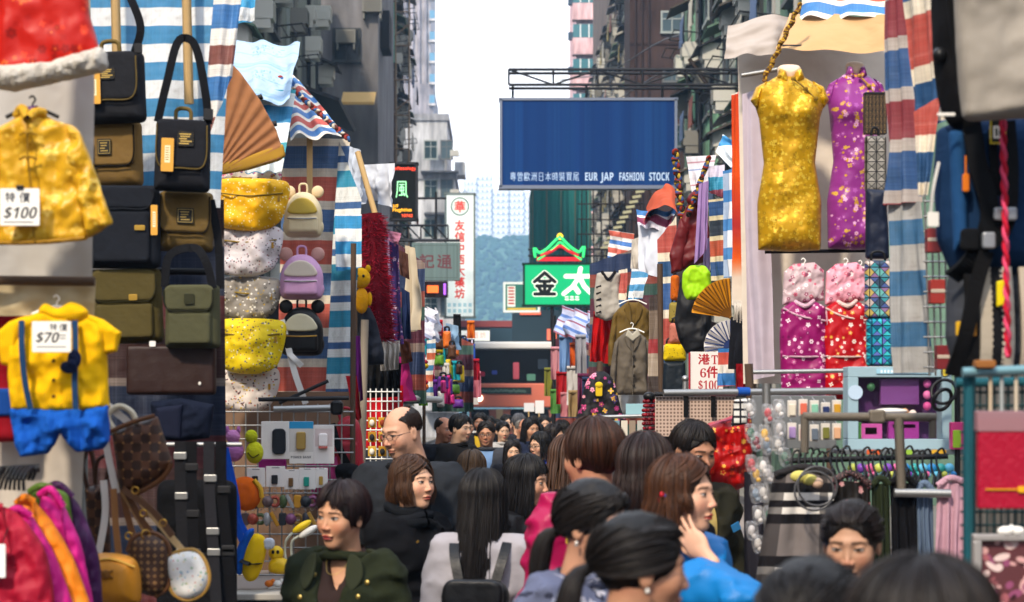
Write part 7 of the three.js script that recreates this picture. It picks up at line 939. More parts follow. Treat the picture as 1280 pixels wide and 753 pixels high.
{
const t = hang('knit_top', 'grey knit top with black neckline and side lacing', 'top', 758, 400, 17), m = cloth(0x9c968c); pz(t, 'body', [[746, 342], [754, 340], [766, 340], [776, 342], [774, 372], [780, 394], [758, 402], [744, 396], [742, 370]], 0.06, m, { r: 0.05, w: 0.3 }); part(t, 'neck_trim', tube([loc(t, 752, 340, 0.04), loc(t, 760, 350, 0.07), loc(t, 769, 340, 0.04)], 0.014, 6), cloth(0x17161a)); for (let i = 0; i < 5; i++) part(t, 'lace', rod(loc(t, 745, 360 + i * 8, 0.05), loc(t, 751, 358 + i * 8, 0.06), 0.008, 5), cloth(0x1a1a1c));
const r = hang('red_skirt', 'bright red skirt hanging below the grey knit top', 'skirt', 754, 452, 17.2); part(r, 'cloth', sheet(loc(r, 742, 392), loc(r, 770, 392), loc(r, 768, 456), loc(r, 737, 452), { amp: 0.06, folds: 4 }), cloth(0xa60c0e)); bar(r, 'waistband', [[742, 392, 0.01], [770, 392, 0.01]], 0.02, cloth(0x8a0a0c));
const f = hang('floral_dress', 'black floral dress with yellow and pink flowers on a stand', 'dress', 750, 532, 15); pz(f, 'body', [[738, 470], [748, 464], [758, 466], [768, 478], [776, 510], [782, 540], [722, 540], [726, 505], [732, 480]], 0.09, satin(0xffffff, { map: floral('#120f12', ['#b03a6a', '#c8a02a', '#8a2a58', '#d88aa0', '#4a3a6a'], 90, 7, 15, 0.5), roughness: 0.6 }), { smooth: 1, r: 0.08, w: 0.2 }); part(f, 'yellow_tag', [rbx(0.05, 0.07, 0.02, 0.01, ...loc(f, 748, 490, 0.1).toArray()), ell(0.03, 0.025, 0.02, ...loc(f, 748, 482, 0.1).toArray(), 8)], mk(0xc8a820)); part(f, 'neck_stand', cyl(0.02, 0.03, 0.12, 8, ...loc(f, 750, 462).toArray()), rust);
const s = hang('bead_strings', 'dark red bead strings hanging left of the pegboard', 'beads', 812, 545, 12.5); seed(13); for (let i = 0; i < 9; i++) { const x = 805 + i * 1.9; part(s, 'string', merge([...Array(8)].map((_, q) => ell(0.013, 0.013, 0.013, ...loc(s, x + rr(-1, 1), 502 + q * 5.6, rr(-0.02, 0.02)).toArray(), 5))), mk([0x6a0c18, 0x8a1020, 0x4a0a14][i % 3], { roughness: 0.3 })); } part(s, 'cap', ell(0.04, 0.03, 0.03, ...loc(s, 812, 496).toArray(), 8), blackPl);
const tr = hang('magazine_rack', 'pale rack of cards and cloths under the floral dress', 'rack', 770, 540, 14.5); bar(tr, 'rail', [[742, 522, 0.05], [812, 520, 0.05]], 0.016, steel); for (let i = 0; i < 6; i++) plate(tr, 'card', 746 + i * 10, 526, 754 + i * 10, 545, 0.01, mk([0xb8b09a, 0x9a9488, 0x6a8a98, 0xc8c0b0, 0x8a7a6a, 0xa8a8a0][i]), 0.05); plate(tr, 'leaflet', 782, 505, 806, 522, 0.01, mk(0x8ab0b8), 0.03);
drape('brown_cloth', 'brown and grey cloths hanging between the vest and the stall pole', 'cloth', [[812, 372, 14.5], [826, 366, 14.4], [828, 492, 14.4], [812, 500, 14.5]], tarpM(stripes([['#6a5a4c', 1], ['#8a2a2c', 0.5], ['#9a8a78', 0.8], ['#3a302c', 0.6]], 0.6)), { amp: 0.04, folds: 2 });
}
// ================= LEFT: farther stalls (12 to 25 m) =================
drape('white_cloth', 'white crumpled cloth hanging from the stall corner right of the red striped tarp', 'cloth', [[434, 182, 12], [452, 188, 11.9], [456, 252, 11.9], [438, 262, 12]], cloth(0xb9c2d0), { amp: 0.05, folds: 2, vf: 3 });
drape('white_cloth', 'white cloth draped over the leaning timber beside the neon sign', 'cloth', [[456, 206, 12.2], [494, 204, 12.1], [490, 262, 12.1], [466, 250, 12.2]], cloth(0xc0c4cc), { amp: 0.06, folds: 2, seed: 4, vf: 2 });
solo('leaning_timber', 'leaning timber stick holding up the white cloth', 'stick', rod(at(447, 190, 11.9), at(471, 275, 11.8), 0.018, 5), wood);
solo('stall_post', 'grey beige post between the teal striped tarp and the red grid', 'pole', rod(at(456, 400, 11.4), at(448, 760, 11.4), 0.022, 8), mk(0x8a7f70, { roughness: 0.6 }));
{
const t = hang('feather_boa', 'long dark red feather boa hanging in a thick column', 'boa', 470, 425, 11.8); seed(8); const l = []; const sp = [[462, 268], [466, 300], [470, 340], [473, 380], [478, 424]];
part(t, 'core', tube(sp.map((p) => loc(t, ...p)), 0.07, 8), cloth(0x5a0816));
for (let i = 0; i < 2800; i++) { const q = rnd() * 3.99, k = Math.floor(q), x = mixn(sp[k][0], sp[k + 1][0], q - k), y = mixn(sp[k][1], sp[k + 1][1], q - k), a = rr(0, 6.28), L = rr(0.07, 0.115), b = loc(t, x, y), e = b.clone().add(V(Math.cos(a) * L, rr(-0.05, 0.01), Math.sin(a) * L)); l.push(paint(rod(b, e, 0.0045, 3, 0.001), (c => () => c)(lin(pick([0x7a0c20, 0x98142c, 0x5a0818, 0xa81c34]))))); }
const m = part(t, 'feathers', l, mk(0xffffff, { vertexColors: true, roughness: 0.95 })); m.userData.kind = 'stuff';
}
{
const t = hang('dark_skirt', 'dark slate skirt hanging in a cone below the yellow plush toy', 'skirt', 462, 458, 11.5); pz(t, 'body', [[454, 386], [462, 384], [470, 400], [480, 440], [480, 456], [448, 458], [444, 440], [450, 404]], 0.06, cloth(0x22252e), { r: 0.06, w: 0.5, ws: 9 });
const p = hang('plush_toy', 'yellow stuffed animal toy with small ears hanging above the slate skirt', 'plush', 452, 398, 11.4); part(p, 'head', ell(0.055, 0.06, 0.05, ...loc(p, 451, 348).toArray()), cloth(0xd09a10)); part(p, 'body', ell(0.04, 0.075, 0.04, ...loc(p, 452, 376).toArray()), cloth(0xc88c10)); for (const s of [-1, 1]) { part(p, 'ear', ell(0.016, 0.022, 0.012, ...loc(p, 451 + s * 9, 336).toArray(), 6), cloth(0xd09a10)); part(p, 'arm', ell(0.014, 0.04, 0.014, ...loc(p, 452 + s * 10, 374).toArray(), 6), cloth(0xd09a10)); } part(p, 'eye', [ell(0.008, 0.009, 0.004, ...loc(p, 447, 346, 0.05).toArray(), 6), ell(0.008, 0.009, 0.004, ...loc(p, 455, 346, 0.05).toArray(), 6)], blackPl);
}
const S3 = (cols, per) => tarpM(stripes(cols, per));
drape('purple_scarf', 'purple and navy patterned scarf hanging right of the feather boa', 'scarf', [[484, 292, 12.4], [498, 290, 12.3], [502, 430, 12.3], [486, 432, 12.4]], mk(0xffffff, { roughness: 0.9, map: floral('#3a2a5c', ['#6a3a78', '#b8a0b4', '#2a2a48', '#8a4a6a'], 90, 5, 14, 0.3), bumpMap: CR3, bumpScale: 0.008 }), { amp: 0.03, folds: 2 });
drape('lilac_shawl', 'pale lilac fluffy shawl edge beside the feather boa', 'shawl', [[480, 300, 12.2], [486, 298, 12.2], [492, 430, 12.2], [484, 432, 12.2]], cloth(0xa890b0), { amp: 0.05, folds: 2, nx: 10, seed: 3 });
drape('pink_scrap', 'pink edged cloth scrap at the top of the purple scarf', 'cloth', [[484, 288, 12.1], [502, 292, 12.1], [498, 306, 12.1], [486, 302, 12.1]], cloth(0xa06a80), { amp: 0.03, folds: 1 });
drape('cream_dress', 'cream dress hanging edge on below the dark red lettered sign', 'dress', [[504, 306, 13.5], [518, 310, 13.4], [526, 412, 13.4], [508, 416, 13.5]], cloth(0xb8aa92), { amp: 0.06, folds: 2, seed: 6 });
drape('brown_shawl', 'brown shawl on top of the cream dress', 'shawl', [[498, 312, 13.2], [510, 318, 13.2], [512, 350, 13.2], [500, 344, 13.2]], cloth(0x4a3028), { amp: 0.04, folds: 1 });
drape('navy_coat', 'navy coat hanging between the purple scarf and the cream dress', 'coat', [[502, 360, 13], [512, 366, 13], [514, 424, 13], [502, 424, 13]], cloth(0x1c2848), { amp: 0.04, folds: 2, nx: 12 });
drape('white_fringe_scarf', 'white fringed scarf over the black garments at the red grid', 'scarf', [[474, 428, 12], [500, 426, 12], [498, 462, 12], [476, 464, 12]], cloth(0xb8b2aa), { amp: 0.05, folds: 4 });
drape('black_garments', 'row of black garments under the white fringed scarf', 'clothing', [[456, 456, 12.1], [502, 454, 12.1], [500, 496, 12.1], [458, 498, 12.1]], cloth(0x121214), { amp: 0.07, folds: 5 });
drape('red_backing', 'bright red cloth behind the white wire grid', 'cloth', [[456, 484, 12.3], [504, 482, 12.3], [504, 560, 12.3], [456, 560, 12.3]], cloth(0xa80e18), { amp: 0.04, folds: 2 });
drape('magenta_coat', 'magenta coat hanging right of the black garments', 'coat', [[500, 446, 12.6], [512, 450, 12.5], [514, 500, 12.5], [500, 504, 12.6]], cloth(0x8a1a58), { amp: 0.05, folds: 2, nx: 12 });
drape('brown_jacket', 'brown jacket hanging above the magenta coat', 'jacket', [[500, 424, 12.4], [512, 428, 12.4], [516, 452, 12.4], [502, 456, 12.4]], cloth(0x5a3424), { amp: 0.05, folds: 1, nx: 12 });
{
const g = hang('wire_grid', 'white wire grid with yellow packets behind the heavy man', 'grid', 478, 560, 11.9); for (let i = 0; i < 7; i++) bar(g, 'wire', [[456 + i * 7, 486, 0], [456 + i * 7, 580, 0]], 0.004, whitePl, g, 4); for (let i = 0; i < 8; i++) bar(g, 'wire', [[455, 490 + i * 12, 0.005], [502, 490 + i * 12, 0.005]], 0.004, whitePl, g, 4);
seed(17); const nm = ['upper left', 'upper middle', 'upper right', 'middle left', 'centre', 'middle right', 'lower left', 'lower middle', 'lower right'];
for (let i = 0; i < 9; i++) { const x = 460 + (i % 3) * 13, y = 522 + Math.floor(i / 3) * 18, k = hang('toy_packet', `yellow toy packet at the ${nm[i]} of the white wire grid`, 'packet', x + 5, y + 12, 11.7, 'yellow packets on the white wire grid'); plate(k, 'card', x, y, x + 10, y + 13, 0.02, mk(pick([0xb88a20, 0xa87a18, 0xc09a38]), { roughness: 0.5 }), 0); part(k, 'toy', ell(0.015, 0.02, 0.012, ...loc(k, x + 5, y + 7, 0.018).toArray(), 6), mk(pick([0x2a2a2a, 0xd8d0c0, 0x8a3a20]))); }
}
solo('display_rail', 'white display rail edge crossing below the coloured toys', 'rail', [rod(at(500, 498, 14), at(550, 500, 15), 0.025, 6)], mk(0xa8a8a4));
drape('striped_strip', 'narrow orange, white and blue striped tarp strip among the toys', 'tarpaulin', [[534, 426, 16.5], [545, 424, 16.4], [543, 496, 16.4], [533, 496, 16.5]], S3([['#b85a3c', 1], ['#d8d4cc', 0.8], ['#3a78a8', 0.8], ['#d8d4cc', 0.6]], 0.18), { amp: 0.03, folds: 1, nx: 10 });
drape('checked_canopy', 'purple blue checked canopy corner over the far left bags', 'tarpaulin', [[572, 424, 22], [592, 428, 21.8], [588, 446, 21.5], [574, 442, 21.6]], S3([['#4a4a80', 1], ['#b0a8b8', 0.8]], 0.12), { amp: 0.05, folds: 2, flat: 1 });
drape('white_canopy', 'white and lilac cloth on poles above the coloured toys', 'tarpaulin', [[526, 384, 18], [550, 388, 17.8], [546, 426, 17.6], [530, 424, 17.8]], S3([['#c8c8d0', 1.5], ['#8a90a8', 0.4]], 0.2), { amp: 0.08, folds: 2, flat: 1, vf: 3 });
drape('blue_canopy', 'pale blue plastic sheet hanging above the teal bag', 'tarpaulin', [[558, 404, 20], [574, 408, 19.8], [572, 438, 19.8], [560, 436, 20]], cloth(0x7a98b4), { amp: 0.06, folds: 2 });
drape('poster_board', 'tall white board at the end of the left stalls', 'board', [[588, 452, 24], [598, 452, 24], [598, 506, 24], [588, 506, 24]], cloth(0xb0aca8), { amp: 0.003, flat: 1, nx: 4, ny: 6 });
{
seed(91);
const K = [['lime green', 0x5a8a2a], ['cobalt blue', 0x2a4a9a], ['hot pink', 0xb82a70], ['orange', 0xc0601c], ['turquoise', 0x1a8a98], ['yellow', 0xc8a81c], ['crimson', 0x9a1424], ['violet', 0x5a2a80], ['black', 0x141416], ['white', 0xb8b6b2], ['brown', 0x4a2f1e], ['rose', 0xb06a78]];
const place = (name, kind, label, x, y, w, h, d, c, group) => { const t = hang(name, label, kind, x, y + h / 2, d, group); if (kind === 'bag') { pz(t, 'body', bagShape(x - w / 2, y - h / 2, x + w / 2, y + h / 2, 0.12, 2), 0.05, leather(c), { r: 0.04, w: 0.2, seed: x, cell: mp(w, d) / 14 }); part(t, 'handle', tube([loc(t, x - w * 0.25, y - h / 2 + 1), loc(t, x - w * 0.2, y - h * 0.72), loc(t, x + w * 0.2, y - h * 0.72), loc(t, x + w * 0.25, y - h / 2 + 1)], 0.01, 4), blackPl); } else if (kind === 'toy') { part(t, 'body', ell(mp(w / 2, d), mp(h * 0.34, d), 0.05, ...loc(t, x, y + h * 0.15).toArray(), 7), cloth(c)); part(t, 'head', ell(mp(w * 0.34, d), mp(h * 0.24, d), 0.04, ...loc(t, x + 1, y - h * 0.28).toArray(), 7), cloth(K[(Math.round(x) + 3) % 12][1])); } else { part(t, 'cloth', sheet(loc(t, x - w / 2, y - h / 2), loc(t, x + w / 2, y - h / 2), loc(t, x + w / 2 + 1, y + h / 2), loc(t, x - w / 2, y + h / 2), { amp: 0.05, folds: 2, nx: 12, ny: 10, seed: x + y }), cloth(c)); part(t, 'hem', rod(loc(t, x - w / 2, y - h / 2), loc(t, x + w / 2, y - h / 2), 0.02, 5), cloth(c)); } };
const rowN = ['top row', 'second row', 'third row', 'fourth row', 'fifth row', 'bottom row'], colN = ['left', 'middle', 'right', 'far right'];
// toys on the fifth left stall
for (let r = 0; r < 5; r++) for (let c = 0; c < 3; c++) { const [n, k] = K[(r * 5 + c * 3 + 1) % 12]; place('hanging_toy', 'toy', `${n} soft toy, ${colN[c]} of the ${rowN[r]}, beside the narrow striped strip`, 514 + c * 7 + rr(-4, 4), 422 + r * 15 + rr(-7, 7), rr(6, 13), rr(9, 20), 15.5 + rr(-0.4, 0.4), k, 'soft toys beside the narrow striped strip'); }
// bags on the sixth left stall
for (let r = 0; r < 6; r++) for (let c = 0; c < 4; c++) { const [n, k] = K[(r * 7 + c * 5 + 10) % 12]; place('hanging_bag', 'bag', `small ${n} bag, ${colN[c]} of the ${rowN[r]}, on the far left stall`, 551 + c * 10 + rr(-4, 4), 424 + r * 16 + rr(-7, 7), rr(7, 15), rr(10, 22), 19 + c * 0.8 + rr(-0.4, 0.4), k, 'small bags on the far left stall'); }
for (let r = 0; r < 5; r++) for (let c = 0; c < 6; c++) { const [n, k] = K[(r * 5 + c * 7 + 4) % 12]; place('hanging_cloth', 'scarf', `${n} scarf strip, ${rowN[r]}, ${['first', 'second', 'third', 'fourth', 'fifth', 'sixth'][c]} place, hung above the far left bags`, 522 + c * 13 + r * 2 + rr(-4, 4), 418 + r * 17 + rr(-8, 8), rr(6, 12), rr(18, 34), 17.5 + c * 1.1 + rr(-0.5, 0.5), k, 'scarf strips of the far left stalls'); }
// clothes on the far right stalls
const RC = [[698, 452, 10, 30, 23], [708, 445, 12, 34, 22], [719, 440, 14, 22, 21], [728, 448, 10, 36, 20], [690, 478, 10, 26, 24], [702, 484, 12, 30, 22.5], [715, 478, 12, 36, 21], [728, 490, 12, 34, 19.5], [694, 506, 12, 22, 23], [707, 508, 12, 22, 22], [720, 508, 12, 24, 20.5], [735, 500, 10, 40, 18]];
RC.forEach((q) => { q[2] *= 1.35; q[3] *= 1.3; q[0] += rr(-3, 3); q[1] += rr(-6, 6); });
const RN = ['pink', 'blue and white', 'orange', 'grey', 'olive', 'red', 'white', 'plum', 'green', 'rose', 'tan', 'navy'], RCc = [0xb07a80, 0x6a8ab4, 0xb8501c, 0x8a8a90, 0x6a6a2a, 0x9a1a20, 0xb4b0ac, 0x5a2440, 0x4a7a3a, 0xa86a70, 0x8a7450, 0x2a3450];
RC.forEach(([x, y, w, h, d], i) => place('hanging_cloth', 'clothing', `${RN[i]} garment hanging ${['first', 'second', 'third', 'fourth'][i % 4]} from the left in the ${['upper', 'middle', 'lower'][Math.floor(i / 4)]} far right row`, x, y, w, h, d, RCc[i], 'clothes on the far right stalls'));
}
drape('striped_canopy', 'blue, white and maroon striped canopy over the far right clothes', 'tarpaulin', [[706, 384, 22], [742, 392, 20.5], [738, 428, 19.8], [694, 418, 21.6]], S3([['#b0b4cc', 1], ['#4a6aa8', 0.6], ['#9aa4c0', 0.7], ['#7a3a4a', 0.35]], 0.24), { amp: 0.07, folds: 2, flat: 1 });
solo('stall_post', 'thin dark post at the corner of the far right stalls', 'pole', rod(at(692, 395, 24), at(692, 560, 24), 0.03, 6), darkSteel);
{ const t = hang('paper_notice', 'white paper notice held up left before the bus', 'notice', 664, 515, 34); plate(t, 'sheet', 655, 504, 668, 515, 0.01, mk(0xc8c6c4), 0); part(t, 'stick', rod(loc(t, 661, 514), loc(t, 661, 545), 0.012, 4), wood); const u = hang('paper_notice', 'white paper notice held up right before the bus', 'notice', 674, 515, 33); plate(u, 'sheet', 669, 501, 680, 517, 0.01, mk(0xd0ceca), 0); part(u, 'stick', rod(loc(u, 674, 516), loc(u, 674, 545), 0.012, 4), wood); }
const BK = S3([['#4a2230', 1], ['#7a6a62', 0.4], ['#23304e', 1], ['#7a3a30', 0.7], ['#2f4a44', 0.6]], 0.6);
drape('backing_cloth', 'patterned maroon and navy cloth closing the back of the cream dress stall', 'cloth', [[486, 296, 14.5], [532, 330, 14.4], [534, 505, 14.4], [486, 505, 14.5]], BK, { amp: 0.06, folds: 4 });
drape('backing_cloth', 'striped maroon, navy and green cloth closing the back of the small bag stall', 'cloth', [[540, 408, 21], [592, 430, 21], [592, 515, 21], [540, 515, 21]], BK, { amp: 0.08, folds: 4 });
drape('backing_cloth', 'dim striped cloth closing the back of the far right clothes stall', 'cloth', [[694, 424, 25], [748, 414, 24], [748, 545, 24], [694, 545, 25]], BK, { amp: 0.08, folds: 4 });
drape('backing_cloth', 'dark striped cloth closing the back of the coats stall', 'cloth', [[738, 330, 17.6], [826, 300, 17], [826, 545, 17], [738, 545, 17.6]], BK, { amp: 0.08, folds: 5 });
// roofs and posts of the stall rows, mostly behind the goods
for (const [l, x0, x1, z0, z1, y, c] of [['dark tarpaulin roof over the far left stalls', -2.6, -0.95, -13, -25, 2.75, 0x3a4656], ['dark tarpaulin roof over the far right stalls', 1.05, 2.8, -17, -27, 2.75, 0x4a3c40]]) { const t = T('stall_roof', l, 'roof', V((x0 + x1) / 2, 0, (z0 + z1) / 2)), w = x1 - x0, D = Math.abs(z1 - z0); part(t, 'cover', mv(sheet(V(-w / 2, 0, -D / 2), V(w / 2, 0, -D / 2), V(w / 2, -0.1, D / 2), V(-w / 2, -0.1, D / 2), { amp: 0.05, flat: 1, sag: 0.1 }), 0, y, 0), cloth(c)); for (const s of [-1, 1]) for (let q = 0; q < 3; q++) part(t, 'post', cyl(0.025, 0.025, y, 6, s * w / 2, y / 2, -D / 2 + q * D / 2), rust); }
for (const [l, x0, x1, z0, z1] of [['long goods counter of the far left stalls', -2.4, -0.9, -12, -26], ['long goods counter of the far right stalls', 1.1, 2.5, -12.5, -27]]) counter(l, x0, x1, z0, z1, 0.9);
// ================= people =================
const smin = (a, b, k) => { const h = clamp(0.5 + 0.5 * (b - a) / k, 0, 1); return mixn(b, a, h) - k * h * (1 - h); };
const smax = (a, b, k) => -smin(-a, -b, k);
const ellD = (x, y, z, rx, ry, rz) => { const a = x / rx, b = y / ry, c = z / rz, k0 = Math.sqrt(a * a + b * b + c * c), a2 = a / rx, b2 = b / ry, c2 = c / rz, k1 = Math.sqrt(a2 * a2 + b2 * b2 + c2 * c2); return k1 < 1e-6 ? -Math.min(rx, ry, rz) : k0 * (k0 - 1) / k1; };
const capD = (x, y, z, a, b, ra, rb, kz = 1) => { const bax = b[0] - a[0], bay = b[1] - a[1], baz = b[2] - a[2], px = x - a[0], py = y - a[1], pz_ = z - a[2], h = clamp((px * bax + py * bay + pz_ * baz) / (bax * bax + bay * bay + baz * baz + 1e-9), 0, 1), dx = px - bax * h, dy = py - bay * h, dz = (pz_ - baz * h) * kz; return Math.sqrt(dx * dx + dy * dy + dz * dz) - mixn(ra, rb, h); };
// head in its own axes: y up, z toward the face, origin between the ears; 22.5 cm tall
function headField(o) {
const m = o.male ? 1 : 0, full = o.full ?? 0, jaw = 0.0595 + 0.0045 * m + full * 0.008;
return (x, y, z) => {
const ax = Math.abs(x);
let d = ellD(x, y - 0.032, z + 0.012, 0.076, 0.087, 0.094);
d = smin(d, ellD(x, y + 0.03, z - 0.02, jaw, 0.08, 0.07), 0.035);
d = smin(d, ellD(x, y + 0.095, z - 0.055, 0.024 + m * 0.006, 0.017, 0.02), 0.03);
d = smin(d, ellD(ax - 0.036, y + 0.022, z - 0.058, 0.026, 0.026 + full * 0.006, 0.022), 0.028);
d = smin(d, capD(ax, y, z, [0.006, 0.027, 0.084 + m * 0.003], [0.044, 0.028, 0.068], 0.0065 + m * 0.0035, 0.006), 0.02);
d = smax(d, -ellD(ax - 0.032, y - 0.007, z - 0.104, 0.02, 0.014, 0.018), 0.014);
d = smin(d, ellD(ax - 0.032, y - 0.007, z - 0.076, 0.0155, 0.011, 0.0125), 0.005);
d = smin(d, capD(x, y, z, [0, 0.014, 0.083], [0, -0.028, 0.102 + m * 0.004], 0.0055, 0.0088 + m * 0.0017), 0.012);
d = smin(d, ellD(ax - 0.012, y + 0.032, z - 0.096, 0.0075, 0.0065, 0.009), 0.007);
d = smin(d, ellD(x, y + 0.06, z - 0.086, 0.024, 0.0055, 0.01), 0.006);
d = smin(d, ellD(x, y + 0.0705, z - 0.083, 0.02, 0.0065, 0.0105), 0.006);
d = smax(d, -ellD(x, y + 0.0653, z - 0.098, 0.022, 0.0016, 0.01), 0.004);
let e = ellD(ax - 0.078, y + 0.004, z + 0.008, 0.009, 0.031, 0.018); e = smax(e, -ellD(ax - 0.088, y + 0.004, z - 0.002, 0.006, 0.018, 0.01), 0.005);
d = smin(d, e, 0.008);
d = smin(d, capD(x, y, z, [0, -0.05, -0.02], [0, -0.19, -0.045], 0.05 + m * 0.008 + full * 0.008, 0.054 + m * 0.01), 0.03);
return d;
};
}
function headColor(o) {
const sk = lin(o.skin), lip = lin(o.lip ?? (o.male ? 0xa86a58 : 0xa84a44)), brow = lin(o.brow ?? 0x2a1c16), w = [0.46, 0.42, 0.38], ir = [0.018, 0.011, 0.008], up = o.eyeOpen ?? 1;
const stub = o.stub ? lin(0x6a5040) : null;
return (x, y, z) => {
const ax = Math.abs(x); let c = sk;
const blush = Math.exp(-(((ax - 0.042) / 0.02) ** 2) - ((y + 0.03) / 0.02) ** 2) * 0.16 + Math.exp(-((x / 0.02) ** 2) - ((y + 0.03) / 0.016) ** 2 - ((z - 0.11) / 0.02) ** 2) * 0.16;
c = [c[0] * (1 + blush * 0.25), c[1] * (1 - blush), c[2] * (1 - blush)];
if (z > 0.04) {
const ex = (ax - 0.032), ey = y - 0.0055 - ex * 0.08, al = (ex / 0.0145) ** 2, lid = 0.0056 * up * Math.sqrt(Math.max(0, 1 - al));
if (al < 1 && Math.abs(ey) < lid && z > 0.06) { c = w; if ((ex + (o.look ?? 0) * Math.sign(x)) ** 2 + ey * ey < 0.0062 ** 2) c = ir; if (ey > lid * 0.35) c = ir; }
else if (al < 1.25 && ey > 0 && ey < lid + 0.004) c = [0.03, 0.02, 0.016];
const by = y - 0.0275 + (ax > 0.04 ? (ax - 0.04) * 0.35 : 0); if (ax > 0.012 && ax < 0.052 && Math.abs(by) < 0.0042 - (ax - 0.012) * 0.03 && z > 0.05) c = [mixn(c[0], brow[0], 0.85), mixn(c[1], brow[1], 0.85), mixn(c[2], brow[2], 0.85)];
const ly = y + 0.0655; if (Math.abs(ly) < 0.0105 * (1 - (ax / 0.026) ** 2) && ax < 0.025 && z > 0.07) { c = lip; if (Math.abs(ly) < 0.0016) c = [lip[0] * 0.3, lip[1] * 0.3, lip[2] * 0.3]; }
if (stub && y < -0.045 && y > -0.11 && !(Math.abs(ly) < 0.01 && ax < 0.024)) c = [mixn(c[0], stub[0], 0.3), mixn(c[1], stub[1], 0.3), mixn(c[2], stub[2], 0.3)];
if (Math.abs(y + 0.038) < 0.004 && Math.abs(ax - 0.007) < 0.004 && z > 0.09) c = [c[0] * 0.35, c[1] * 0.3, c[2] * 0.3];
}
const k = 1 + 0.09 * fbm(x * 60, y * 60, z * 60); return [c[0] * k, c[1] * k * (1 - 0.02 * n3(x * 25, y * 25, z * 25)), c[2] * k];
};
}
const headCache = {};
function headGeo(o, cell) { const k = JSON.stringify([o.male, o.full, o.skin, o.lip, o.brow, o.eyeOpen, o.look, o.stub, cell]); return headCache[k] ??= net(headField(o), V(-0.1, -0.2, -0.13), V(0.1, 0.135, 0.13), cell, headColor(o)); }
// a relaxed or shaped hand: wrist at the origin, fingers toward -y, palm facing +z, thumb to +x; curl in radians per joint
const handCache = {};
function handGeo(curl, spread, skin, cell = 0.0042) {
return handCache[curl + ',' + spread + ',' + skin + ',' + cell] ??= (() => {
const caps = [], fx = [0.029, 0.0095, -0.010, -0.028], fl = [[0.04, 0.026, 0.02], [0.044, 0.029, 0.021], [0.041, 0.027, 0.02], [0.032, 0.021, 0.017]], fy = [-0.088, -0.092, -0.088, -0.08];
for (let i = 0; i < 4; i++) { let p = [fx[i] * 0.92, fy[i], 0], a = curl * (0.6 + i * 0.12), s = (fx[i] / 0.03) * spread; let r = 0.0088 - i * 0.0004; caps.push([[fx[i] * 0.5, -0.03, 0], p, 0.011, r + 0.001]); for (let j = 0; j < 3; j++) { const L = fl[i][j], q = [p[0] + Math.sin(s) * L, p[1] - Math.cos(a) * L, p[2] + Math.sin(a) * L]; caps.push([p, q, r, r - 0.0011]); p = q; a += curl; r -= 0.0011; } }
const th = [[0.014, -0.02, 0.004], [0.042, -0.05, 0.014], [0.055, -0.078, 0.018 + curl * 0.01], [0.058, -0.104, 0.022 + curl * 0.02]];
for (let j = 0; j < 3; j++) caps.push([th[j], th[j + 1], 0.0135 - j * 0.0018, 0.0115 - j * 0.0018]);
const palm = (x, y, z) => Math.max(ellD(x, y + 0.055, z, 0.043, 0.05, 0.0165), -1), wrist = [[0, 0.03, 0], [0, -0.02, 0]];
const sk = lin(skin);
return net((x, y, z) => { let d = palm(x, y, z); d = smin(d, capD(x, y, z, wrist[0], wrist[1], 0.025, 0.024, 1.3), 0.014); for (let i = 0; i < caps.length; i++) { const c = caps[i]; d = smin(d, capD(x, y, z, c[0], c[1], c[2], c[3]), 0.005); } return d; }, V(-0.06, -0.21, -0.045), V(0.085, 0.05, 0.13), cell, () => sk);
})();
}
// ---- hair: an under-cap plus locks swept over the skull
const HC = [0, 0.034, -0.014], HR = [0.081, 0.096, 0.102];
const capPt = (th, ph, off) => V((HR[0] + off) * Math.sin(ph) * Math.sin(th), HC[1] + (HR[1] + off) * Math.cos(ph), HC[2] + (HR[2] + off) * Math.sin(ph) * Math.cos(th));
function lock(pts, r, col) {
const c = new THREE.CatmullRomCurve3(pts), N = pts.length + 1, S = 4, fr = c.computeFrenetFrames(N, false), pos = [], idx = [];
for (let i = 0; i <= N; i++) { const p = c.getPoint(i / N), q = i / N, rr_ = r * (q < 0.15 ? 0.5 + q * 3.3 : 1 - Math.max(0, q - 0.6) * 1.9); for (let k = 0; k < S; k++) { const a = k / S * 2 * PI; const n = fr.normals[i], b = fr.binormals[i]; pos.push(p.x + (n.x * Math.cos(a) + b.x * Math.sin(a)) * rr_, p.y + (n.y * Math.cos(a) + b.y * Math.sin(a)) * rr_, p.z + (n.z * Math.cos(a) + b.z * Math.sin(a)) * rr_); } }
for (let i = 0; i < N; i++) for (let k = 0; k < S; k++) { const a = i * S + k, b = i * S + (k + 1) % S; idx.push(a, b, a + S, b, b + S, a + S); }
const g = new THREE.BufferGeometry(); g.setAttribute('position', new THREE.Float32BufferAttribute(pos, 3)); g.setIndex(idx); g.computeVertexNormals(); return paint(g, () => col);
}
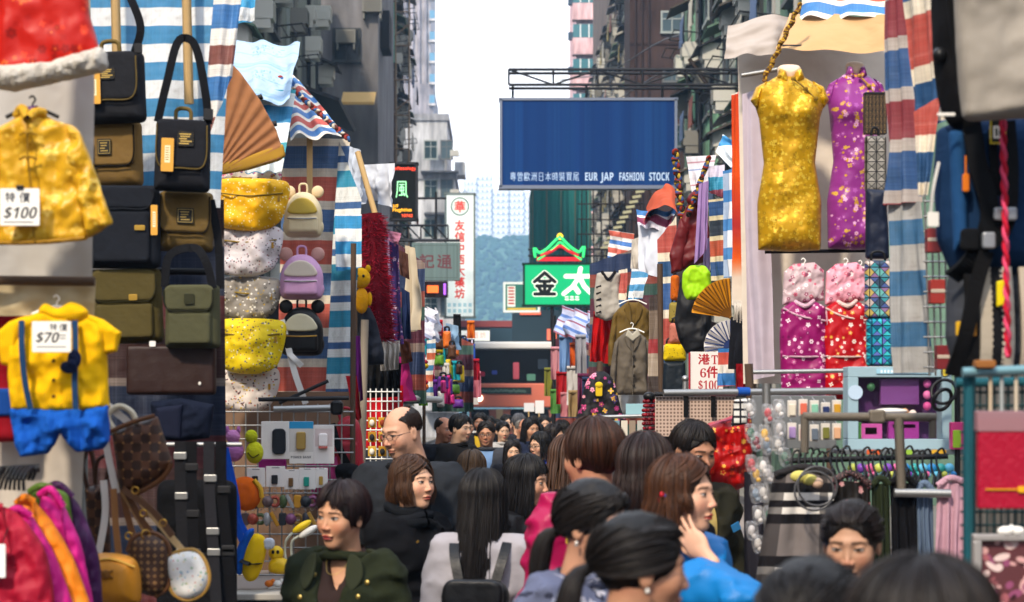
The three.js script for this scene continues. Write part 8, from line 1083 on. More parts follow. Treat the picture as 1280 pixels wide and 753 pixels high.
function hairGeo(h, lod) {
const base = lin(h.color), tint = lin(h.tip ?? h.color), out = [], st = h.style, short = st === 'short' || st === 'bald', crop = st === 'crop';
seed(h.seed ?? 5);
const lo = st === 'bald' ? 0.0 : short ? -0.055 : -0.075, hl = h.hairline ?? 0.078;
const f = (x, y, z) => {
const ax = Math.abs(x);
let d = ellD(x, y - HC[1], z - HC[2], HR[0] + (h.vol ?? 0), HR[1] + (h.vol ?? 0), HR[2] + (h.vol ?? 0));
d = Math.max(d, -ellD(x, y + 0.05, z - 0.105, 0.069, hl + 0.05, 0.098));
d = Math.max(d, lo - y + (z > -0.02 ? (z + 0.02) * (short ? 1.1 : 0.4) : 0));
if (short) d = Math.max(d, -ellD(ax - 0.085, y + 0.012, z + 0.005, 0.03, 0.045, 0.028));
if (st === 'bald') d = Math.max(d, -ellD(x, y - 0.12, z - 0.03, 0.062, 0.075, 0.1));
return d + 0.0035 * n3(x * 40, y * 14, z * 40) + 0.002 * n3(x * 110, y * 26, z * 110);
};
if (st !== 'none') out.push(net(f, V(-0.115, -0.09, -0.14), V(0.115, 0.155, 0.12), lod ? 0.009 : 0.0055, (x, y, z) => { const k = 0.7 + 0.4 * n3(x * 90, y * 20, z * 90); return [base[0] * k, base[1] * k, base[2] * k]; }));
const N = Math.round((h.n ?? 230) * (lod ? 0.5 : 3)), R_ = (h.r ?? 0.0052) * (lod ? 1.4 : 0.56), vol = 0.002 + (h.vol ?? 0);
const add = (pts, r = R_) => { const k = rr(0.78, 1.22), t = rnd() < 0.3 ? 0.42 : 0.14; out.push(lock(pts, r, [0, 1, 2].map((i) => mixn(base[i], tint[i], t) * k))); };
const L = h.len ?? 0, part_ = h.part ?? 0;
for (let i = 0; i < N; i++) {
const th = rr(-PI, PI), a = Math.abs(th), off = vol + rr(-0.002, 0.006) + (rnd() < 0.05 ? 0.006 : 0), pts = [];
if (st === 'bald') { if (a < 1.15) continue; const p0 = rr(0.95, 1.5); for (let k = 0; k < 4; k++) pts.push(capPt(th + k * 0.03, p0 + k * 0.1, 0.0015)); add(pts, R_ * 0.4); continue; }
const front = a < (h.fringeW ?? 0.85);
if (st === 'tied') { // drawn back to a knot at the back of the head
const p0 = front ? rr(0.95, 1.1) : rr(0.9, 1.75), k0 = capPt(th, p0, off), tie = V(0, h.tieY ?? 0.02, HC[2] - HR[2] - 0.004); pts.push(k0);
for (let k = 1; k <= 4; k++) { const q = k / 5, v = k0.clone().lerp(tie, q); const d = v.clone().sub(V(...HC)); const e = Math.sqrt((d.x / (HR[0] + off)) ** 2 + (d.y / (HR[1] + off)) ** 2 + (d.z / (HR[2] + off)) ** 2); pts.push(V(...HC).addScaledVector(d, Math.max(1, 1 / e) * (e < 1 ? 1 : 1))); }
pts.push(tie); add(pts); continue;
}
if (front && !h.fringe) { // swept aside from the hairline
const s = th + 0.001 > part_ ? 1 : -1, p0 = rr(0.15, 0.95); for (let k = 0; k < 5; k++) pts.push(capPt(th * (1 - k * 0.08) + s * k * (0.28 + a * 0.05), p0 + k * 0.16 + (p0 < 0.5 ? k * 0.06 : 0), off)); if (L > 0.02) { const e = pts[4]; pts.push(V(e.x * 1.02, e.y - 0.05, e.z - 0.01)); } add(pts); continue;
}
const p1 = front ? (h.fringe ? rr(1.12, 1.12 + 0.28 * h.fringe) : 1) : short ? rr(1.5, a > 2 ? 2.15 : 1.72) : crop ? rr(1.45, a > 2 ? 2.35 : h.sideP ?? 2.05) : 1.75, p0 = rr(0.05, front ? 0.6 : 0.9), n = 5;
for (let k = 0; k <= n; k++) pts.push(capPt(th + (h.sweep ?? 0.15) * (k / n) * (th > 0 ? 1 : -1) * (front ? 1.2 : 0.3), mixn(p0, p1, k / n), off));
if (!front && L > 0 && !crop) {
const e = pts[pts.length - 1], len = L * rr(0.85, 1.05) * (a < 1.25 ? (h.sideLen ?? 1) : 1), dx = Math.sin(th), dz = Math.cos(th);
for (let k = 1; k <= 5; k++) { const q = k / 5, inn = (h.curl ?? 0) * q * q * 0.05, fl = (h.flare ?? 0.01) * Math.sin(q * PI); pts.push(V(e.x * (1 - inn * 4) + dx * fl + rr(-0.004, 0.004), e.y - len * q, e.z * (1 - inn * 4) + dz * fl + (dz < 0 ? -0.02 * q * (h.back ?? 1) : 0.004 * q) + rr(-0.004, 0.004))); }
}
if (!lod && rnd() < 0.05) { for (let k = 1; k < pts.length; k++) { const q = pts[k].clone().sub(V(0, HC[1], HC[2])); q.y *= 0.3; pts[k].addScaledVector(q.normalize(), 0.004 + 0.012 * k / pts.length * rnd()); } add(pts, R_ * 0.45); } else add(pts);
}
if (st === 'tied') { const b = V(0, h.tieY ?? 0.02, HC[2] - HR[2]); if (h.bun) { for (let i = 0; i < 40; i++) { const a = rr(0, 6.28), pts = []; for (let k = 0; k < 5; k++) pts.push(b.clone().add(V(Math.cos(a + k * 0.5) * 0.032, Math.sin(a + k * 0.5) * 0.03, -0.015 - 0.012 * Math.sin(k * 0.8) + rr(-0.008, 0.004)))); add(pts, R_ * 1.4); } out.push(paint(ell(0.03, 0.03, 0.026, b.x, b.y, b.z - 0.012, 8), () => base)); } else for (let i = 0; i < N * 0.45; i++) { const a = rr(0, 6.28), q = Math.sqrt(rnd()), pts = [V(Math.cos(a) * 0.014 * q, b.y + Math.sin(a) * 0.014 * q, b.z)]; for (let k = 1; k <= 6; k++) { const t = k / 6, w = 0.012 + 0.026 * Math.sin(t * 2.6) * (1 - t * 0.3); pts.push(V(Math.cos(a) * w * q + (h.tailX ?? 0) * t, b.y + 0.01 - L * t * t * 0.5 - L * t * 0.5 + Math.sin(a) * w * q * 0.4, b.z - 0.02 - 0.035 * Math.sin(t * 2.4) - Math.sin(a) * w * q * 0.8)); } add(pts, R_ * 1.1); } }
return merge(out);
}
const hairM = mk(0xffffff, { vertexColors: true, roughness: 0.48, specularIntensity: 0.5, bumpMap: GR14, bumpScale: 0.002 }), skinM = mk(0xffffff, { vertexColors: true, roughness: 0.5, specularIntensity: 0.5, bumpMap: GR14, bumpScale: 0.0006 });
const glassesM = mk(0x16120f, { roughness: 0.3 });
function glassesGeo(s = 1) { const l = []; for (const k of [-1, 1]) { l.push(mv(new THREE.TorusGeometry(0.021, 0.0016 * s, 6, 18).scale(1, 0.72, 1), k * 0.031, 0.004, 0.104), rod(V(k * 0.052, 0.008, 0.102), V(k * 0.079, 0.008, 0.0), 0.0018 * s, 5)); } l.push(rod(V(-0.011, 0.006, 0.107), V(0.011, 0.006, 0.107), 0.0018 * s, 5)); return merge(l); }
const lensG = () => merge([-1, 1].map((k) => mv(rot(cyl(0.02, 0.02, 0.001, 16), PI / 2).scale(1, 0.72, 1), k * 0.031, 0.004, 0.104)));
const SK = [0xc99a7c, 0xd2a686, 0xbf8d6c, 0xb98562, 0xd8ae92];
// o: head pixel x of the head's middle, top pixel y of the hair, d metres ahead, yaw (0 faces the camera, +90 faces right)
function person(o) {
const d = o.d, h = EYE - (o.top - CY) / F * d - 0.012, s = h / 1.7, bw = o.build ?? 1, lod = o.lod ?? 0, male = !!o.male, yaw = rad(o.yaw ?? 0);
const t = T('person', o.label, 'person', V((o.px - CX) / F * d, 0, -d), o.group, yaw);
// joints, in metres for a 1.7 m body
const sw = (male ? 0.185 : 0.165) * bw, sk = new THREE.Color(o.skin ?? SK[0]).lerp(new THREE.Color(0xa8988c), 0.16).getHex();
const arm = (k) => { const a = o.arms?.[k > 0 ? 'l' : 'r']; return a ?? [[k * (sw + 0.045), 1.1, -0.03], [k * (sw + 0.03), 0.86, 0.06]]; };
const A = [1, -1].map((k) => ({ k, s: [k * sw, 1.37, -0.012], e: arm(k)[0], w: arm(k)[1] }));
const torso = (pad) => (x, y, z) => {
let q = capD(x, y, z, [-0.09 * bw, 1.29, 0], [0.09 * bw, 1.29, 0], 0.112 * bw + pad, 0.112 * bw + pad, 1.25);
q = smin(q, capD(x, y, z, [-sw + 0.03, 1.385, -0.012], [sw - 0.03, 1.385, -0.012], 0.052 + pad, 0.052 + pad), 0.05);
q = smin(q, capD(x, y, z, [0, 1.02, male && bw > 1.1 ? 0.04 : 0.004], [0, 1.2, 0], 0.122 * bw + pad, 0.12 * bw + pad, 1.25), 0.08);
q = smin(q, capD(x, y, z, [-0.06, 0.92, 0], [0.06, 0.92, 0], 0.115 * bw + pad, 0.115 * bw + pad, 1.15), 0.08);
if (!male) q = smin(q, ellD(Math.abs(x) - 0.07, y - 1.26, z - 0.08, 0.06, 0.056, 0.045) - pad, 0.05);
return q;
};
const armD = (x, y, z, pad, endCut) => { let q = 9; for (const a of A) { q = Math.min(q, smin(capD(x, y, z, a.s, a.e, 0.05 + pad, 0.042 + pad), capD(x, y, z, a.e, a.w, 0.042 + pad, 0.029 + pad * 0.8), 0.03)); } return q; };
const legD = (x, y, z, pad) => { let q = 9; for (const k of [-1, 1]) { const w = o.stride ? k * o.stride : 0; q = Math.min(q, smin(capD(x, y, z, [k * 0.085, 0.88, 0], [k * 0.09, 0.48, 0.02 + w * 0.5], 0.085 * bw + pad, 0.056 + pad), capD(x, y, z, [k * 0.09, 0.48, 0.02 + w * 0.5], [k * 0.095, 0.09, w], 0.054 + pad, 0.04 + pad), 0.03)); } return q; };
const B0 = V(-0.5, 0, -0.3), B1 = V(0.5, 1.5, 0.42); for (const a of A) for (const p of [a.e, a.w]) { B0.min(V(p[0] - 0.12, p[1] - 0.12, p[2] - 0.12)); B1.max(V(p[0] + 0.12, p[1] + 0.12, p[2] + 0.12)); }
const S_ = (g) => { g.scale(s, s, s); return g; };
// body: torso, limbs and neck in one field, the finer head and hands joined on
const neckR = 0.05 + (male ? 0.01 : 0) + (o.full ?? 0) * 0.006, hy = 1.585 + 0.0, hz = o.headZ ?? 0.03, hx = o.headX ?? 0;
const skc = lin(sk), cell = lod ? 0.03 : 0.02;
const bodyG = net((x, y, z) => { let q = torso(-0.03)(x, y, z); q = smin(q, armD(x, y, z, -0.014), 0.03); q = smin(q, legD(x, y, z, -0.008), 0.04); return smin(q, capD(x, y, z, [0, 1.36, -0.02], [hx * 0.8, 1.5, hz - 0.03], neckR + 0.008, neckR - 0.006), 0.04); }, B0, V(B1.x, 1.52, B1.z), cell, () => skc);
const ho = { male, full: o.full ?? 0, skin: sk, lip: o.lip, brow: o.brow, eyeOpen: o.eyeOpen, look: o.look, stub: o.stub };
const M4 = new THREE.Matrix4().makeTranslation(hx, hy, hz).multiply(new THREE.Matrix4().makeRotationFromEuler(new THREE.Euler(rad(o.pitch ?? 0), rad(o.headYaw ?? 0), rad(o.tilt ?? 0), 'YXZ'))).multiply(new THREE.Matrix4().makeScale(o.hs ?? 1, o.hs ?? 1, o.hs ?? 1));
const headHs = (g) => S_(g.clone().applyMatrix4(M4));
const list = [S_(bodyG), headHs(headGeo(ho, lod ? (lod > 1 ? 0.0065 : 0.0048) : 0.0026))];
for (const a of A) {
const cust = o.hands?.[a.k > 0 ? 'l' : 'r'], g = handGeo(cust?.curl ?? 0.35, cust?.spread ?? 0.08, sk, lod ? 0.008 : 0.0042).clone(); if (a.k < 0) { g.scale(-1, 1, 1); const ix = g.index.array; for (let i = 0; i < ix.length; i += 3) { const q = ix[i]; ix[i] = ix[i + 1]; ix[i + 1] = q; } g.computeVertexNormals(); }
if (cust?.dir) { const y = V(...cust.dir).normalize().negate(), z = V(...cust.palm); z.addScaledVector(y, -z.dot(y)).normalize(); const x = new THREE.Vector3().crossVectors(y, z); g.applyMatrix4(new THREE.Matrix4().makeBasis(x, y, z)); } else { const y = V(a.e[0] - a.w[0], a.e[1] - a.w[1], a.e[2] - a.w[2]).normalize(), z = V(-a.k, 0, 0); z.addScaledVector(y, -z.dot(y)).normalize(); g.applyMatrix4(new THREE.Matrix4().makeBasis(new THREE.Vector3().crossVectors(y, z), y, z)); }
list.push(S_(mv(g, ...a.w)));
}
part(t, 'body', list, skinM);
// hair
if (o.hair) part(t, 'hair', headHs(hairGeo({ seed: Math.round(o.px), ...o.hair }, lod)), o.hair.mat ?? hairM);
if (o.glasses) { const g = part(t, 'glasses', headHs(glassesGeo(o.glasses === 2 ? 1.6 : 1)), o.glasses === 2 ? glassesM : darkSteel); part(g, 'lens', headHs(lensG()), clearPl); }
// clothes
const c = o.top_, hem = c.hem ?? 0.86, pad = c.pad ?? 0.02, neck = c.neck ?? 0.078, wr = (c.wr ?? 0.012) * 1.9, sleeve = c.sleeve ?? 1, cutY = c.cut;
const wrin = (x, y, z) => wr * fbm(x * 11 + y * 5 + o.px, y * 9 - x * 4 + z * 4, z * 9) + wr * 1.5 * (Math.abs(n3(x * 7 + y * 5 + o.px, y * 8 - x * 3, z * 7)) - 0.2);
const topF = (pd, wk) => (x, y, z) => {
let q = torso(pd)(x, y, z), a = armD(x, y, z, pd + 0.002);
q = smin(q, a, 0.035);
q = smin(q, capD(x, y, z, [0, 1.38, -0.025], [0, 1.43 + (c.high ?? 0), -0.02], neck + pd * 0.4, neck - 0.006, 1), 0.03);
q += wk ? Math.min(wrin(x, y, z), 0.01) : 0;
q = Math.max(q, hem - y, y - (1.452 + (c.high ?? 0) - (z > 0 ? z * 0.35 : z * 0.2)));
q = Math.max(q, -(Math.sqrt(x * x + (z + 0.02) ** 2) - neck + 0.014 + (y < 1.40 ? (1.40 - y) * 2 : 0)));
for (const w of A) { const dx = w.w[0] - w.e[0], dy = w.w[1] - w.e[1], dz = w.w[2] - w.e[2], L = Math.hypot(dx, dy, dz), u = ((x - w.w[0]) * dx + (y - w.w[1]) * dy + (z - w.w[2]) * dz) / L; if (Math.hypot(x - w.w[0], y - w.w[1], z - w.w[2]) < 0.13) q = Math.max(q, u + 0.005); }
return q;
};
const vcut = (q, x, y, z, w0, w1, y1) => Math.max(q, -Math.max(Math.abs(x - (c.vx ?? 0)) - mixn(w1, w0, clamp((y - y1) / (1.44 - y1), 0, 1)), y1 - y, 0.015 - z));
const tf = topF(pad, 1), tg = net((x, y, z) => { let q = tf(x, y, z); if (cutY) q = vcut(q, x, y, z, c.w0 ?? 0.075, c.w1 ?? 0.01, cutY); return q; }, V(B0.x, hem - 0.03, B0.z), V(B1.x, 1.5 + (c.high ?? 0), B1.z), lod ? 0.024 : 0.0125);
part(t, c.name ?? 'jacket', S_(tg), c.mat);
if (c.inner) { const g = topF(0.004, 0); part(t, 'shirt', S_(net((x, y, z) => { let q = g(x, y, z); return c.innerCut ? Math.max(q, -Math.max(Math.abs(x) - 0.07 * clamp((y - c.innerCut) / (1.45 - c.innerCut), 0, 1), c.innerCut - y, 0.015 - z)) : q; }, V(-0.3, 0.95, -0.25), V(0.3, 1.5, 0.25), lod ? 0.03 : 0.016)), c.inner); }
if (c.collar) part(t, 'collar', S_(tube([...Array(13)].map((_, i) => { const a = mixn(-2.6, 2.6, i / 12) + PI; const q = Math.abs(i - 6) / 6; return V(Math.sin(a) * (neck + 0.012), 1.445 - q * q * 0.045, -0.02 - Math.cos(a + PI) * -(neck + 0.006) * 1.0); }), c.collar, 7, 26)), c.collarM ?? c.mat);
part(t, 'trousers', S_(net((x, y, z) => { let q = legD(x, y, z, 0.012); q = smin(q, capD(x, y, z, [-0.06, 0.93, 0], [0.06, 0.93, 0], 0.118 * bw, 0.118 * bw, 1.15), 0.05); return Math.max(q, y - 0.98, 0.07 - y); }, V(-0.3, 0.04, -0.3), V(0.3, 1, 0.3), 0.035)), o.legs ?? cloth(0x1c2230));
for (const k of [-1, 1]) part(t, 'shoe', S_(net((x, y, z) => Math.max(smin(capD(x, y, z, [k * 0.095, 0.05, (o.stride ?? 0) * k - 0.04], [k * 0.1, 0.035, (o.stride ?? 0) * k + 0.14], 0.048, 0.04), capD(x, y, z, [k * 0.095, 0.09, (o.stride ?? 0) * k], [k * 0.095, 0.05, (o.stride ?? 0) * k], 0.045, 0.05), 0.02), 0.004 - y), V(k * 0.1 - 0.1, 0, -0.3), V(k * 0.1 + 0.1, 0.16, 0.34), 0.02)), blackPl);
t.userData.s = undefined; delete t.userData.s;
return { t, s, P: (x, y, z) => V(x * s, y * s, z * s), S: S_, head: headHs, tf };
}
const HB = { color: 0x120d0b, tip: 0x2a1d17 }, HBR = { color: 0x24140c, tip: 0x5a3520 };
seed(1);
{ // front left: woman in an olive jacket
const p = person({ label: 'woman with short dark hair in an olive military jacket, front left', px: 431, top: 604, d: 6.7, yaw: -22, headYaw: -12, pitch: 4, tilt: -3, skin: 0xc08a66, lip: 0x8a3a38,
hair: { style: 'crop', color: 0x150d0d, tip: 0x301a1c, len: 0.045, fringe: 1.35, fringeW: 1.0, vol: 0.006, n: 330, sideP: 2.4 }, top_: { mat: cloth(0x1f2416), cut: 1.16, w0: 0.075, w1: 0.03, high: 0.025, inner: cloth(0x2e2220), innerCut: 1.3, pad: 0.026, wr: 0.016, collar: 0.02 },
arms: { l: [[0.235, 1.12, 0.0], [0.2, 0.98, 0.2]], r: [[-0.235, 1.14, 0.0], [-0.12, 1.14, 0.2]] }, hands: { r: { curl: 0.5, spread: 0.06, dir: [0.9, 0.25, 0.3], palm: [0, 0, -1] } } });
const q = (x, y, z = 0.2) => p.P(x, y, z), gm = mk(0xb8a05a, { metalness: 0.8, roughness: 0.35 });
for (const [x, y] of [[-0.13, 1.36], [-0.085, 1.372], [0.1, 1.37], [0.14, 1.35], [0.12, 1.3], [-0.12, 1.29]]) { let z = 0.25; while (z > 0.02 && p.tf(x, y, z) > 0) z -= 0.004; part(p.t, 'button', ell(0.009, 0.009, 0.005, ...q(x, y, z + 0.004).toArray(), 8), gm); }
for (const s of [-1, 1]) part(p.t, 'epaulette', rot(rbx(0.035, 0.012, 0.1, 0.004), 0, PI / 2, s * -0.25).translate(...q(s * 0.145, 1.447, -0.012).toArray()), cloth(0x262a1c));
for (const s of [-1, 1]) part(p.t, 'lapel', p.S(mv(rot(puff([[0, 0.07], [0.045, 0.05], [0.055, -0.02], [0.015, -0.07], [-0.012, -0.02]].map(([x, y]) => [x * s, y]), 0.007, { smooth: 1, r: 0.006, cell: 0.004 }), -0.35, s * 0.3), s * 0.075, 1.385, 0.122)), cloth(0x282c1e));
part(p.t, 'zip', p.S(strap([[0.06, 1.2, 0.155], [0.1, 1.205, 0.152], [0.17, 1.21, 0.132]].map((v) => V(...v)), 0.012, 0.004, V(0, 1, 0))), gm); part(p.t, 'necklace', p.S(tube([[-0.05, 1.43, 0.055], [-0.02, 1.38, 0.1], [0.02, 1.38, 0.1], [0.05, 1.43, 0.055]].map((v) => V(...v)), 0.0012, 4)), gm);
}
{ // man with glasses
const p = person({ label: 'heavy balding man with rimless glasses in a dark grey pullover', px: 508, top: 504, d: 8.9, yaw: -38, headYaw: -8, pitch: 14, male: 1, build: 1.2, full: 0.7, hs: 0.9, skin: 0xc89478, brow: 0x4a3428, stub: 1, eyeOpen: 0.6, glasses: 1,
hair: { style: 'bald', color: 0x1e1512, tip: 0x3a2a22, n: 420, hairline: 0.09 }, top_: { name: 'pullover', mat: cloth(0x23262b), pad: 0.026, wr: 0.014, hem: 0.88, high: 0.012, collar: 0.017, collarM: cloth(0x14161a) } });
}
{ // woman with bob in black coat
const p = person({ label: 'woman with a brown bob in black coat and scarf, facing right', px: 511, top: 571, d: 8.5, yaw: 48, headYaw: 0, pitch: -4, skin: 0xcf9d7e, lip: 0x9a4c42, look: 0.001, eyeOpen: 0.75,
hair: { style: 'bob', color: 0x2a1a10, tip: 0x6a4428, len: 0.11, n: 330, flare: 0.012, curl: 0.6, part: 0.3, vol: 0.004 }, top_: { name: 'coat', mat: cloth(0x0c0c0f), pad: 0.03, wr: 0.014, neck: 0.085, hem: 0.75 } });
for (let i = 0; i < 3; i++) part(p.t, 'scarf', p.S(tube([...Array(13)].map((_, k) => { const a = k / 12 * 2 * PI; return V(Math.sin(a) * (0.088 + i * 0.014), 1.47 - i * 0.036 + 0.014 * Math.sin(a * 2 + i), -0.01 + Math.cos(a) * (0.086 + i * 0.014)); }), 0.026, 8, 30)), cloth([0x101216, 0x15171c, 0x0c0e12][i]));
part(p.t, 'brooch', p.S(rot(rbx(0.016, 0.01, 0.006, 0.003), 0, 0, 0.6).translate(-0.1, 1.33, 0.155)), brass);
}
{ // woman from behind, white sweater, black backpack
const p = person({ label: 'woman seen from behind with long black hair, white sweater and black backpack', px: 604, top: 589, d: 7.5, yaw: 172, headYaw: -14, skin: SK[1], hair: { style: 'long', color: 0x0d0a0a, tip: 0x1c1614, len: 0.44, n: 420, vol: 0.004, flare: 0.004, back: 2.6, r: 0.006 }, top_: { name: 'sweater', mat: cloth(0x97949a), pad: 0.02, wr: 0.009 } });
const lm = leather(0x101114, { roughness: 0.35 });
part(p.t, 'backpack', p.S(mv(puff(rrect(0.28, 0.36, 0.07), 0.07, { r: 0.06, w: 0.12, cell: 0.01 }), 0, 1.1, -0.215)), lm); part(p.t, 'backpack_flap', p.S(mv(puff(rrect(0.25, 0.13, 0.05), 0.02, { r: 0.018, w: 0.2, cell: 0.008 }), 0, 1.22, -0.285)), lm);
for (const k of [-1, 1]) { part(p.t, 'shoulder_strap', p.S(strap([[k * 0.07, 1.24, -0.17], [k * 0.1, 1.36, -0.13], [k * 0.115, 1.435, -0.03], [k * 0.12, 1.37, 0.09], [k * 0.12, 1.2, 0.14]].map((v) => V(...v)), 0.04, 0.008)), lm); part(p.t, 'zip', p.S(tube([[k * 0.11, 0.98, -0.27], [k * 0.12, 1.08, -0.285], [k * 0.1, 1.16, -0.29]].map((v) => V(...v)), 0.003, 5)), steel); }
}
{ // plaid shirt woman
const pl = mk(0xffffff, { roughness: 0.9, bumpMap: CR3, bumpScale: 0.008, map: canvasTex(128, 128, (g) => { g.fillStyle = '#a01420'; g.fillRect(0, 0, 128, 128); g.fillStyle = 'rgba(14,8,10,.75)'; g.fillRect(0, 0, 60, 128); g.fillRect(0, 0, 128, 60); g.fillStyle = 'rgba(200,60,60,.5)'; g.fillRect(92, 0, 4, 128); g.fillRect(0, 92, 128, 4); }, 13, 13) });
const p = person({ label: 'woman with long black hair and fringe, red plaid shirt under a black jacket', px: 652, top: 571, d: 8.9, yaw: 62, headYaw: 8, pitch: 4, skin: 0xc08c6c, lip: 0x9a5048, eyeOpen: 0.7, hair: { style: 'long', color: 0x0c0a0b, tip: 0x1a1618, len: 0.3, n: 400, fringe: 1.2, fringeW: 0.8, vol: 0.004, sideLen: 0.9, r: 0.006 }, top_: { mat: leather(0x111114), cut: 0.98, w0: 0.1, w1: 0.07, inner: pl, innerCut: 1.36, pad: 0.026, wr: 0.014, collar: 0.016 } });
}
{ // woman with glasses and ponytail
const p = person({ label: 'woman with dark tied back hair, glasses and grey blue jacket, right profile', px: 733, top: 600, d: 5.1, yaw: 52, headYaw: 4, pitch: 6, skin: 0xb98464, lip: 0x8a4a44, glasses: 2, eyeOpen: 0.6, hair: { style: 'tied', color: 0x100d0d, tip: 0x2c2624, len: 0.24, n: 380, tieY: -0.03, vol: 0.004 }, top_: { mat: cloth(0xffffff, { map: floral('#5a6078', ['#8a90a4', '#3a4058', '#a8a8b4', '#2a2c3a'], 60, 8, 20, 0.3) }), pad: 0.03, wr: 0.02, collar: 0.024 } });
part(p.t, 'earring', p.head(ell(0.006, 0.009, 0.005, -0.082, -0.045, -0.005, 8)), mk(0xd8d4cc, { metalness: 0.6, roughness: 0.25 }));
}
{ // magenta jacket, short brown hair seen from behind
const p = person({ label: 'person with short brown hair in a magenta jacket, seen from behind', px: 744, top: 527, d: 6.9, yaw: 200, headYaw: 26, skin: 0xb88060, hair: { style: 'crop', color: 0x1c100b, tip: 0x5a3320, len: 0.04, n: 360, vol: 0.008, curl: 0.3, fringe: 0.6 }, top_: { mat: satin(0x9a1046), pad: 0.03, wr: 0.018, high: 0.02, collar: 0.026 } });
part(p.t, 'yellow_tab', p.S(rbx(0.016, 0.05, 0.006, 0.003, 0.16, 1.33, -0.15)), mk(0xb89a3a));
}
{ // dark brown hair from behind
person({ label: 'person with dark brown shoulder length hair, back turned, beside the magenta jacket', px: 806, top: 546, d: 6.7, yaw: 165, skin: SK[2], hair: { style: 'long', color: 0x180f0d, tip: 0x3c2622, len: 0.16, n: 380, vol: 0.008, curl: 0.3, r: 0.006 }, top_: { mat: cloth(0x14141a), pad: 0.026 } });
}
{ // blue jacket woman with hand on cheek
const p = person({ label: 'woman in a bright blue jacket holding one hand to her cheek', px: 849, top: 571, d: 6.1, yaw: 56, headYaw: 4, pitch: -2, skin: 0xd4a184, lip: 0xa8453f, eyeOpen: 0.7, headX: -0.02,
hair: { style: 'long', color: 0x2a170d, tip: 0x6a3f22, len: 0.2, n: 380, vol: 0.004, part: 0.2, sideLen: 0.35, back: 1.4, r: 0.005 }, top_: { mat: satin(0x0a6cae, { roughness: 0.5 }), pad: 0.032, wr: 0.022, high: 0.01, collar: 0.026 },
arms: { r: [[-0.18, 1.27, 0.31], [-0.122, 1.405, 0.165]], l: [[0.22, 1.1, 0.02], [0.2, 0.9, 0.14]] }, hands: { r: { curl: 0.18, spread: 0.16, dir: [0.1, 0.66, -0.72], palm: [1, 0, 0.12] } } });
part(p.t, 'hair_clip', p.head(merge([ell(0.014, 0.012, 0.01, -0.086, 0.01, -0.035, 6), ell(0.012, 0.014, 0.01, -0.082, -0.008, -0.048, 6)])), mk(0xb01828, { roughness: 0.3 })); part(p.t, 'hair_clip', p.head(ell(0.01, 0.01, 0.008, -0.086, 0.006, -0.022, 6)), mk(0x2a3a7a, { roughness: 0.3 }));
}
{ // near ponytail woman from behind
const p = person({ label: 'woman with black hair drawn back in a ponytail, closest to the camera', px: 787, top: 643, d: 4.1, yaw: 98, headYaw: 0, pitch: 4, skin: 0xb07c5c, hair: { style: 'tied', color: 0x0c0a0a, tip: 0x241c1a, len: 0.3, n: 460, tieY: 0.0, vol: 0.005, r: 0.0045 }, top_: { mat: cloth(0x17151a), pad: 0.026, wr: 0.014 } });
part(p.t, 'earring', p.head(ell(0.006, 0.006, 0.005, -0.084, -0.04, -0.004, 8)), mk(0xe0dcd4, { roughness: 0.2 }));
}
{ // man on the right
const p = person({ label: 'man with short black hair, olive jacket over a pale yellow shirt, at right', px: 862, top: 530, d: 8.6, yaw: 32, headYaw: 0, pitch: 12, male: 1, skin: 0xa06a4c, brow: 0x1a1210, stub: 1, eyeOpen: 0.6, hair: { style: 'short', color: 0x100c0b, tip: 0x241a16, n: 330, fringe: 0.3, vol: 0.004 }, top_: { mat: cloth(0x25241a), cut: 0.9, w0: 0.075, w1: 0.07, inner: cloth(0xb8a060), pad: 0.028, wr: 0.018, collar: 0.022 } });
part(p.t, 'badge', p.S(rbx(0.045, 0.035, 0.005, 0.004).rotateZ(0.4).translate(0.15, 1.27, 0.13)), mk(0x2a6a9a));
}
{ // face of a girl behind the rack
person({ label: 'dark haired girl whose face shows between the rack and blurred heads', px: 1064, top: 626, d: 5.3, yaw: -6, pitch: 12, headYaw: -12, skin: 0xb08264, lip: 0x8a4a42, eyeOpen: 0.7, hs: 1.0, hair: { style: 'tied', color: 0x110c0b, tip: 0x2a1c18, len: 0.1, n: 380, tieY: 0.02, vol: 0.003 }, top_: { mat: cloth(0x3a3040), pad: 0.026 } });
person({ label: 'blurred person with black hair, left of the two at the bottom right', px: 1010, top: 704, d: 3.3, yaw: 150, skin: SK[3], hair: { style: 'tied', color: 0x0b0909, tip: 0x1c1614, bun: 1, n: 300, vol: 0.012 }, top_: { mat: cloth(0xa8407a), pad: 0.026 } });
person({ label: 'blurred person with black hair, right of the two at the bottom right', px: 1142, top: 710, d: 2.7, yaw: 60, headYaw: 10, skin: SK[1], hair: { style: 'crop', color: 0x0d0a0a, tip: 0x241a17, len: 0.04, fringe: 0.8, n: 380, vol: 0.012 }, top_: { mat: cloth(0x1a1a22), pad: 0.026 } });
}
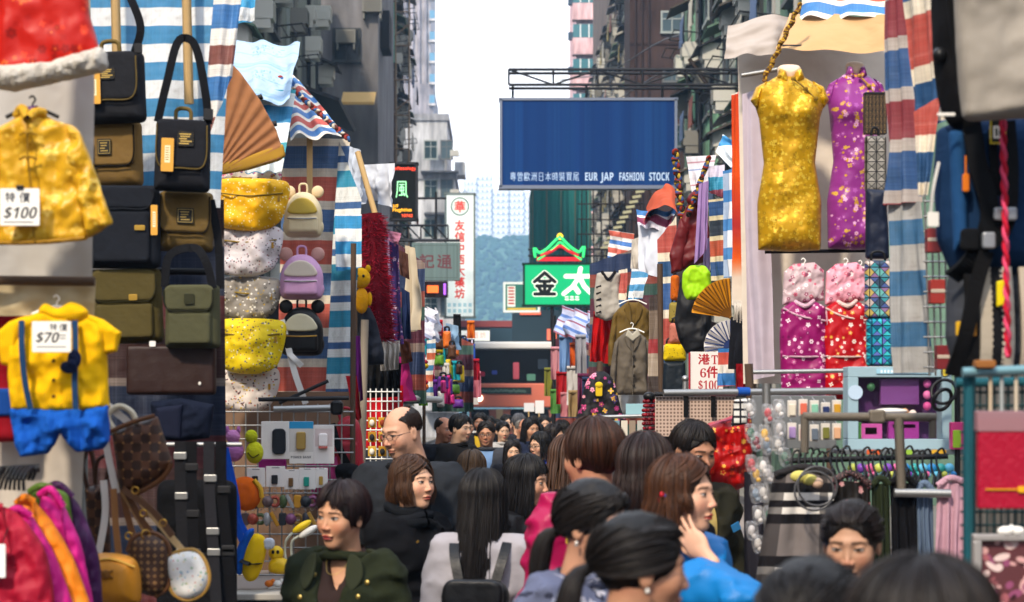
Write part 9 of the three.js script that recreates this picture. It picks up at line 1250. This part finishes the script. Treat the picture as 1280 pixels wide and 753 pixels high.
// ---- the middle and far crowd
const crowdM = (c) => cloth(c);
const MID = [
['brown haired woman seen from behind left of the magenta jacket', 708, 546, 9.5, 150, 0, { style: 'long', color: 0x2a1a12, tip: 0x5a3c28, len: 0.3, n: 300 }, 0x40303a, SK[2], {}],
['bald man in dark clothes behind the heavy man in the pullover', 553, 521, 19, 40, 1, { style: 'bald', color: 0x2a2018, n: 60 }, 0x17171c, 0xb87a58, {}],
['young man with thick black hair in a dark jacket, facing right', 573, 519, 18.5, 50, 1, { style: 'crop', color: 0x0d0b0b, tip: 0x1a1614, len: 0.04, fringe: 1, n: 300 }, 0x23201e, SK[1], {}],
['stout man with glasses and a grey jacket facing the camera', 608, 528, 20, -4, 1, { style: 'short', color: 0x1c1815, n: 260, hairline: 0.085 }, 0x3a3c42, 0xb07a58, { glasses: 2, full: 1, build: 1.15, top: { cut: 1.0, inner: cloth(0x6a88b0) } }],
['dark skinned man in an open black coat before the bus', 601, 517, 27, -10, 1, { style: 'short', color: 0x0c0a09, n: 200 }, 0x16161a, 0x7a4c34, { top: { cut: 1.0, inner: cloth(0xa88a20) } }],
['light brown haired woman seen from behind, in the middle of the crowd', 588, 564, 12, 160, 0, { style: 'long', color: 0x3a2818, tip: 0x7a5a38, len: 0.2, n: 260 }, 0x2c2c36, SK[1], {}],
['smiling woman with shoulder length dark hair facing the camera', 640, 551, 19, 10, 0, { style: 'long', color: 0x14100e, tip: 0x2a201c, len: 0.2, n: 280, part: 0.2 }, 0x1a1a20, SK[1], { lip: 0xb04038 }],
['woman with glasses, black hair and a cobalt blue top in the crowd', 678, 541, 17.5, -50, 0, { style: 'long', color: 0x0e0c0c, len: 0.2, n: 260, fringe: 0.8 }, 0x1a3a9a, SK[0], { glasses: 2 }],
['woman in pink and white stripes with dark hair at the crowd edge', 690, 531, 20, 60, 0, { style: 'long', color: 0x1c1412, len: 0.18, n: 220 }, 0xa84a60, SK[0], {}],
['woman with long black hair in a navy coat, far in the crowd', 662, 523, 22, 30, 0, { style: 'long', color: 0x0e0c0c, len: 0.3, n: 200 }, 0x20263a, SK[2], {}],
['elderly man with grey hair and a tan jacket, far in the crowd', 652, 526, 26, 20, 1, { style: 'short', color: 0x5a5650, tip: 0x8a8680, n: 180 }, 0x7a6a50, 0xb88464, {}],
['woman in a white top with black hair tied back, far in the crowd', 628, 527, 24, 15, 0, { style: 'tied', color: 0x100e0e, len: 0.2, n: 180 }, 0xa8a6a4, SK[1], {}],
['person in a black hooded jacket left of the woman in stripes', 671, 530, 23, 170, 1, { style: 'short', color: 0x0f0d0c, n: 200 }, 0x131316, SK[2], {}],
['man in a pale blue shirt under the bus headlight', 622, 525, 31, 0, 1, { style: 'short', color: 0x14110f, n: 150 }, 0x5a7a9a, 0xb07c5a, {}],
['woman with a red scarf far behind the stout man', 637, 523, 33, -20, 0, { style: 'long', color: 0x1a1412, len: 0.14, n: 140 }, 0x8a2a30, SK[0], {}],
['person in an ochre coat at the right crowd edge before the far stalls', 703, 526, 22, 190, 0, { style: 'long', color: 0x120f0e, len: 0.16, n: 150 }, 0x8a6a2a, SK[2], {}],
['man in a black and white checked shirt far left in the crowd', 585, 524, 29, 10, 1, { style: 'short', color: 0x120f0d, n: 140 }, 0x5a5a60, 0x9a6a4a, {}],
['tall person in dark clothes with a grey cap, deep in the crowd', 648, 518, 27, 180, 1, { style: 'short', color: 0x4a4a4e, n: 140 }, 0x222228, SK[2], {}],
['woman in a beige coat deep in the crowd', 665, 521, 28, 20, 0, { style: 'long', color: 0x1c1614, len: 0.15, n: 120 }, 0x9a8a70, SK[1], {}],
['person in a maroon coat deep in the crowd beside the beige coat', 680, 520, 29, 10, 0, { style: 'long', color: 0x100e0e, len: 0.12, n: 120 }, 0x5a1a22, SK[0], {}],
['man in a grey hooded top deep in the crowd', 613, 521, 30, -10, 1, { style: 'short', color: 0x100e0e, n: 120 }, 0x6a6a70, 0xa87452, {}],
['bareheaded bald man far off in the middle of the crowd', 658, 523, 25, -30, 1, { style: 'bald', color: 0x2a2420, n: 40 }, 0x2a2c34, 0xa86c4c, {}],
['person in a teal jacket deep in the crowd near the bus', 632, 519, 33, 30, 1, { style: 'short', color: 0x15110f, n: 100 }, 0x1a5a60, SK[1], {}],
['person in a white jacket deep in the crowd near the bus', 600, 520, 34, 0, 0, { style: 'long', color: 0x15110f, len: 0.1, n: 100 }, 0xb0aeaa, SK[1], {}],
['person in a brown coat deep in the crowd by the right stalls', 694, 521, 32, -20, 1, { style: 'short', color: 0x1c1512, n: 100 }, 0x4a3426, 0xa07050, {}],
];
for (const [label, px, top, d, yaw, male, hair, col, skin, x] of MID) person({ label, px, top, d, yaw, male, hair: { vol: 0.003, ...hair }, skin, lod: d > 15 ? 2 : 1, headYaw: 0, pitch: 4, glasses: x.glasses, full: x.full, build: x.build ?? 1, lip: x.lip, group: 'people in the market crowd', top_: { mat: crowdM(col), pad: 0.026, collar: 0.02, ...(x.top ?? {}) }, eyeOpen: 0.8 });
renderer.render(scene, camera);
